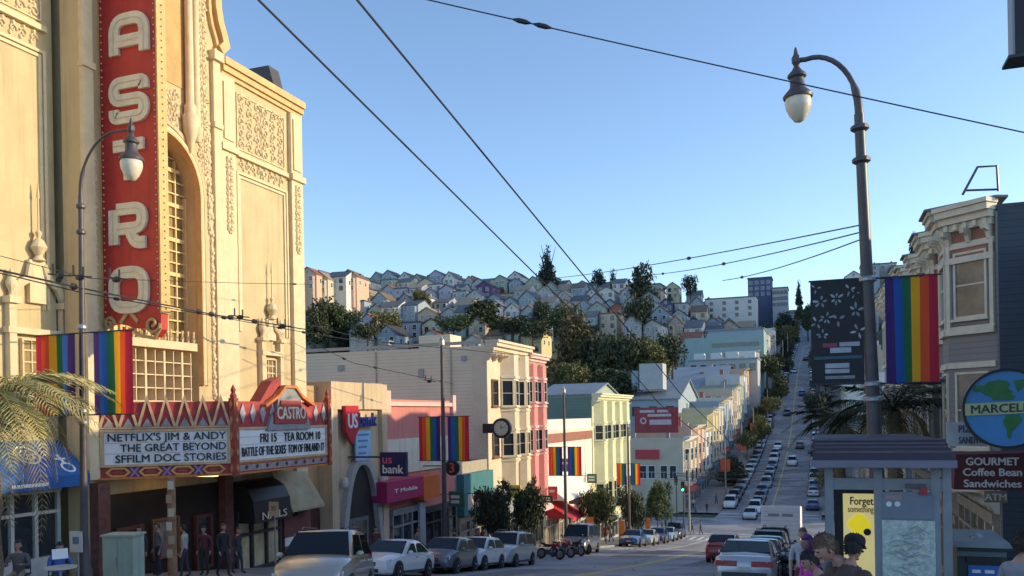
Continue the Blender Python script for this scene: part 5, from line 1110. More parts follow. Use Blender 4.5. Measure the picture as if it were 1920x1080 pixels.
    # far houses on the right hill behind the banners
    for i, (px, py, zc, c) in enumerate(((1630,498,430,'pale blue'),(1662,496,435,'pale grey'),(1690,500,425,'pale blue'),(1600,520,430,'white'),(1655,555,380,'grey'),(1625,575,370,'pale grey'),(1690,560,390,'pale blue'),(1590,560,420,'tan'))):
        p = at(px, py, zc); hill_house((p.x, p.y, p.z-8), 'flat' if i < 3 else 'gable', c, 'slate', f'{c} hill house seen behind the right lamp post, {ORD[i]} of eight there', 8.5, 12, 7.5, 2.8)
    tr('cypress','pine',1716,432,540,260,24,'slim dark conifer behind the bracketed cornice on the right',1,'conifer'); tr('cone','pine',1498,526,575,560,14,'pale slim tree at the top of the steep street',1,'conifer')
    # street trees along the steep street
    rd = random.Random(5); k = 0; cnt = {-1: -1, 1: -1}
    for y in list(range(150, 330, 14))+list(range(335, 640, 12)):
        for s in (-1, 1):
            if rd.random() < .15: continue
            cnt[s] += 1
            x = (-15.0+2.6*sstep(215,300,y) if s < 0 else 1.0)+rd.uniform(-.5,.5); yy = y+rd.uniform(-4,4)
            tree(rd.choice(['round','bush','cypress']), rd.choice(['dark','green','pine','olive']), (x, yy, G(yy)), rd.uniform(5, 8.5) if y > 250 else rd.uniform(4,5.5), rd.uniform(3.5, 5.5), f'{"left" if s < 0 else "right"} kerb tree on the steep street, tree {ORD[cnt[s]]} going uphill', 'street_tree', 'street trees along the steep street', k % 4); k += 1
special_hill()
# ------------------------------------------------------------------ vehicles (front towards -Y, origin on the ground)
PAINT = {}
def paint(n, rgb, metal=.35):
    if n not in PAINT: PAINT[n] = mat('car_paint_'+n, rgb, .28, .05, 1.5, metal=metal, coat=.8)
    return PAINT[n]
def car_proto(kind, rgb, far=False):
    """sedan / hatch / suv / van lofted from stations along the length"""
    L, W, H, belt, hood, yw, yr0, yr1, yb, deck = {'sedan': (4.6,1.78,1.43,.92,.88,-.95,-.15,1.05,1.75,.98), 'hatch': (4.1,1.74,1.5,.95,.92,-1.05,-.3,1.35,1.95,.97), 'suv': (4.6,1.86,1.75,1.08,1.05,-1.1,-.4,1.85,2.2,1.1), 'van': (4.9,1.9,1.95,1.1,1.05,-1.5,-.7,2.2,2.4,1.12)}[kind]
    t = thing('parked_car', 'x', 'car'); M = paint('base', rgb); w2 = W/2; f, r = -L/2, L/2
    st = [(f,.70,.34,.62),(f+.06,.82,.26,.72),(f+.35,.93,.2,hood-.1),(f+.8,.985,.2,hood),(yw-.1,1.0,.2,hood+.07),(yw+.5,1.0,.2,belt),(0.6,1.0,.2,belt+.01),(yb-.1,1.0,.2,belt+.02),(min(yb+.25,r-.2),.99,.2,deck),(r-.1,.93,.24,deck-.05),(r-.02,.86,.3,deck-.16),(r,.8,.36,deck-.3)]
    mb = MB(); rings = []
    for (y, k, zb, zt) in st:
        a = w2*k; hh = zt-zb
        half = [(0,zb),(a*.86,zb),(a*.97,zb+hh*.12),(a,zb+hh*.45),(a*.985,zb+hh*.66),(a*.93,zb+hh*.9),(a*.8,zt-.005),(a*.4,zt+.025),(0,zt+.03)]
        ring = half+[(-x, z) for x, z in half[-2:0:-1]]; rings.append([mb.bm.verts.new((x,y,z)) for x, z in ring])
    for A, B in zip(rings, rings[1:]):
        for k in range(len(A)): mb.bm.faces.new((A[k], A[(k+1)%len(A)], B[(k+1)%len(A)], B[k]))
    mb.bm.faces.new(rings[0]); mb.bm.faces.new(rings[-1][::-1])
    # cabin
    zr = H; wb_, wr = w2*.93, w2*.74
    cs = [(yw-.08,wb_*.93,belt-.06,wb_*.9,hood+.03),(yr0,wb_,belt-.05,wr,zr-.04),((yr0+yr1)/2,wb_,belt-.05,wr*1.01,zr),(yr1,wb_,belt-.05,wr*.97,zr-.05),(yb+.12,wb_*.94,belt-.06,wb_*.86,deck+.03)]
    rr = []
    for (y, a, z0, b, z1) in cs: rr.append([mb.bm.verts.new(p) for p in ((a,y,z0),(b+.02,y,z1-.06),(b*.9,y,z1),(0,y,z1+.025),(-b*.9,y,z1),(-b-.02,y,z1-.06),(-a,y,z0))])
    for A, B in zip(rr, rr[1:]):
        for k in range(6): mb.bm.faces.new((A[k], A[k+1], B[k+1], B[k]))
        mb.bm.faces.new((A[6], A[0], B[0], B[6]))
    mb.bm.faces.new(rr[0][::-1]); mb.bm.faces.new(rr[-1])
    mb.build('body', M, t, 38)
    def pane(name, pts, off, M_=GLASSC):
        b = MB(); n = (Vector(pts[1])-Vector(pts[0])).cross(Vector(pts[2])-Vector(pts[0])).normalized()
        c = sum((Vector(p) for p in pts), Vector())/len(pts)
        if n.dot(c-Vector((0,.3,belt))) < 0: n = -n
        b.hull8([Vector(p)-n*.02 for p in pts]+[Vector(p)+n*off for p in pts]); return b.build(name, M_, t)
    L4 = lambda a, b, s: Vector(a).lerp(Vector(b), s)
    A0, A1 = Vector((wb_*.93,yw-.08,hood+.03)), Vector((wr*.92,yr0,zr-.03)); 
    q = lambda P, Q, s0, s1: [L4(P,Q,s0), L4(P,Q,s1)]
    a0, a1 = L4(A0,A1,.08), L4(A0,A1,.93); mx = lambda v, s=1: Vector((-v.x*s, v.y, v.z))
    pane('windshield', [a0*1, mx(a0), mx(a1), a1], .028)
    B0, B1 = Vector((wb_*.86,yb+.12,deck+.03)), Vector((wr*.9,yr1,zr-.04)); b0, b1 = L4(B0,B1,.12), L4(B0,B1,.92); pane('rear_window', [b0, mx(b0), mx(b1), b1], .028)
    for s in (1,-1):
        S = lambda y, z: Vector((s*(lerp(wb_, wr+.02, (z-belt+.05)/(zr-.1-belt+.05))), y, z)); z0, z1 = belt+.03, zr-.14; ym = (yr0+yr1)/2-.1
        pane('side_window', [S(yw+.38,z0), S(ym-.05,z0), S(ym-.05,z1), S(yr0+.12,z1)], .014)
        pane('side_window', [S(ym+.05,z0), S(yb-.25,z0), S(yr1-.12,z1), S(ym+.05,z1)], .014)
    HL = mat('headlight_lens', (.55,.57,.6), .12, .1, 6, spec=.9); TL = mat('taillight_lens', (.35,.015,.015), .2, .15, 4)
    for s in (1,-1):
        b = MB(); b.hull8([Vector(p) for p in ((s*w2*.42,f+.03,.55),(s*w2*.86,f+.17,.56),(s*w2*.84,f+.35,.56),(s*w2*.42,f+.3,.55),(s*w2*.46,f+.05,.70),(s*w2*.9,f+.24,.76),(s*w2*.87,f+.4,.76),(s*w2*.46,f+.3,.70))]); b.build('headlight', HL, t)
        zt_ = deck-.12
        b = MB(); b.hull8([Vector(p) for p in ((s*w2*.22,r-.14,zt_-.2),(s*w2*.9,r-.2,zt_-.2),(s*w2*.9,r-.005,zt_-.2),(s*w2*.22,r+.014,zt_-.2),(s*w2*.22,r-.14,zt_-.04),(s*w2*.92,r-.25,zt_-.04),(s*w2*.895,r-.03,zt_-.04),(s*w2*.22,r-.002,zt_-.04))] if kind in ('sedan','hatch') else [Vector(p) for p in ((s*w2*.76,r-.2,zt_-.3),(s*w2*.96,r-.3,zt_-.3),(s*w2*.93,r-.02,zt_-.3),(s*w2*.76,r+.012,zt_-.3),(s*w2*.76,r-.2,zt_+.25),(s*w2*.93,r-.3,zt_+.25),(s*w2*.9,r-.06,zt_+.25),(s*w2*.76,r-.04,zt_+.25))]); b.build('taillight', TL, t)
    if not far:
        MB().wb(-w2*.38, w2*.38, f-.005, f+.1, .52, .66).build('grille', DARK, t); MB().wb(-w2*.5, w2*.5, f-.012, f+.1, .3, .42).build('air_intake', BLACK, t)
        MB().wb(-.17, .17, f-.02, f, .44, .52).build('number_plate', mat('plate_white', (.6,.6,.58), .4, .1, 5), t); MB().wb(-.17, .17, r, r+.03, deck-.42, deck-.32).build('number_plate', mat('plate_white'), t)
        MB().wb(-w2*.7, w2*.7, r-.06, r+.035, .36, .5).build('bumper', DARK, t)
        for s in (1,-1):
            MB().hull8([Vector((s*x,y,z)) for x,y,z in ((w2*.95,f+1.3,.24),(w2+.012,f+1.3,.24),(w2+.012,r-1.35,.24),(w2*.95,r-1.35,.24),(w2*.95,f+1.3,.33),(w2+.012,f+1.3,.33),(w2+.012,r-1.35,.33),(w2*.95,r-1.35,.33))]).build('side_skirt', DARK, t)
            for y in ((yr0+yr1)/2-.25, yb-.45): MB().wb(s*w2*.985-.02, s*w2*.985+.02, y-.1, y+.1, belt-.14, belt-.11).build('door_handle', CHROME, t)
            if kind in ('suv','van'): MB().tube([(s*wr*.8,yr0+.1,zr+.0),(s*wr*.82,yr0+.3,zr+.07),(s*wr*.82,yr1-.3,zr+.06),(s*wr*.8,yr1-.1,zr-.03)], .02).build('roof_rail', DARK, t)
            MB().tube([(s*.1+.2,yw-.02,hood+.07),(s*.1-.25,yw+.22,hood+.17)], .012).build('wiper', BLACK, t)
            MB().lathe((s*w2*.72,f+.06,.38), [(.06,-.02),(.06,.02)], 10, Vector((0,-1,0))).build('fog_lamp', mat('headlight_lens'), t)
        MB().wb(-w2*.4, w2*.4, f-.014, f+.1, .585, .6).build('grille_bar', CHROME, t)
        for s in (1,-1): MB().ball((s*(w2+.06), yw+.35, belt+.06), (.1,.06,.075), 8, 6).build('wing_mirror', M, t, 60)
    for s in (1,-1):
        for y in (f+.85, r-.9):
            c = Vector((s*(w2-.09), y, .32)); ax = Vector((s,0,0))
            MB().lathe(c+ax*-.02, [(.39,0),(.39,.115)], 20, ax).build('wheel_arch', BLACK, t)
            wh = MB().lathe(c-ax*.08, [(.22,-.02),(.31,0),(.32,.05),(.32,.15),(.3,.2),(.21,.205)], 20, ax).build('wheel', RUBBER, t, 40)
            if not far: MB().lathe(c+ax*.06, [(.21,0),(.21,.07),(.15,.05),(.06,.055),(.05,.075)], 14, ax).build('rim', mat('alloy', (.45,.46,.48), .3, .15, 8, metal=.8), wh, 40)
    return t
def moto_proto(rgb, label='x'):
    t = thing('motorcycle', label, 'motorcycle'); M = mat('moto_paint_%d' % int(rgb[0]*100), rgb, .3, .1, 2, coat=.6)
    for y, n in ((-.68,'front'),(.68,'rear')):
        mb = MB(); mb.tube([(0, y+.27*math.cos(k*math.pi/9), .33+.27*math.sin(k*math.pi/9)) for k in range(19)], .06, 7, False); w_ = mb.build('wheel', RUBBER, t, 50)
        MB().lathe((-.05,y,.33), [(.21,0),(.22,.03),(.05,.02),(.05,.08),(.22,.07),(.21,.1)], 14, Vector((1,0,0))).build('rim', STEEL, w_, 40)
    MB().tube([(.09,-.68,.33),(.09,-.42,.98)], .03).tube([(-.09,-.68,.33),(-.09,-.42,.98)], .03).build('fork', STEEL, t)
    MB().tube([(0,-.42,.9),(0,-.1,.5),(0,.3,.45),(0,.68,.33)], .05).tube([(0,-.42,.92),(0,.2,.72),(0,.6,.75)], .035).build('frame', DARK, t)
    MB().ball((0,-.05,.42), (.16,.24,.19), 8, 6).wb(-.13,.13,-.02,.3,.3,.55).build('engine', mat('engine_grey', (.16,.16,.17), .4, .3, 8, metal=.7), t)
    MB().ball((0,-.18,.84), (.15,.3,.13), 10, 7).build('tank', M, t, 60)
    MB().ball((0,.3,.83), (.14,.32,.07), 10, 6).ball((0,.62,.9), (.12,.2,.06), 8, 6).build('seat', BLACK, t, 60)
    MB().ball((0,-.52,.9), (.17,.13,.2), 8, 6).build('fairing', M, t, 60)
    MB().tube([(-.36,-.3,1.03),(-.15,-.4,1.02),(.15,-.4,1.02),(.36,-.3,1.03)], .018).build('handlebar', DARK, t)
    for s in (1,-1): MB().tube([(s*.25,-.36,1.03),(s*.34,-.4,1.2)], .01).ball((s*.35,-.4,1.22), (.07,.02,.045), 8, 5).build('mirror', DARK, t)
    MB().ball((0,-.64,.88), (.1,.05,.1), 8, 6).build('headlight', mat('headlight_lens'), t, 60)
    MB().tube([(.16,.1,.32),(.17,.5,.34),(.17,.85,.42)], .05, 7).build('exhaust', CHROME, t); MB().wb(-.08,.08,.82,.86,.72,.8).build('taillight', mat('taillight_lens'), t)
    return t
CARC = {'silver': (.5,.51,.52), 'white': (.72,.73,.74), 'grey': (.17,.18,.2), 'dark grey': (.06,.065,.07), 'black': (.02,.02,.022), 'blue': (.05,.12,.26), 'pale blue': (.34,.46,.56), 'champagne': (.48,.43,.35), 'red': (.4,.03,.03), 'teal': (.16,.3,.34), 'navy': (.03,.05,.11)}
PROTO = {}
def put_car(kind, c, x, yc, rz, label, group=None, far=False, name='parked_car'):
    key = (kind, far)
    if key not in PROTO: PROTO[key] = [car_proto(kind, CARC['silver'], far), False]; index_kids()
    p, used = PROTO[key]; o = p if not used else copy_tree(p); PROTO[key][1] = True
    kids = children(o); o.name = name; o['label'] = label; o['category'] = 'car'
    if group: o['group'] = group
    z = GX(x,yc); sl = math.atan2(GX(x,yc+2)-GX(x,yc-2), 4); tl = math.atan2(GX(x+1,yc)-GX(x-1,yc), 2)
    o.location = (x, yc, z+.005); o.rotation_mode = 'XYZ'
    # pitch with the road, then turn
    q = Matrix.Rotation(-tl, 4, 'Y') @ Matrix.Rotation(sl, 4, 'X') @ Matrix.Rotation(rz, 4, 'Z'); o.rotation_euler = q.to_euler()
    for ch in kids:
        if ch.name.startswith(('body', 'wing_mirror')):
            ch.material_slots[0].link = 'OBJECT'; ch.material_slots[0].material = paint(c.replace(' ','_'), CARC[c], .0 if c in ('white','red') else .45)
    return o
def cars():
    def kerb(px): return PX(px, 1000, -14.5).y                      # front corner of a parked car on the left
    g = 'cars parked along the left kerb'
    put_car('suv', 'champagne', -11.9, 18.7, .37, 'champagne coloured car driving up the road in the left lane, nearest on the left', name='moving_car')
    for kind, c, px, lb in (('sedan','white',732,'white saloon parked behind the champagne car by the bank'),('hatch','grey',845,'grey car parked below the navy bank sign'),('hatch','white',903,'white hatchback parked between the grey car and the silver off-roader'),('suv','silver',966,'silver off-roader parked just before the red motorcycles'),('van','grey',1108,'tall grey off-roader parked right after the motorcycles')):
        y = kerb(px-14); put_car(kind, c, -15.4, y+2.35, .05+rd0.uniform(-.02,.02), lb, g)
    for i, (kind, c, y, lb) in enumerate((('sedan','blue',72.5,'dark blue saloon parked behind the tall grey off-roader'),('sedan','silver',78.6,'silver saloon parked behind the dark blue saloon'),('hatch','navy',84.2,'navy hatchback third from the crossing on the left kerb'),('sedan','pale blue',89.6,'pale blue saloon second from the crossing on the left kerb'),('suv','dark grey',94.6,'dark off-roader parked nearest the crossing on the left kerb'))):
        put_car(kind, c, -15.4, y, 0.03, lb, g, i > 2)
    # right side: rear views
    put_car('sedan', 'silver', -2.15, 27.3, math.pi, 'silver saloon seen from behind at the bottom right of the road')
    put_car('sedan', 'pale blue', -2.2, 33.0, math.pi, 'pale blue saloon directly ahead of the nearest silver saloon', 'cars along the right kerb')
    put_car('hatch', 'teal', -2.3, 38.6, math.pi, 'teal hatchback ahead of the pale blue saloon', 'cars along the right kerb')
    put_car('suv', 'pale blue', -2.5, 44.6, math.pi, 'pale blue off-roader behind the dark van', 'cars along the right kerb')
    put_car('van', 'black', -2.6, 51.5, math.pi, 'black van standing behind the white box truck', 'cars along the right kerb')
    put_car('hatch', 'red', -5.0, 47.5, math.pi, 'red car in the lane left of the black van', None)
    # beyond the crossing
    rd = random.Random(21); ck = ['silver','white','grey','dark grey','blue','pale blue','black','silver','navy','white']; n = 0
    for i, y in enumerate((120.5,126.5,132.5,138.5,145,152,159,166,174,182,190,199)):
        put_car(['sedan','suv','hatch','sedan'][i % 4], ck[i % 10], -9.2+rd.uniform(-.2,.2), y, 0, f'{ck[i % 10]} car, {ORD[i]} in the queue of oncoming traffic beyond the crossing', 'oncoming cars beyond the crossing', True, 'moving_car')
    put_car('suv', 'white', -5.6, 178, 0, 'white car coming down the middle of the street beyond the crossing', None, True, 'moving_car')
    y = 131; i = 0
    while y < 620:
        xl = -13.0+2.4*sstep(215,300,y)
        if rd.random() < .9:
            c = rd.choice(ck); put_car(rd.choice(['sedan','suv','hatch','sedan']), c, xl, y, 0, f'{c} car parked on the left of the steep street, car {ORD[i]} going uphill', 'cars parked up the steep street', True); i += 1
        y += 6.3+(4 if y > 300 else 0)
    y = 131; i = 0
    while y < 560:
        xr = -1.4-1.2*sstep(215,300,y)
        if rd.random() < .85:
            c = rd.choice(ck); put_car(rd.choice(['sedan','suv','hatch','sedan']), c, xr, y, math.pi, f'{c} car parked on the right of the steep street, car {ORD[i]} going uphill', 'cars parked up the steep street', True); i += 1
        y += 6.6+(5 if y > 300 else 0)
    for i, (y, x) in enumerate(((200,-4.6),(238,-8.6),(262,-5.2),(300,-8.4),(345,-5.4))): put_car('sedan', ck[i+2], x, y, 0 if x < -7 else math.pi, f'{ck[i+2]} car driving on the steep street, {ORD[i]} moving car uphill', 'cars driving on the steep street', True, 'moving_car')
    # white box truck
    t = thing('box_truck', 'white box truck seen from behind ahead of the black van', 'truck', (-2.7, 62, G(62))); t.rotation_euler = (math.atan(-.12),0,0)
    def add(mb, name, M, parent=None, sm=0): o = mb.build(name, M, None, sm); o.parent = parent or t; return o
    bx = add(MB().wb(-1.25,1.25,-2.4,3.0,.95,3.45), 'cargo_box', mat('truck_white', (.85,.86,.87), .45, .08, 1.5))
    add(MB().wb(-1.12,1.12,-2.44,-2.401,1.05,3.3), 'roller_door', mat('truck_door', (.82,.83,.84), .5, .06, .5, .5, kind='siding', p=(.3,)), bx)
    for k, (a, b) in enumerate(((-.8,-.1),(.1,.8))): add(MB().wb(a,b,-2.46,-2.441,2.72,2.9), 'door_lettering', mat('letter_grey', (.3,.33,.4), .5, .2, 3), bx)
    add(MB().wb(-1.2,1.2,3.2,5.0,.6,2.5), 'cab', mat('truck_white')); add(MB().wb(-1.1,1.1,-2.5,3.2,.55,.94), 'chassis', DARK); add(MB().wb(-1.2,1.2,-2.55,-2.4,.5,.7), 'bumper', STEEL)
    for s in (1,-1):
        add(MB().wb(s*1.05-.1,s*1.05+.1,-2.47,-2.441,.75,.9), 'taillight', mat('taillight_lens'))
        for y in (-1.5, 3.9): add(MB().lathe((s*.85,y,.45), [(.3,0),(.45,.02),(.45,.28),(.3,.3)], 18, Vector((s,0,0))), 'wheel', RUBBER, None, 40)
    # motorcycles
    red = moto_proto((.45,.03,.03)); index_kids(); blk = moto_proto((.025,.025,.03)); index_kids(); first = {}
    for i, (p, x, y, rz, lb, gp) in enumerate(((red,-15.2,48.1,1.25,'red motorcycle next to the silver off-roader','l'),(red,-15.1,50.1,1.2,'red motorcycle between the other red one and the black one','l'),(blk,-14.9,52.1,1.0,'black motorcycle with its front wheel turned to the road','l'),(blk,-15.0,53.9,1.1,'black motorcycle tucked against the tall grey off-roader','l'),
            (blk,-.95,28.0,-2.0,'black motorcycle parked right beside the nearest silver saloon','r'),(blk,-1.0,29.8,-1.9,'black motorcycle second from camera on the right kerb','r'),(blk,-1.0,31.6,-1.8,'black motorcycle third from camera on the right kerb','r'),(blk,-1.05,33.6,-1.85,'black motorcycle farthest up the right kerb row','r'))):
        o = p if p.name not in first else copy_tree(p); first[p.name] = 1
        o['label'] = lb; o['group'] = 'motorcycles on the left kerb' if gp == 'l' else 'motorcycles on the right kerb'
        o.location = (x, y, GX(x,y)); o.rotation_euler = (Matrix.Rotation(-.13, 4, 'X') @ Matrix.Rotation(rz, 4, 'Z') @ Matrix.Rotation(.12, 4, 'Y')).to_euler()
rd0 = random.Random(2)
cars()
# ------------------------------------------------------------------ people
def rotx(v, a, c): v = Vector(v)-c; v.rotate(Matrix.Rotation(a, 3, 'X')); return v+c
def person(label, loc, rz, shirt, pants, skin=(.42,.24,.17), hair=(.03,.02,.015), h=1.74, lean=0.0, seated=False, stride=0.0, arms=None, head=(0,0), hairlen=0, hat=None, shoes=(.03,.03,.03), sleeve='long', scarf=None, group=None, vox=.0125, skirt=None, bag=None, name='person'):
    s = h/1.74; PV = Vector((0,0,.93)); bones = []
    up_b = lambda p: rotx(p, lean, PV)
    J = {'pelvis': PV.copy(), 'waist': up_b((0,.0,1.06)), 'chest': up_b((0,.0,1.28)), 'nb': up_b((0,.01,1.45)), 'nt': up_b((0,-.015,1.54))}
    for k, sg in (('l',1),('r',-1)):
        st = stride*sg; J[k+'hip'] = Vector((.088*sg,0,.90))
        if seated: J[k+'knee'] = Vector((.13*sg,-.43,.93)); J[k+'ank'] = Vector((.13*sg,-.46,.50)); J[k+'toe'] = Vector((.14*sg,-.62,.455))
        else: J[k+'knee'] = Vector((.095*sg,-.03-st*.5,.49)); J[k+'ank'] = Vector((.1*sg,.03-st*(.95 if st > 0 else 1.15),.085+max(0,-st)*.12)); J[k+'toe'] = J[k+'ank']+Vector((.02*sg,-.17,-.05))
        sh = up_b((.185*sg,.01,1.40)); J[k+'sh'] = sh
        e, w_ = (arms[0 if sg > 0 else 1] if arms else ((.05*sg,.03+st*.3,-.28),(.06*sg,-.07+st*.5,-.53)))
        J[k+'el'] = sh+Vector(e); J[k+'wr'] = sh+Vector(w_); d = (J[k+'wr']-J[k+'el']).normalized(); J[k+'pa'] = J[k+'wr']+d*.075
    V = []; E = []; RR = []; idx = {}
    def add(n, p, r): idx[n] = len(V); V.append(p); RR.append(r)
    for n, r in (('pelvis',(.155,.115)),('waist',(.14,.10)),('chest',(.17,.115)),('nb',(.075,.065)),('nt',(.052,.052))): add(n, J[n], r)
    for a, b in (('pelvis','waist'),('waist','chest'),('chest','nb'),('nb','nt')): E.append((idx[a], idx[b]))
    for k in 'lr':
        for n, r in (('hip',.098),('knee',.062),('ank',.043),('toe',.04),('sh',.066),('el',.044),('wr',.03),('pa',.034)): add(k+n, J[k+n], (r, r))
        for a, b in (('pelvis',k+'hip'),(k+'hip',k+'knee'),(k+'knee',k+'ank'),(k+'ank',k+'toe'),('chest',k+'sh'),(k+'sh',k+'el'),(k+'el',k+'wr'),(k+'wr',k+'pa')): E.append((idx[a], idx[b]))
        d = (J[k+'pa']-J[k+'wr']).normalized(); sd = d.cross(Vector((0,0,1)) if abs(d.z) < .8 else Vector((1,0,0))).normalized(); cu = d.cross(sd)
        for f in range(4):
            o = (f-1.5)*.019; L = (.062,.074,.07,.055)[f]; p0 = J[k+'pa']+sd*o+d*.022; p1 = p0+d*L*.55-cu*.008; p2 = p1+d*L*.42-cu*.02
            add(f'{k}f{f}a', p0, (.0105,.0105)); add(f'{k}f{f}b', p1, (.0095,.0095)); add(f'{k}f{f}c', p2, (.008,.008))
            E += [(idx[k+'pa'], idx[f'{k}f{f}a']), (idx[f'{k}f{f}a'], idx[f'{k}f{f}b']), (idx[f'{k}f{f}b'], idx[f'{k}f{f}c'])]
        p0 = J[k+'pa']-sd*.035-d*.02; p1 = p0-sd*.022+d*.035-cu*.01; add(k+'ta', p0, (.013,.013)); add(k+'tb', p1, (.010,.010)); E += [(idx[k+'pa'], idx[k+'ta']), (idx[k+'ta'], idx[k+'tb'])]
    me = bpy.data.meshes.new('p'); me.from_pydata([tuple(v) for v in V], E, []); ob = bpy.data.objects.new('p', me); COL.objects.link(ob)
    md = ob.modifiers.new('s', 'SKIN'); md.use_smooth_shade = True
    for i, q in enumerate(me.skin_vertices[0].data): q.radius = RR[i]; q.use_root = i == 0
    sb = ob.modifiers.new('u', 'SUBSURF'); sb.levels = 1
    dg = bpy.context.evaluated_depsgraph_get(); m1 = bpy.data.meshes.new_from_object(ob.evaluated_get(dg)); bpy.data.objects.remove(ob); bpy.data.meshes.remove(me)
    bm = bmesh.new(); bm.from_mesh(m1); bpy.data.meshes.remove(m1)
    # head
    RH = Matrix.Rotation(lean*.6+head[0], 3, 'X'); RZ = Matrix.Rotation(head[1], 3, 'Z'); hc = J['nt']+RH @ Vector((0,-.02,.095))
    def hp(v): v = Vector(v); v.rotate(RZ); v.rotate(RH); return hc+v
    def ell(c, r, fn=None, seg=16):
        res = bmesh.ops.create_uvsphere(bm, u_segments=seg, v_segments=seg*3//4, radius=1)
        for v in res['verts']:
            q = Vector((v.co.x*r[0], v.co.y*r[1], v.co.z*r[2])); q = fn(q) if fn else q; v.co = hp(q+Vector(c))
    def skull(q):
        if q.z < 0: t = -q.z/.118; q.x *= 1-.38*t*t; q.y = q.y*(1-.25*t) - .012*t
        return q
    ell((0,0,0), (.078,.096,.118), skull, 20); ell((0,-.098,-.012), (.013,.02,.024), None, 8); ell((0,-.088,-.052), (.026,.014,.011), None, 8); ell((0,-.082,-.095), (.03,.022,.02), None, 8)
    for sg in (1,-1): ell((.08*sg,.008,-.01), (.012,.02,.032), None, 8); ell((.03*sg,-.084,.03), (.024,.012,.008), None, 8)
    m2 = bpy.data.meshes.new('p2'); bm.to_mesh(m2); bm.free(); ob = bpy.data.objects.new('p2', m2); COL.objects.link(ob)
    rm = ob.modifiers.new('r', 'REMESH'); rm.mode = 'VOXEL'; rm.voxel_size = vox; sm = ob.modifiers.new('sm', 'SMOOTH'); sm.factor = .5; sm.iterations = 2
    dg = bpy.context.evaluated_depsgraph_get(); m3 = bpy.data.meshes.new_from_object(ob.evaluated_get(dg)); bpy.data.objects.remove(ob); bpy.data.meshes.remove(m2)
    m3.name = 'person'; SK = mat('skin_%d' % int(skin[0]*100), skin, .55, .08, 6); ms = [SK, mat('cloth_%d_%d_%d' % tuple(int(c*100) for c in shirt), shirt, .85, .15, 4), mat('cloth_%d_%d_%d' % tuple(int(c*100) for c in pants), pants, .85, .15, 4), mat('cloth_%d_%d_%d' % tuple(int(c*100) for c in shoes), shoes, .6, .1, 4), mat('mouth_red', (.25,.08,.07), .6, .05), mat('eye_dark', (.03,.025,.02), .2, .05)]
    for M_ in ms: m3.materials.append(M_)
    B = [('nb','nt',0),('pelvis','waist',1),('waist','chest',1),('chest','nb',1)]
    for k in 'lr': B += [(k+'hip',k+'knee',2),(k+'knee',k+'ank',2),(k+'ank',k+'toe',3),('chest',k+'sh',1),(k+'sh',k+'el',1),(k+'el',k+'wr',1 if sleeve == 'long' else 0),(k+'wr',k+'pa',0),('pelvis',k+'hip',2)]
    BB = [(J[a], J[b]-J[a], (J[b]-J[a]).length_squared, mi) for a, b, mi in B]
    for p in m3.polygons:
        c = p.center; p.use_smooth = True
        l_ = c-hc; l_.rotate(RH.inverted()); l_.rotate(RZ.inverted())
        if l_.length < .135 and l_.z > -.125 or (c-J['nt']).length < .06:
            p.material_index = 0
            if abs(l_.z+.052) < .008 and abs(l_.x) < .026 and l_.y < -.05: p.material_index = 4
            elif abs(l_.z-.014) < .009 and .018 < abs(l_.x) < .044 and l_.y < -.05: p.material_index = 5
            continue
        best = 9; 
        for a, d, l2, mi in BB:
            t = min(1, max(0, (c-a).dot(d)/l2)); q = (c-a-d*t).length_squared
            if q < best: best = q; bi = mi
        p.material_index = bi
    pr = bpy.data.objects.new(name, m3); COL.objects.link(pr); tag(pr, label, 'person', group)
    def child(mb, nm, M_, sm=70): o = mb.build(nm, M_, None, sm); o.parent = pr; return o
    # hair: shell over the skull, longer at the back if wanted
    HM_ = mat('hair_%d' % int(hair[0]*100), hair, .7, .35, 12, .4, 60)
    if hat is None or hat != 'none':
        mb = MB(); res = bmesh.ops.create_uvsphere(mb.bm, u_segments=22, v_segments=16, radius=1); kill = []
        for v in res['verts']:
            x, y, z = v.co; r_ = 1.1+.03*math.sin(9*x+5*z)+.02*math.sin(17*y); 
            vis = (z > .28 if y < -.2 else z > -.35-.0*hairlen if y < .35 else z > -.62) or (hairlen and y > -.15 and z > -.9)
            q = Vector((x*.078*r_, y*.096*r_+.004, z*.118*r_+.004)); 
            if hairlen and z < -.1: q.z -= hairlen*(-z)*.6; q.y += .01
            v.co = hp(q); 
            if not vis: kill.append(v)
        bmesh.ops.delete(mb.bm, geom=kill, context='VERTS'); bmesh.ops.solidify(mb.bm, geom=mb.bm.faces[:], thickness=.012)
        if vox < .0124:
            rg = random.Random(5); vl = [v.co.copy() for v in mb.bm.verts]
            for q in rg.sample(vl, min(230, len(vl))):
                d = (q-hc).normalized(); e = (d*.5+Vector((rg.uniform(-.6,.6), rg.uniform(-.1,.7), rg.uniform(-.5,.3)))).normalized(); l = rg.uniform(.010,.024); mb.tube([q-d*.004, q+d*.008+e*l*.5, q+e*l+d*.004], [.007,.006,.001], 4)
        child(mb, 'hair', HM_)
    if hat and hat != 'none':
        mb = MB(); ax = (hp((0,0,1))-hp((0,0,0))).normalized(); mb.lathe(hp((0,.0,.03)), [(.092,0),(.1,.02),(.1,.06),(.09,.085),(.06,.108),(.01,.115)], 16, ax); mb.hull8([hp(p) for p in ((-.07,-.08,.035),(.07,-.08,.035),(.05,-.18,.02),(-.05,-.18,.02),(-.07,-.08,.05),(.07,-.08,.05),(.05,-.175,.03),(-.05,-.175,.03))]); child(mb, 'cap', mat('cloth_%d_%d_%d' % tuple(int(c*100) for c in hat), hat, .9, .15, 4))
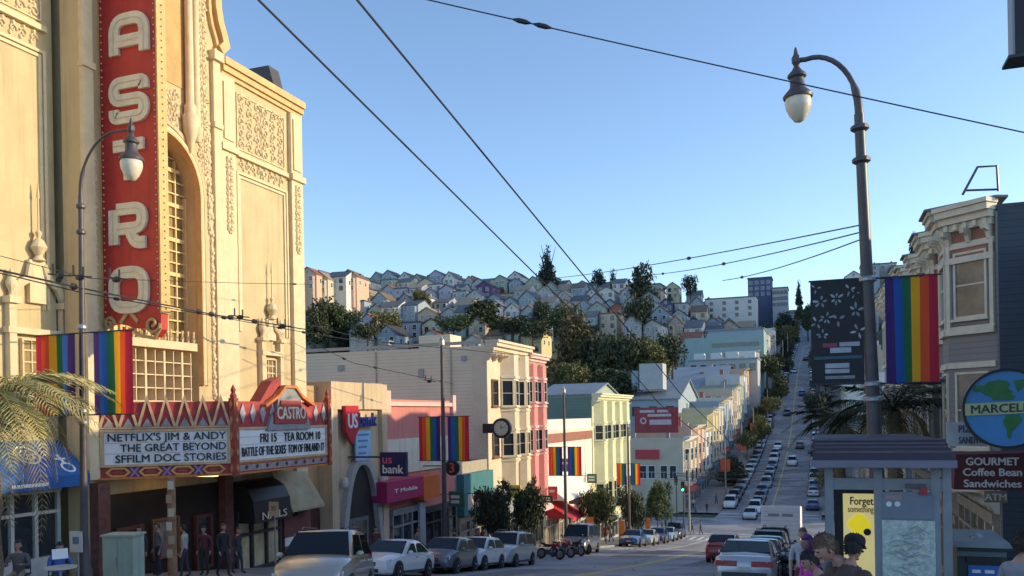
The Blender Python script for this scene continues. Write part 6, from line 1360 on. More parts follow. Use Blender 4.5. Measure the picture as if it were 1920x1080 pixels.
    if scarf:
        mb = MB(); res = bmesh.ops.create_uvsphere(mb.bm, u_segments=20, v_segments=14, radius=1); kill = []
        for v in res['verts']:
            x, y, z = v.co; v.co = hp((x*.1, y*.118+.012, z*.14))
            if y < -.35 and z < .5: kill.append(v)
        bmesh.ops.delete(mb.bm, geom=kill, context='VERTS'); bmesh.ops.solidify(mb.bm, geom=mb.bm.faces[:], thickness=.015); mb.tube([hp((.07,.03,-.09)), J['nb']+Vector((.06,.06,-.02)), J['chest']+Vector((.03,.13,-.1))], [.06,.07,.05], 8); child(mb, 'head_scarf', mat('cloth_%d_%d_%d' % tuple(int(c*100) for c in scarf), scarf, .9, .15, 4))
    if bag:
        mb = MB(); c = J['lhip']+Vector((.16,.05,.0)); mb.hull8([c+Vector(p) for p in ((-.05,-.16,-.2),(.06,-.16,-.2),(.06,.16,-.2),(-.05,.16,-.2),(-.03,-.13,.08),(.04,-.13,.08),(.04,.13,.08),(-.03,.13,.08))]); mb.tube([c+Vector((0,-.1,.08)), J['lsh']+Vector((-.03,-.05,.07)), c+Vector((0,.1,.08))], .012, 5); child(mb, 'shoulder_bag', mat('bag_tan', bag, .7, .2, 4), 0)
    z = loc[2] if len(loc) > 2 else GX(loc[0], loc[1])+(.14 if (loc[0] < -16.4 or loc[0] > -.2) else 0)
    pr.location = (loc[0], loc[1], z-(0.46*s if seated else 0)); pr.rotation_euler = (0,0,rz); pr.scale = (s,s,s)
    return pr
def chair_at(x, y, z, rz, label):
    t = thing('cafe_chair', label, 'chair', (x, y, z), rz, 'cafe chairs under the blue awning')
    for a in (-1,1):
        for b in (-1,1): MB().tube([(a*.19,b*.19,0),(a*.18,b*.18,.43)], .014).build('leg', STEEL, None).parent = t
    MB().wb(-.21,.21,-.21,.21,.43,.46).build('seat', DARK).parent = t; MB().wb(-.2,.2,.19,.215,.55,.85).tube([(-.19,.2,.46),(-.19,.2,.85)], .014).tube([(.19,.2,.46),(.19,.2,.85)], .014).build('backrest', DARK).parent = t
def people():
    at = lambda px, py, zc: Pz(px, py, zc)
    # right pavement, close to the camera
    p = at(1632, 1060, 7.6); person('man with tousled brown hair bending forward in dark jacket by the shelter', (p.x, p.y), -1.0, (.05,.055,.07), (.04,.045,.07), (.5,.27,.2), (.13,.08,.045), 1.72, .66, head=(.1,-.2), vox=.011)
    p = at(1578, 1060, 7.3); person('person in black cap and dark brown jacket turned away before the yellow poster', (p.x, p.y), 2.7, (.075,.045,.04), (.04,.04,.05), (.4,.22,.16), (.02,.02,.02), 1.55, .38, hat=(.012,.014,.018), head=(.05,0), vox=.012)
    p = at(1565, 1070, 8.6); person('dark haired person with bowed head low beside the bending man', (p.x, p.y), -1.3, (.09,.05,.05), (.04,.04,.05), (.42,.24,.17), (.025,.018,.015), 1.42, .40, head=(.1,0), vox=.012)
    p = at(1521, 1030, 12.2); person('woman with purple head scarf and bright pink jacket on the right pavement', (p.x, p.y), -.9, (.55,.06,.36), (.12,.04,.14), (.32,.18,.13), (.02,.02,.02), 1.52, .08, scarf=(.17,.035,.22), arms=(((.06,-.05,-.25),(-.02,-.22,-.28)),((-.05,.03,-.28),(-.06,-.07,-.53))))
    p = at(1505, 990, 17.0); person('man in pale grey shirt walking towards the camera beside the motorcycles', (p.x, p.y), .1, (.5,.47,.52), (.2,.05,.07), (.5,.28,.22), (.12,.08,.06), 1.78, 0, stride=.16, sleeve='short')
    p = at(1913, 1020, 8.2); person('dark haired person in grey shirt cut off by the right edge', (p.x, p.y), 2.2, (.24,.25,.27), (.05,.05,.07), (.42,.24,.18), (.03,.018,.015), 1.6, 0, head=(0,.3), vox=.012)
    p = at(1637, 1000, 14.6); person('person in dark coat standing inside the shelter by the yellow poster', (p.x, p.y), -.6, (.05,.045,.05), (.04,.04,.05), (.4,.22,.16), (.04,.03,.025), 1.7)
    p = at(1797, 990, 18.5); person('person in black jacket passing behind the recycling bin', (p.x, p.y), 1.5, (.025,.025,.03), (.03,.03,.04), (.38,.22,.16), (.02,.015,.012), 1.7, 0, stride=.15)
    # left pavement
    for i, (x, y, rz, sh, pa, lb, hl, bg_) in enumerate(((-17.35,15.6,1.1,(.05,.13,.40),(.05,.05,.07),'man in blue shirt seated at cafe table holding white menu',0,None),(-18.3,15.3,.6,(.12,.11,.12),(.3,.24,.16),'seated woman with dark hair behind the man in the blue shirt',.12,None),(-18.6,14.4,.9,(.06,.06,.09),(.08,.08,.1),'seated person in dark top at the left edge under the blue awning',.0,None))):
        z = GX(x,y)+.14; person(lb, (x, y, z), rz, sh, pa, (.4,.23,.16), (.02,.016,.012), 1.74, -.02 if i else .08, True, arms=(((.08,-.12,-.24),(-.02,-.34,-.2)),((-.08,-.12,-.24),(.02,-.34,-.2))), hairlen=hl, head=(.12 if not i else 0,0)); chair_at(x-.0*math.sin(rz), y+.02, z, rz, f'metal cafe chair {["carrying the man in blue","carrying the dark haired woman","carrying the leftmost guest"][i]}')
    z = GX(-16.9,15.1)+.14; t = thing('cafe_table', 'small round cafe table in front of the man in the blue shirt', 'table', (-16.8,15.15,z)); MB().lathe((-16.8,15.15,z), [(.25,0),(.25,.02),(.03,.04),(.03,.68)], 14).build('pedestal', STEEL, t); MB().lathe((-16.8,15.15,z+.681), [(.36,0),(.36,.03)], 20).build('table_top', mat('table_pale', (.5,.47,.42), .4, .1, 3), t)
    m_ = MB().box(Fr((-16.95,15.28,z+.98),(.55,.83,0),(.83,-.55,0),(-.25,.18,.95)), -.17,.17,-.11,.13,0,.008).build('menu', WHITE); tag(m_, 'white menu sheet held up over the cafe table', 'menu'); solo(m_)
    L = [(262,-20.3,'dark coated person waiting left of the poster case',.3,(.05,.045,.05),(.04,.04,.05),.1,0),(296,-20.6,'person in grey sweater standing in front of the lobby poster',-.4,(.2,.2,.2),(.05,.05,.08),0,.0),(383,-19.6,'woman in dark red top facing the street under the marquee',.2,(.12,.03,.04),(.03,.03,.035),.14,0),(418,-18.6,'person in black coat walking under the corner of the marquee',1.3,(.025,.025,.03),(.03,.03,.04),.1,.16),(345,-19.2,'person with pale jacket beside the papered post',-1.2,(.4,.38,.36),(.05,.05,.06),0,.1),(445,-19.4,'dark clothed man left of the lit shop window',1.5,(.04,.04,.05),(.04,.05,.08),0,.15),
         (704,-19.3,'person in dark red jacket in front of the parabolic arch',.6,(.16,.05,.05),(.03,.03,.04),0,.1),(643,-19.6,'dark figure standing left inside the bank arch',.1,(.05,.05,.06),(.04,.04,.05),0,0),(783,-17.6,'man in khaki jacket walking behind the grey car',1.5,(.2,.18,.11),(.06,.06,.07),0,.16),(852,-18.8,'person in navy coat by the teal shop front',-1.5,(.03,.035,.07),(.03,.03,.04),0,.14),(893,-18.4,'person in maroon jacket under the left street tree',1.4,(.14,.045,.045),(.04,.04,.05),.1,.12),(905,-18.9,'companion in brown coat next to the maroon jacket',1.4,(.11,.075,.055),(.04,.04,.05),0,.15),(942,-19,'person with white top behind the silver off-roader',-1.4,(.55,.53,.5),(.05,.05,.07),.1,.1)]
    first = None
    for i, (px, X, lb, rz, sh, pa, hl, stv) in enumerate(L): p = PX(px, 1000, X); person(lb, (X, p.y), rz, sh, pa, (.42,.25,.18), [(.02,.016,.012),(.08,.05,.03)][i % 2], 1.62+.035*(i*3 % 5), 0, False, stv, None, (0,0), hl, group='people on the left pavement', vox=.016)
    rd = random.Random(6); C = [('black',(.03,.03,.035)),('white',(.6,.58,.56)),('red',(.35,.05,.05)),('grey',(.2,.2,.22)),('blue',(.06,.1,.22)),('brown',(.13,.09,.06))]
    spots = [(-18.6,66),(-19.2,70),(-18.2,74),(-18.9,79),(-18.3,84),(-19,88),(-18.4,91),(-17.6,99),(-16.2,101),(-14.5,101.3),(-13.4,100.6),(-17.9,103),(-16.8,121),(-15.6,124),(-18,127),(-15.3,133)]
    prot = {}
    for i, (x, y) in enumerate(spots):
        cn, c = C[[0,3,2,1,0,5,4,0,1,0,3,0,5,0,1,4][i]]; k = cn
        lb = f'small distant pedestrian in {cn} top, {ORD[i]} from near along left pavement to crossing'
        if k in prot: o = copy_tree(prot[k]); o['label'] = lb; o.location = (x, y, GX(x,y)+(.14 if x < -17 else 0)); o.rotation_euler = (0,0,rd.uniform(-3,3))
        else: o = person(lb, (x, y, GX(x,y)+(.14 if x < -17 else 0)), rd.uniform(-3,3), c, (.05,.05,.07), h=1.68+.02*(i % 5), stride=.17, vox=.02, group='pedestrians near the crossing'); prot[k] = o; index_kids()
    # cyclist-like pedestrian pair in the lane is left out: too unclear
people()
# ------------------------------------------------------------------ lamp posts, banners, wires, street furniture
def tapered_pole(z0, z1, r0, r1, seg=12): return [(r0*1.9, 0), (r0*1.9,.5), (r0*1.5,.62), (r0*1.25,1.1), (r0, 1.4), (lerp(r0,r1,.5), (z1-z0)*.5), (r1, z1-z0)]
def lamp_post(name, label, base, h, lean, side, r0=.15, arc=1.0, r_arc=1.6):
    """curved arm street lamp; side = direction of the arm along x"""
    t = thing(name, label, 'street lamp', base, group='curved arm street lamps'); hp = h-r_arc*1.02
    MB().lathe((0,0,0), tapered_pole(0,hp,r0,r0*.62), 12).build('pole', POLE, None, 40).parent = t
    for z in (hp-1.0, hp-.35, hp-3.4, hp*.45, hp*.42): o = MB().lathe((0,0,z), [(r0*.75,0),(r0*1.15,.04),(r0*1.15,.1),(r0*.75,.14)], 12).build('collar', POLE if z > hp-1.2 else STEEL); o.parent = t
    R1 = arc*1.38
    pts = [(0,0,hp)]+[(side*(R1-R1*math.cos(a)), 0, hp+.1+r_arc*math.sin(a)*.92) for a in [math.pi*k/20 for k in range(0, 12)]]; pts += [(side*arc*1.9,0,pts[-1][2]+.015)]
    o = MB().tube(pts, [r0*.52]*4+[r0*.34]*(len(pts)-4), 8).build('arm', POLE, None, 50); o.parent = t
    ex = Vector(pts[-1]); o2 = MB().lathe((ex.x,0,ex.z-.12), [(.05,0),(.09,.08),(.09,.18),(.05,.24),(.02,.38),(.0,.4)], 8).build('finial', POLE); o2.parent = t
    ln = MB().lathe((ex.x,0,ex.z-.78), [(.29,0),(.3,.05),(.2,.16),(.15,.22),(.14,.4),(.19,.44),(.19,.48),(.11,.56),(.06,.64),(.04,.7)], 14).build('lantern_cap', POLE, None, 45); ln.parent = t
    gl = MB().lathe((ex.x,0,ex.z-1.28), [(.02,0),(.1,.03),(.18,.14),(.25,.3),(.265,.42),(.25,.5)], 14).build('lantern_globe', mat('lamp_globe', (.78,.68,.52), .25, .12, 4), None, 60); gl.parent = t
    t.rotation_euler = lean; return t
RAIN = [(.55,.03,.06),(.82,.10,.03),(.9,.42,.02),(.03,.17,.07),(.03,.12,.42),(.07,.03,.16)]
def banner(label, F, u0, u1, z0, z1, order, group=None, name='rainbow_banner', sag=.08):
    """six vertical stripes on one hanging cloth"""
    t = thing(name, label, 'banner', F((u0+u1)/2, z0, 0), group=group); n = 6
    for i in range(n):
        mb = MB(); k = 5; m_ = 6
        for s in (0, 1):
            pass
        cols = []
        for a in range(k+1):
            u = lerp(u0, u1, (i+a/k)/n); ph = (i+a/k)/n*9
            cols.append([(u+.02*math.sin(ph*.7)*(1-b/m_), lerp(z0, z1, b/m_)-(0.0), .05*math.sin(ph)*(1-.55*abs(b/m_-.3))+.0) for b in range(m_+1)])
        for sgn in (0,):
            G_ = [[mb.bm.verts.new(F(u, v, nn+sgn)) for u, v, nn in c] for c in cols]
            for a in range(k):
                for b in range(m_): mb.bm.faces.new((G_[a][b], G_[a+1][b], G_[a+1][b+1], G_[a][b+1]))
        c = RAIN[order[i]]; mb.build('stripe', mat('stripe_%d' % order[i], c, .75, .06, 2, .1, 60, kind='cloth'), t, 80)
    for z in (z0, z1): MB().tube([F(u0-.12 if u0 > u1 else u0-.06, z, 0), F(u1+.06, z, 0)], .02, 6).build('banner_rod', DARK, t)
    return t
def streets():
    # right lamp in front, with two banners
    b = PX(1648, 825, 1.0); Y = 18.5; zc = (Y*math.cos(PSI)-0.0)
    base = Vector((PY(1652, 900, Y).x, Y, G(Y)+.14)); top = PY(1612, 240, Y); lean = math.atan2(base.x-top.x, top.z-base.z)
    h = PY(1560, 97, Y).z-base.z
    lamp_post('street_lamp', 'tall curved arm street lamp on the right pavement carrying a black and a rainbow banner', base, h, (0,-lean,0), -1, .155, .60, 1.3)
    Fb = FN(Y-.05); P = lambda px, py: PY(px, py, Y)
    a, c = P(1652, 522), P(1760, 716); Fr1 = FN(Y-.06)
    bb = banner('large rainbow banner hanging right of the tall right lamp post', Fr1, P(1660,620).x, P(1759,620).x, c.z, a.z, [5,4,3,2,1,0])
    MB().tube([Fr1(P(1632,520).x,a.z,0), Fr1(P(1660,520).x,a.z,0)], .02).build('bracket', DARK, bb); MB().tube([Fr1(P(1640,716).x,c.z,0), Fr1(P(1660,716).x,c.z,0)], .02).build('bracket', DARK, bb)
    a, c = P(1519, 529), P(1621, 719); u0, u1 = a.x, c.x; t = thing('event_banner', 'black event banner with grey ornaments and small lettering left of the lamp post', 'banner', ((a.x+c.x)/2, Y, c.z))
    cl = MB().box(Fr1, u0, u1, c.z, a.z, -.01, .01).build('banner_cloth', mat('banner_black', (.022,.024,.028), .7, .25, 2), t)
    MB().tube([Fr1(u0-.03,a.z,0), Fr1(P(1618,529).x,a.z,0)], .02).build('banner_rod', DARK, t); MB().tube([Fr1(u0-.03,c.z,0), Fr1(P(1636,719).x,c.z,0)], .02).build('banner_rod', DARK, t)
    W_, H_ = u1-u0, a.z-c.z; OG = mat('ornament_grey', (.26,.27,.29), .7, .3, 6); rd = random.Random(4)
    q = lambda x, y: (u0+x*W_, c.z+y*H_)
    def petal(uu, vv, a_, l, wd, k): return MB().prism(Fr1, [(uu+math.cos(a_)*l*t-math.sin(a_)*wd*b, vv+math.sin(a_)*l*t+math.cos(a_)*wd*b) for t, b in ((0,0),(.3,.8),(.6,1),(.85,.6),(1,0),(.85,-.6),(.6,-1),(.3,-.8))], .011, .013+.0004*k)
    k = 0
    for (x, y, r, n) in ((.2,.80,.10,5),(.50,.82,.09,6),(.12,.60,.09,4),(.30,.64,.08,5),(.86,.70,.10,5),(.9,.5,.09,4),(.52,.62,.11,3),(.22,.48,.08,5),(.75,.9,.08,3),(.1,.93,.07,3),(.85,.86,.06,3)):
        uu, vv = q(x, y)
        for i in range(n): a_ = rd.uniform(0,.6)+i*2*math.pi/n; k += 1; petal(uu+.03*math.cos(a_), vv+.03*math.sin(a_), a_, r*W_*rd.uniform(.9,1.5), r*W_*.26, k % 9).build('ornament', OG if rd.random() < .6 else mat('ornament_pale', (.42,.43,.45), .7, .3, 6), cl)
    for (x0, x1, y0, y1, M_) in ((.22,.5,.355,.395,col((.3,.06,.09),.6)),(.54,.92,.36,.4,mat('banner_white', (.42,.44,.48), .7, .2, 5)),(.36,.76,.30,.35,mat('banner_white')),(.26,.72,.155,.2,mat('banner_white')),(.26,.72,.105,.145,mat('banner_white')),(.26,.82,.05,.08,OG),(.05,.96,.24,.27,mat('banner_teal', (.06,.11,.13), .7, .3, 5))):
        m_ = MB(); (x_, y_), (x2, y2) = q(x0, y0), q(x1, y1); m_.box(Fr1, x_, x2, y_, y2, .011, .016); m_.build('banner_lettering', M_, cl)
    # left lamp
    X = -17.6; b0 = PX(157, 1000, X); Y1 = b0.y; base = Vector((X, Y1, GL(Y1)+.14)); tp = PY(152, 360, Y1)
    h = PY(225, 240, Y1).z-base.z
    lamp_post('street_lamp', 'curved arm street lamp on the left pavement in front of the red vertical sign', base, h, (0,.010,0), 1, .10, .86, 1.5)
    # the red sign edge hides nothing: wires and banners on the poles
    def pole_banners(Yp, px, py0, py1, wpx, who, grp='paired rainbow banners on the left poles', gap=14):
        Fp = FN(Yp); a = PY(px, py0, Yp); c = PY(px, py1, Yp); xp = lambda q: PY(px+q, py0, Yp).x; g = a.x-xp(-gap)
        banner(f'rainbow banner left of {who}', Fp, xp(-gap-wpx), xp(-gap), c.z, a.z, [0,1,2,3,4,5], grp); banner(f'rainbow banner right of {who}', Fp, xp(gap), xp(gap+wpx), c.z, a.z, [5,4,3,2,1,0], grp)
        for z in (a.z, c.z): MB().tube([Fp(a.x-g-.05, z, 0), Fp(a.x+g+.05, z, 0)], .02).build('bracket', DARK, [o for o in bpy.data.objects if o.name.startswith('rainbow_banner') and not o.name.startswith('rainbow_banner_')][-1])
    pole_banners(Y1-.25, 158, 624, 778, 74, 'the left street lamp', gap=17)
    for i, (px, pt, pyb, f0, f1, w_, who) in enumerate(((831,645,960,781,864,40,'the pole below the tan wall'),(1058,735,960,838,892,26,'the pole by the brick shops'),(1177,800,960,869,909,18,'the pole by the yellow green house'))):
        p = PX(px, 800, X); Yp = p.y; bz = GL(Yp)+.14; zt = PY(px, pt, Yp).z; t = thing('trolley_pole', ['slim steel trolley wire pole','second slim trolley wire pole','third slim trolley wire pole'][i]+' '+['in front of the tan wall with two rainbow banners','by the brick shops with two rainbow banners','by the yellow green house with two rainbow banners'][i], 'pole', (p.x, Yp, bz), group='trolley wire poles')
        MB().lathe((p.x,Yp,bz), [(.2,0),(.2,.4),(.14,.5),(.13,1.2),(.085,zt-bz-.1)], 10).build('pole', POLE, t, 40); MB().lathe((p.x,Yp,zt-.1), [(.1,0),(.14,.05),(.14,.3),(.08,.36),(.02,.5)], 8).build('pole_cap', STEEL, t)
        pole_banners(Yp-.15, px+1, f0, f1, w_, who, gap=[7,5,4][i])
    # poles and small banners farther along
    for i, (Yp, X_) in enumerate(((104,-15.2),(140,-14.6),(168,-14.4),(196,-14.2),(226,-12.8),(262,-12),(300,-11.8),(345,-11.8),(400,-11.8),(460,-11.8))):
        bz = G(Yp); o = MB().lathe((0,0,0), [(.16,0),(.15,.6),(.09,9.5 if i < 5 else 11)], 8).build('utility_pole', mat('pole_pale', (.36,.33,.3), .8, .2, 3)); o.location = (X_, Yp, bz); tag(o, f'pale utility pole on the left kerb beyond the crossing, {ORD[i]} going uphill', 'pole', 'utility poles up the steep street')
        if 0 < i < 5:
            MB().wb(-.75,-.15,-.03,.03,4.2,6.2).build('orange_banner', mat('banner_orange', (.6,.11,.04), .7, .15, 2)).parent = o; MB().wb(.15,.75,-.03,.03,4.2,6.2).build('orange_banner', mat('banner_orange')).parent = o
    for i, Yp in enumerate((270, 330, 400)):
        o = MB().lathe((0,0,0), [(.16,0),(.15,.6),(.09,10)], 8).build('utility_pole', mat('pole_pale')); o.location = (-1.0, Yp, G(Yp)); tag(o, f'pale utility pole on the right kerb of the steep street, {ORD[i]} going uphill', 'pole', 'utility poles up the steep street')
    # traffic signals at the crossing
    for i, (px, py, x, y, lit) in enumerate(((1281,917,None,101,True),(1268,905,None,119,False))):
        p = PY(px, py, y); bz = G(y); t = thing('traffic_light', ['traffic light showing green at the near corner of the crossing','traffic light at the far left corner of the crossing'][i], 'traffic light', (p.x, y, bz))
        MB().lathe((p.x,y,bz), [(.1,0),(.07,.3),(.06,p.z-bz+.6)], 8).build('pole', DARK, t); hd = MB().wb(p.x-.2,p.x+.2,y-.36,y-.1,p.z-.25,p.z+.9).build('signal_head', BLACK, t)
        for k, c in enumerate(((.02,.5,.25),(.2,.12,.02),(.2,.02,.02))): MB().lathe((p.x,y-.361,p.z-.05+.36*k), [(.13,0),(.13,.03)], 12, Vector((0,-1,0))).build('signal_lens', mat('lens_%d%d' % (k,i), c, .3, .1, 5, emit=6 if (k == 0 and lit) else 0), hd)
streets()
def wire(label, pts, r=.02, name='overhead_wire', cat='wire', group='overhead trolley wires', knobs=()):
    t = MB().tube(pts, r, 5).build(name, WIRE); tag(t, label, cat, group)
    P = [Vector(p) for p in pts]
    for k in knobs:
        i = k*(len(P)-1); j = min(int(i), len(P)-2); c = P[j].lerp(P[j+1], i-j); d = (P[j+1]-P[j]).normalized()
        MB().tube([c-d*.16, c-d*.06, c+d*.06, c+d*.16], [r, r*3.6, r*3.6, r], 7).build('insulator', BLACK, t)
    return t
def sag(a, b, s=.1, n=10): a, b = Vector(a), Vector(b); return [a.lerp(b, i/n)-Vector((0,0,s*4*(i/n)*(1-i/n))) for i in range(n+1)]
def wires():
    for i, (X, Y0, a, b, lb) in enumerate(((-5.0,6.8,(485,0),(1163,672),'long trolley wire running up the street, the left one of the close pair'),(-4.0,6.9,(670,0),(1212,660),'long trolley wire running up the street, the right one of the close pair'))):
        p, q = PX(*a, X), PX(*b, X); d = (q-p); e = q.copy(); pts = [Vector((X, -30, 8.5)), p-d*.3, p, q]; 
        for y in range(int(q.y)+6, 100, 8): pts.append(Vector((X, y, G(y)+5.8)))
        wire(lb, pts, .0125, knobs=())
    wire('thick span cable crossing the sky from top centre to the right edge', sag(Pz(845,-2,14).lerp(Pz(1935,249,13), -1.2), Pz(1935,249,13).lerp(Pz(845,-2,14), -.12), .1, 24), .0115, knobs=(.5735,.5895))
    for i, (a, b) in enumerate((((1618,421),(1045,521)),((1619,434),(1225,515)),((1619,447),(1355,526)))):
        wire(f'span wire from the right lamp post across the street, {["uppermost","middle","lowest"][i]} of three', sag(PY(*a, 18.5), Pz(*b, [46,40,36][i]), .12), .015, knobs=([.33],[.46,.9],[.75])[i])
    X2 = -12.5
    seg = [((0,480),(168,522),(455,531),(580,533)),((0,507),(150,540),(400,590),(575,618)),((0,512),(150,548),(420,596),(575,624),(770,655)),((585,610),(700,640),(1000,668)),((580,640),(660,680),(850,720))]
    names = ['thin cross wire in front of the red sign with one clamp','thick trolley wire crossing low in front of the theatre','second trolley wire just below the thick one','wire from the theatre corner towards the tan wall','lower wire sloping down across the tan wall']
    for i, sgm in enumerate(seg):
        zc0 = (20, 17, 17.5, 36, 34)[i]; zc1 = (34, 34, 40, 46, 44)[i]; n = len(sgm)
        P = [Pz(*p, lerp(zc0, zc1, (p[0]-sgm[0][0])/(sgm[-1][0]-sgm[0][0]))) for p in sgm]
        wire(names[i], P, (.010,.024,.015,.018,.015)[i], knobs=([.92],[.3,.62,.66,.72,.8,.9],[.3,.5,.66,.74,.8],[.55],[.4,.6,.93])[i], group='wires crossing in front of the left facades')
    for i, (px, py, zc) in enumerate(((112,518,19.5),(150,520,20),(450,595,27),(530,612,29),(218,524,21),(805,715,42))):
        p = Pz(px, py, zc); o = MB().tube([p+Vector((-.35,0,.08)), p+Vector((.35,0,-.02))], .02, 5).tube([p+Vector((-.2,0,.05)), p+Vector((-.2,0,.3))], .025, 5).tube([p+Vector((.1,0,.0)), p+Vector((.1,0,.24))], .025, 5).ball(p, (.14,.05,.08), 6, 5).build('wire_hanger', BLACK); solo(tag(o, f'black wire hanger hardware, {ORD[i]} from left end listing' if False else ['black hanger clamp left of the lamp pole','black hanger clamp on the lamp pole','black hanger clamp in front of the carved panel','black hanger clamp near the theatre edge','small black hanger in front of the letter O','black wire switch hanging in front of the tan wall'][i], 'wire hardware', 'wire hangers'))
    # slack lower catenaries of the crossing
    rd = random.Random(8)
    for i in range(7):
        y = 96+i*4; wire(f'thin span wire over the crossing, {ORD[i]} behind the third pole', sag((-17.4+rd.uniform(-1,1), y, G(y)+6.8+rd.uniform(-.4,.4)), (rd.uniform(-4,1), y+rd.uniform(-12,12), G(y)+6.3), .25), .024, group='span wires over the crossing')
wires()
def shop_signs():
    rd = random.Random(12); C = [('red',(.5,.05,.06)),('white',(.7,.68,.64)),('dark green',(.04,.14,.09)),('yellow',(.66,.48,.08)),('black',(.03,.03,.035)),('blue',(.05,.12,.34)),('orange',(.7,.2,.04)),('pink',(.6,.2,.3)),('teal',(.05,.25,.27))]
    spots = [(45.6,3.0),(49.4,3.3),(55.4,3.6),(58.6,3.3),(62.4,3.4),(64.8,3.7),(67.4,6.1),(70.6,3.5),(73.8,3.9),(76.8,5.6),(79.8,3.7),(83.4,3.8),(85.8,3.9),(88.2,3.6),(91.0,4.2),(93.6,3.7),(96.0,4.0)]
    for i, (y, h) in enumerate(spots):
        n, c = C[(i*5+2) % 9]; w_ = rd.uniform(.7,1.2); hh = rd.uniform(.5,1.1); z = GL(y)+h; F = FN(y); x0 = XF_L+.95; o = MB().box(F, x0, x0+w_, z, z+hh, -.12, 0).build('projecting_sign', mat('shop_sign_'+n.replace(' ','_'), c, .5, .15, 2)); tag(o, f'{n} projecting shop sign, {ORD[i]} along the left shop fronts', 'sign', 'projecting shop signs')
        MB().tube([F(XF_L, z+hh*.8, -.06), F(x0, z+hh*.8, -.06)], .025).build('sign_arm', DARK, o)
        for k in range(rd.randint(1,2)): MB().box(F, x0+w_*.14, x0+w_*rd.uniform(.7,.88), z+hh*(.55-.32*k), z+hh*(.75-.32*k), .002, .012).build('sign_marking', mat('sign_mark_pale', (.7,.66,.58), .6, .1, 3) if n not in ('white','yellow') else DARK, o)
    for i, (y, X, h) in enumerate(((66.5,-17.9,2.4),(77.5,-17.8,2.2),(90.5,-17.9,2.3))):
        o = MB().box(FN(y), X, X+.55, GX(X,y)+.6, GX(X,y)+h, -.03, 0).build('feather_flag', mat('flag_orange', (.75,.22,.04), .7, .15, 2)); tag(o, f'upright orange pavement flag, {ORD[i]} from the red awning', 'flag', 'upright pavement flags'); MB().tube([FN(y)(X,GX(X,y)+.14,-.015), FN(y)(X,GX(X,y)+h+.1,-.015)], .02).build('flag_pole', STEEL, o)
    # ventilation, pipes and small windows on the big tan wall and the other bare side walls
    tb = [o for o in bpy.data.objects if o.name == 'tan_building'][0]; Fw = FN(54.2)
    for i, (px, py, w_, h) in enumerate(((640,690,.5,.4),(790,700,.4,.6),(870,672,.35,.35))): p = PY(px, py, 54.2); MB().box(Fw, p.x-w_/2, p.x+w_/2, p.z-h/2, p.z+h/2, .003, .1).build('wall_vent', GREY, tb)
    for px in (705, 845): a, b = PY(px, 655, 54.2), PY(px, 745, 54.2); MB().tube([Fw(a.x, a.z, .06), Fw(a.x, b.z, .06)], .05, 6).build('drain_pipe', mat('pipe_tan', (.42,.36,.28), .6, .1, 2), tb)
    MB().box(Fw, PY(577,700,54.2).x, PY(905,700,54.2).x, PY(700,652,54.2).z-.1, PY(700,652,54.2).z+.12, .003, .12).build('eave_board', mat('pipe_tan'), tb)
shop_signs()
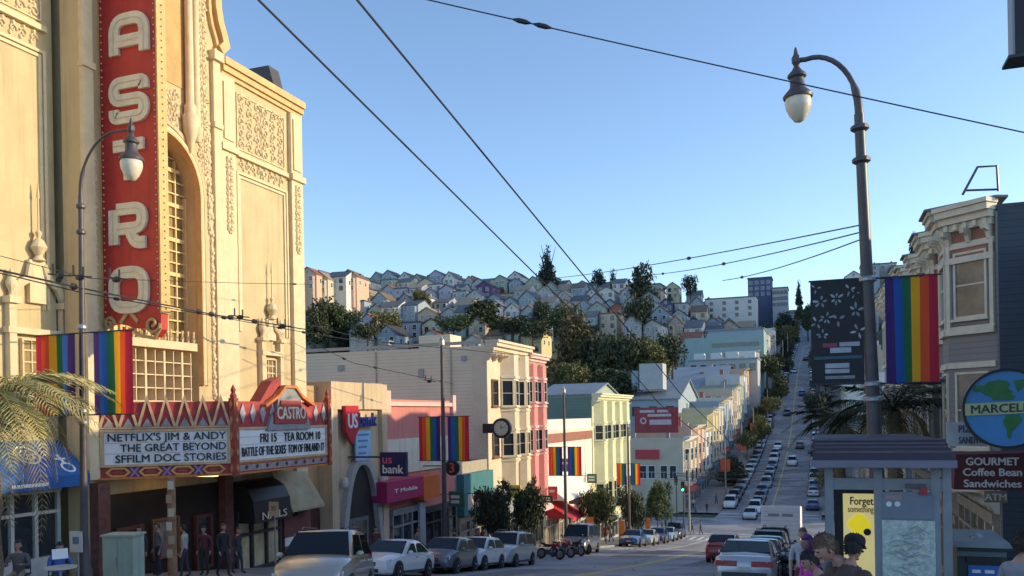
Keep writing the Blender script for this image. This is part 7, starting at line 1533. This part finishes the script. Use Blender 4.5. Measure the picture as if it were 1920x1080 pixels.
def furniture():
    # bus shelter -------------------------------------------------------
    Y0, Y1 = 12.0, 16.4; z0 = G(Y0)+.14; P = lambda px, py, y=Y0: PY(px, py, y); M_A = mat('shelter_frame', (.25,.27,.29), .4, .15, 3, metal=.1)
    s = thing('bus_shelter', 'grey metal bus shelter with corrugated plum roof and lit map panel', 'bus shelter', (P(1660,1000).x, 14, z0)); xl, xr = P(1556,1000).x, P(1768,1000).x
    ze, zr = P(1650,866).z, P(1650,829).z; rl, rrr = P(1524,866).x, P(1781,866).x; M_R = mat('plum_roof', (.05,.034,.044), .6, .15, 2)
    F = FN(Y0); mb = MB(); n = 6; pr = []
    for i in range(n): a = i/n; pr += [(a, .0), (a+.5/n, .04)]
    y_e, y_r = Y0-.35, Y0+.55
    pts = [(y_e-.02, ze)]+[(lerp(y_e, y_r, i/12), lerp(ze+.05, zr, (i/12)**.8)+(.05 if i % 3 == 1 else 0)) for i in range(13)]+[(Y1+.3, zr-.02), (Y1+.35, ze)]
    mb.prism(Fr((rl,0,0),(0,1,0),(1,0,0)), pts, 0, rrr-rl); mb.build('roof', M_R, s)
    MB().wb(rl-.02, rrr+.03, y_e-.06, y_e-.02, ze-.05, ze+.04).build('gutter', mat('gutter_grey', (.2,.19,.24), .4, .1, 3), s)
    zb = P(1650,905).z
    MB().wb(xl, xr, Y0-.05, Y0+.05, zb-.09, zb+.06).build('front_beam', M_A, s); MB().wb(xl, xr, Y1-.05, Y1+.05, zb-.09, zb+.06).build('rear_beam', M_A, s)
    for x in (xl, P(1648,1000).x, xr-.08, xr+.05):
        MB().wb(x-.05, x+.05, Y0-.06, Y0+.06, z0-.2, ze-.002).build('post', M_A, s)
    for x in (xl, xr): MB().wb(x-.05, x+.05, Y1-.055, Y1+.055, z0-.4, ze-.01).build('post', M_A, s); MB().wb(x-.04, x+.04, Y0+.1, Y1-.06, zb-.06, zb+.05).build('side_beam', M_A, s)
    for k in range(4):
        t_ = (k+.6)/4.3; yy = lerp(y_e, y_r, t_); zz = lerp(ze+.05, zr, t_**.8); MB().tube([(rl+.03,yy-.01,zz+.035),(rrr-.03,yy-.01,zz+.035)], .028, 6).build('roof_rib', mat('plum_rib', (.10,.075,.09), .5, .2, 3), s)
    # string of coloured tiles under the eave
    for i, c in enumerate(((.3,.22,.14),(.05,.05,.05),(.3,.25,.12),(.03,.09,.1),(.65,.14,.03),(.2,.19,.09),(.2,.19,.18),(.05,.05,.05),(.35,.35,.34),(.2,.19,.17),(.45,.42,.37),(.08,.05,.04))):
        a, b = P(1552+i*17.5,884).x, P(1567+i*17.5,884).x; MB().wb(a, b, Y0+.9, Y0+.93, P(1650,882).z, ze-.06).build('eave_tile', col(c, .5), s)
    # map panel
    a, b = P(1656,1140), P(1752,976); MB().box(F, a.x-.05, b.x+.04, z0+.1, P(1700,922).z, .002, .05).build('panel_back', M_A, s)
    mp = MB().box(F, a.x, b.x, z0+.35, b.z, .051, .07).build('map_sheet', mat('map_paper', (.52,.57,.50), .3, .34, 16), s); rd = random.Random(3)
    for i in range(60):
        x = rd.uniform(a.x+.04, b.x-.25); z = rd.uniform(z0+.45, b.z-.1); MB().ribbon(F, [(x,z),(x+rd.uniform(.05,.1),z+rd.uniform(-.06,.06)),(x+rd.uniform(.14,.24),z+rd.uniform(-.1,.1))], .008, .0705+.0004*i, .072+.0004*i).build('map_line', mat(['map_line_blue','map_line_grey','map_line_green'][i % 3], [(.2,.32,.42),(.3,.3,.29),(.3,.4,.25)][i % 3], .5, .1, 5), mp)
    gp = MB().box(F, a.x, b.x, P(1700,972).z, P(1700,926).z, .051, .068).build('notice_panel', mat('notice_grey', (.2,.22,.26), .4, .12, 3), s)
    MB().box(F, P(1658,935).x, P(1690,935).x, P(1658,936).z, P(1658,926).z, .069, .075).build('notice_title', col((.4,.25,.25),.5), gp)
    for px in (1666, 1682): MB().lathe(F(P(px,944).x, P(px,944).z, .069), [(.035,0),(.035,.006)], 12, Vector((0,-1,0))).build('notice_dot', WHITE, gp)
    MB().box(F, P(1697,905).x, P(1735,905).x, P(1697,916).z+.01, P(1697,906).z, .06, .1).build('route_box', col((.1,.1,.11),.5), s); MB().box(F, P(1722,905).x, P(1736,905).x, P(1697,926).z, P(1697,912).z, .053, .12).build('route_badge', col((.35,.04,.05),.5), s)
    # advertisement with yellow poster on the far end
    Fa = FN(15.6); q = lambda px, py: PY(px, py, 15.6); a, b = q(1566,1080), q(1652,906); MB().box(Fa, a.x, b.x, G(15.6)+.3, b.z, -.12, 0).build('poster_case', BLACK, s)
    a, b = q(1583,1080), q(1650,926); po = MB().box(Fa, a.x, b.x, G(15.6)+.45, b.z, .002, .02).build('poster_sheet', mat('poster_yellow', (.75,.62,.25), .4, .12, 2, emit=.22), s); wd = b.x-a.x  # faint glow added to brighten the yellow of sheet and spot
    t = MB(); text_mb(t, Fa, 'Forget', a.x+wd*.5, q(1610,946).z, .19, .021, .006, bold=.02, width=wd*.62); text_mb(t, Fa, 'something?', a.x+wd*.5, q(1610,960).z, .15, .021, .006, bold=.01, width=wd*.74); t.build('poster_lettering', DARK, po)
    c = q(1611,983); t = MB(); t.prism(Fa, [(c.x+.17*(1+.08*math.cos(k*5))*math.cos(k*.314), c.z+.17*(1+.08*math.cos(k*5))*math.sin(k*.314)) for k in range(20)], .021, .03); t.build('poster_spot', mat('spot_yellow', (.85,.68,.02), .4, .1, 2, emit=.25), po)
    c = q(1626,997); t = MB(); t.prism(Fa, [(c.x+.06*math.cos(k*.524), c.z+.06*math.sin(k*.524)) for k in range(12)], .031, .04); t.build('poster_mark', BLACK, po)
    # kiosk bin -----------------------------------------------------------
    Y = 12.5; P = lambda px, py: PY(px, py, Y); z0 = G(Y)+.14; a, b = P(1794,1010), P(1888,1080); F = FN(Y); zt = P(1840,1026).z
    o = thing('recycling_bin', 'dark green street bin with grey lid and blue printed panel', 'bin', ((a.x+b.x)/2, Y+.4, z0)); M_G = mat('bin_green', (.03,.05,.045), .5, .2, 3)
    MB().wb(a.x, b.x, Y, Y+.8, z0, zt).build('bin_body', M_G, o)
    MB().hull8([(a.x-.06,Y-.07,zt+.001),(b.x+.06,Y-.07,zt+.001),(b.x+.06,Y+.87,zt+.001),(a.x-.06,Y+.87,zt+.001),(a.x-.03,Y-.03,zt+.07),(b.x+.03,Y-.03,zt+.07),(b.x-.02,Y+.85,zt+.12),(a.x+.02,Y+.85,zt+.12)]).build('bin_lid', mat('bin_lid', (.2,.22,.22), .45, .2, 3), o)
    MB().lathe(((a.x+b.x)/2,Y+.3,zt+.08), [(.09,0),(.09,.03),(.04,.06)], 12).build('lid_knob', STEEL, o)
    pn = MB().box(F, P(1815,1060).x, P(1872,1060).x, P(1840,1130).z, P(1840,1060).z, .002, .02).build('blue_panel', mat('bin_blue', (.04,.14,.42), .4, .15, 3), o)
    for k in range(2): MB().box(F, P(1822+24*k,1070).x, P(1838+26*k,1070).x, P(1840,1074).z, P(1840,1068).z, .021, .025).build('panel_mark', WHITE, pn)
    MB().box(F, P(1812,1050).x, P(1876,1050).x, P(1840,1056).z, P(1840,1044).z, .002, .03).build('bin_slot', BLACK, o)
    MB().box(F, a.x, b.x, zt-.12, zt-.06, .003, .02).build('bin_band', col((.12,.14,.14),.5), o)
    # green cabinet on the left pavement ------------------------------------
    c = PX(232, 1040, -17.7); z0 = GL(c.y)+.14; zt = PX(232, 1000, -17.7).z
    o = thing('utility_cabinet', 'pale green utility cabinet on the left pavement before the marquee', 'cabinet', (c.x, c.y, z0), .28); M_C = mat('cabinet_green', (.36,.44,.36), .5, .15, 2, kind='stain'); hh = zt-z0
    for mb, nm, M_ in ((MB().wb(-.42,.42,-.3,.3,0,hh-.05),'cabinet_body',M_C),(MB().wb(-.46,.46,-.34,.34,hh-.049,hh),'cabinet_top',M_C),(MB().wb(-.36,-.01,-.312,-.301,.1,hh-.12),'cabinet_door',M_C),(MB().wb(.01,.36,-.312,-.301,.1,hh-.12),'cabinet_door',M_C),(MB().wb(-.5,.5,-.38,.38,-.3,.03),'plinth',GREY),(MB().wb(-.05,-.02,-.33,-.313,hh*.45,hh*.6),'handle',STEEL)): k = mb.build(nm, M_); k.parent = o
    # post below the marquee
    c = PX(322, 985, -18.9); zt = PX(322, 893, -18.9).z; z0 = GL(c.y)+.14
    o = thing('wooden_post', 'weathered brown timber post papered with old flyers under the marquee', 'post', (c.x, c.y, z0)); MB().lathe((c.x,c.y,z0-.2), [(.15,0),(.14,1.2),(.13,2.2),(.12,zt-z0+.15)], 9).build('shaft', mat('post_wood', (.3,.17,.09), .85, .45, 4, .5, 20), o)
    for k in range(6): a = -1.2+.35*(k % 3); z = z0+.7+.42*k; d = Vector((math.cos(a), math.sin(a)*1.0, 0)); d = Vector((.6,-.8,0)) if k % 2 else Vector((.2,-.98,0)); Fp = Fr((c.x+d.x*.14, c.y+d.y*.14, 0), (-d.y, d.x, 0), d); MB().box(Fp, -.09, .09, z, z+.26, .0, .006).build('flyer', col([(.5,.42,.3),(.42,.3,.2),(.55,.5,.42)][k % 3], .9), o)
    # parking sign on the left, and a second small sign pole
    for i, (px, py, X, lb) in enumerate(((158,1016,-17.55,'white street sign low on the left street lamp pole'),(521,955,-18.6,'small pale sign on a post in front of the lit shop window'))):
        p = PX(px, py, X); z0 = GL(p.y)+.14; o = thing('street_sign', lb, 'sign', (p.x, p.y-.2, z0)); MB().tube([(p.x,p.y-.2,z0),(p.x,p.y-.2,p.z+.3)], .03).build('sign_post', STEEL, o); pl = MB().box(FN(p.y-.24), p.x-.2, p.x+.2, p.z-.22, p.z+.3, 0, .02).build('sign_plate', col((.62,.6,.56),.5) if not i else col((.5,.38,.24),.5), o)
        MB().box(FN(p.y-.24), p.x-.1, p.x+.1, p.z-.02, p.z+.16, .021, .026).build('sign_mark', col((.12,.2,.3),.5) if not i else col((.3,.2,.12),.5), pl)
furniture()
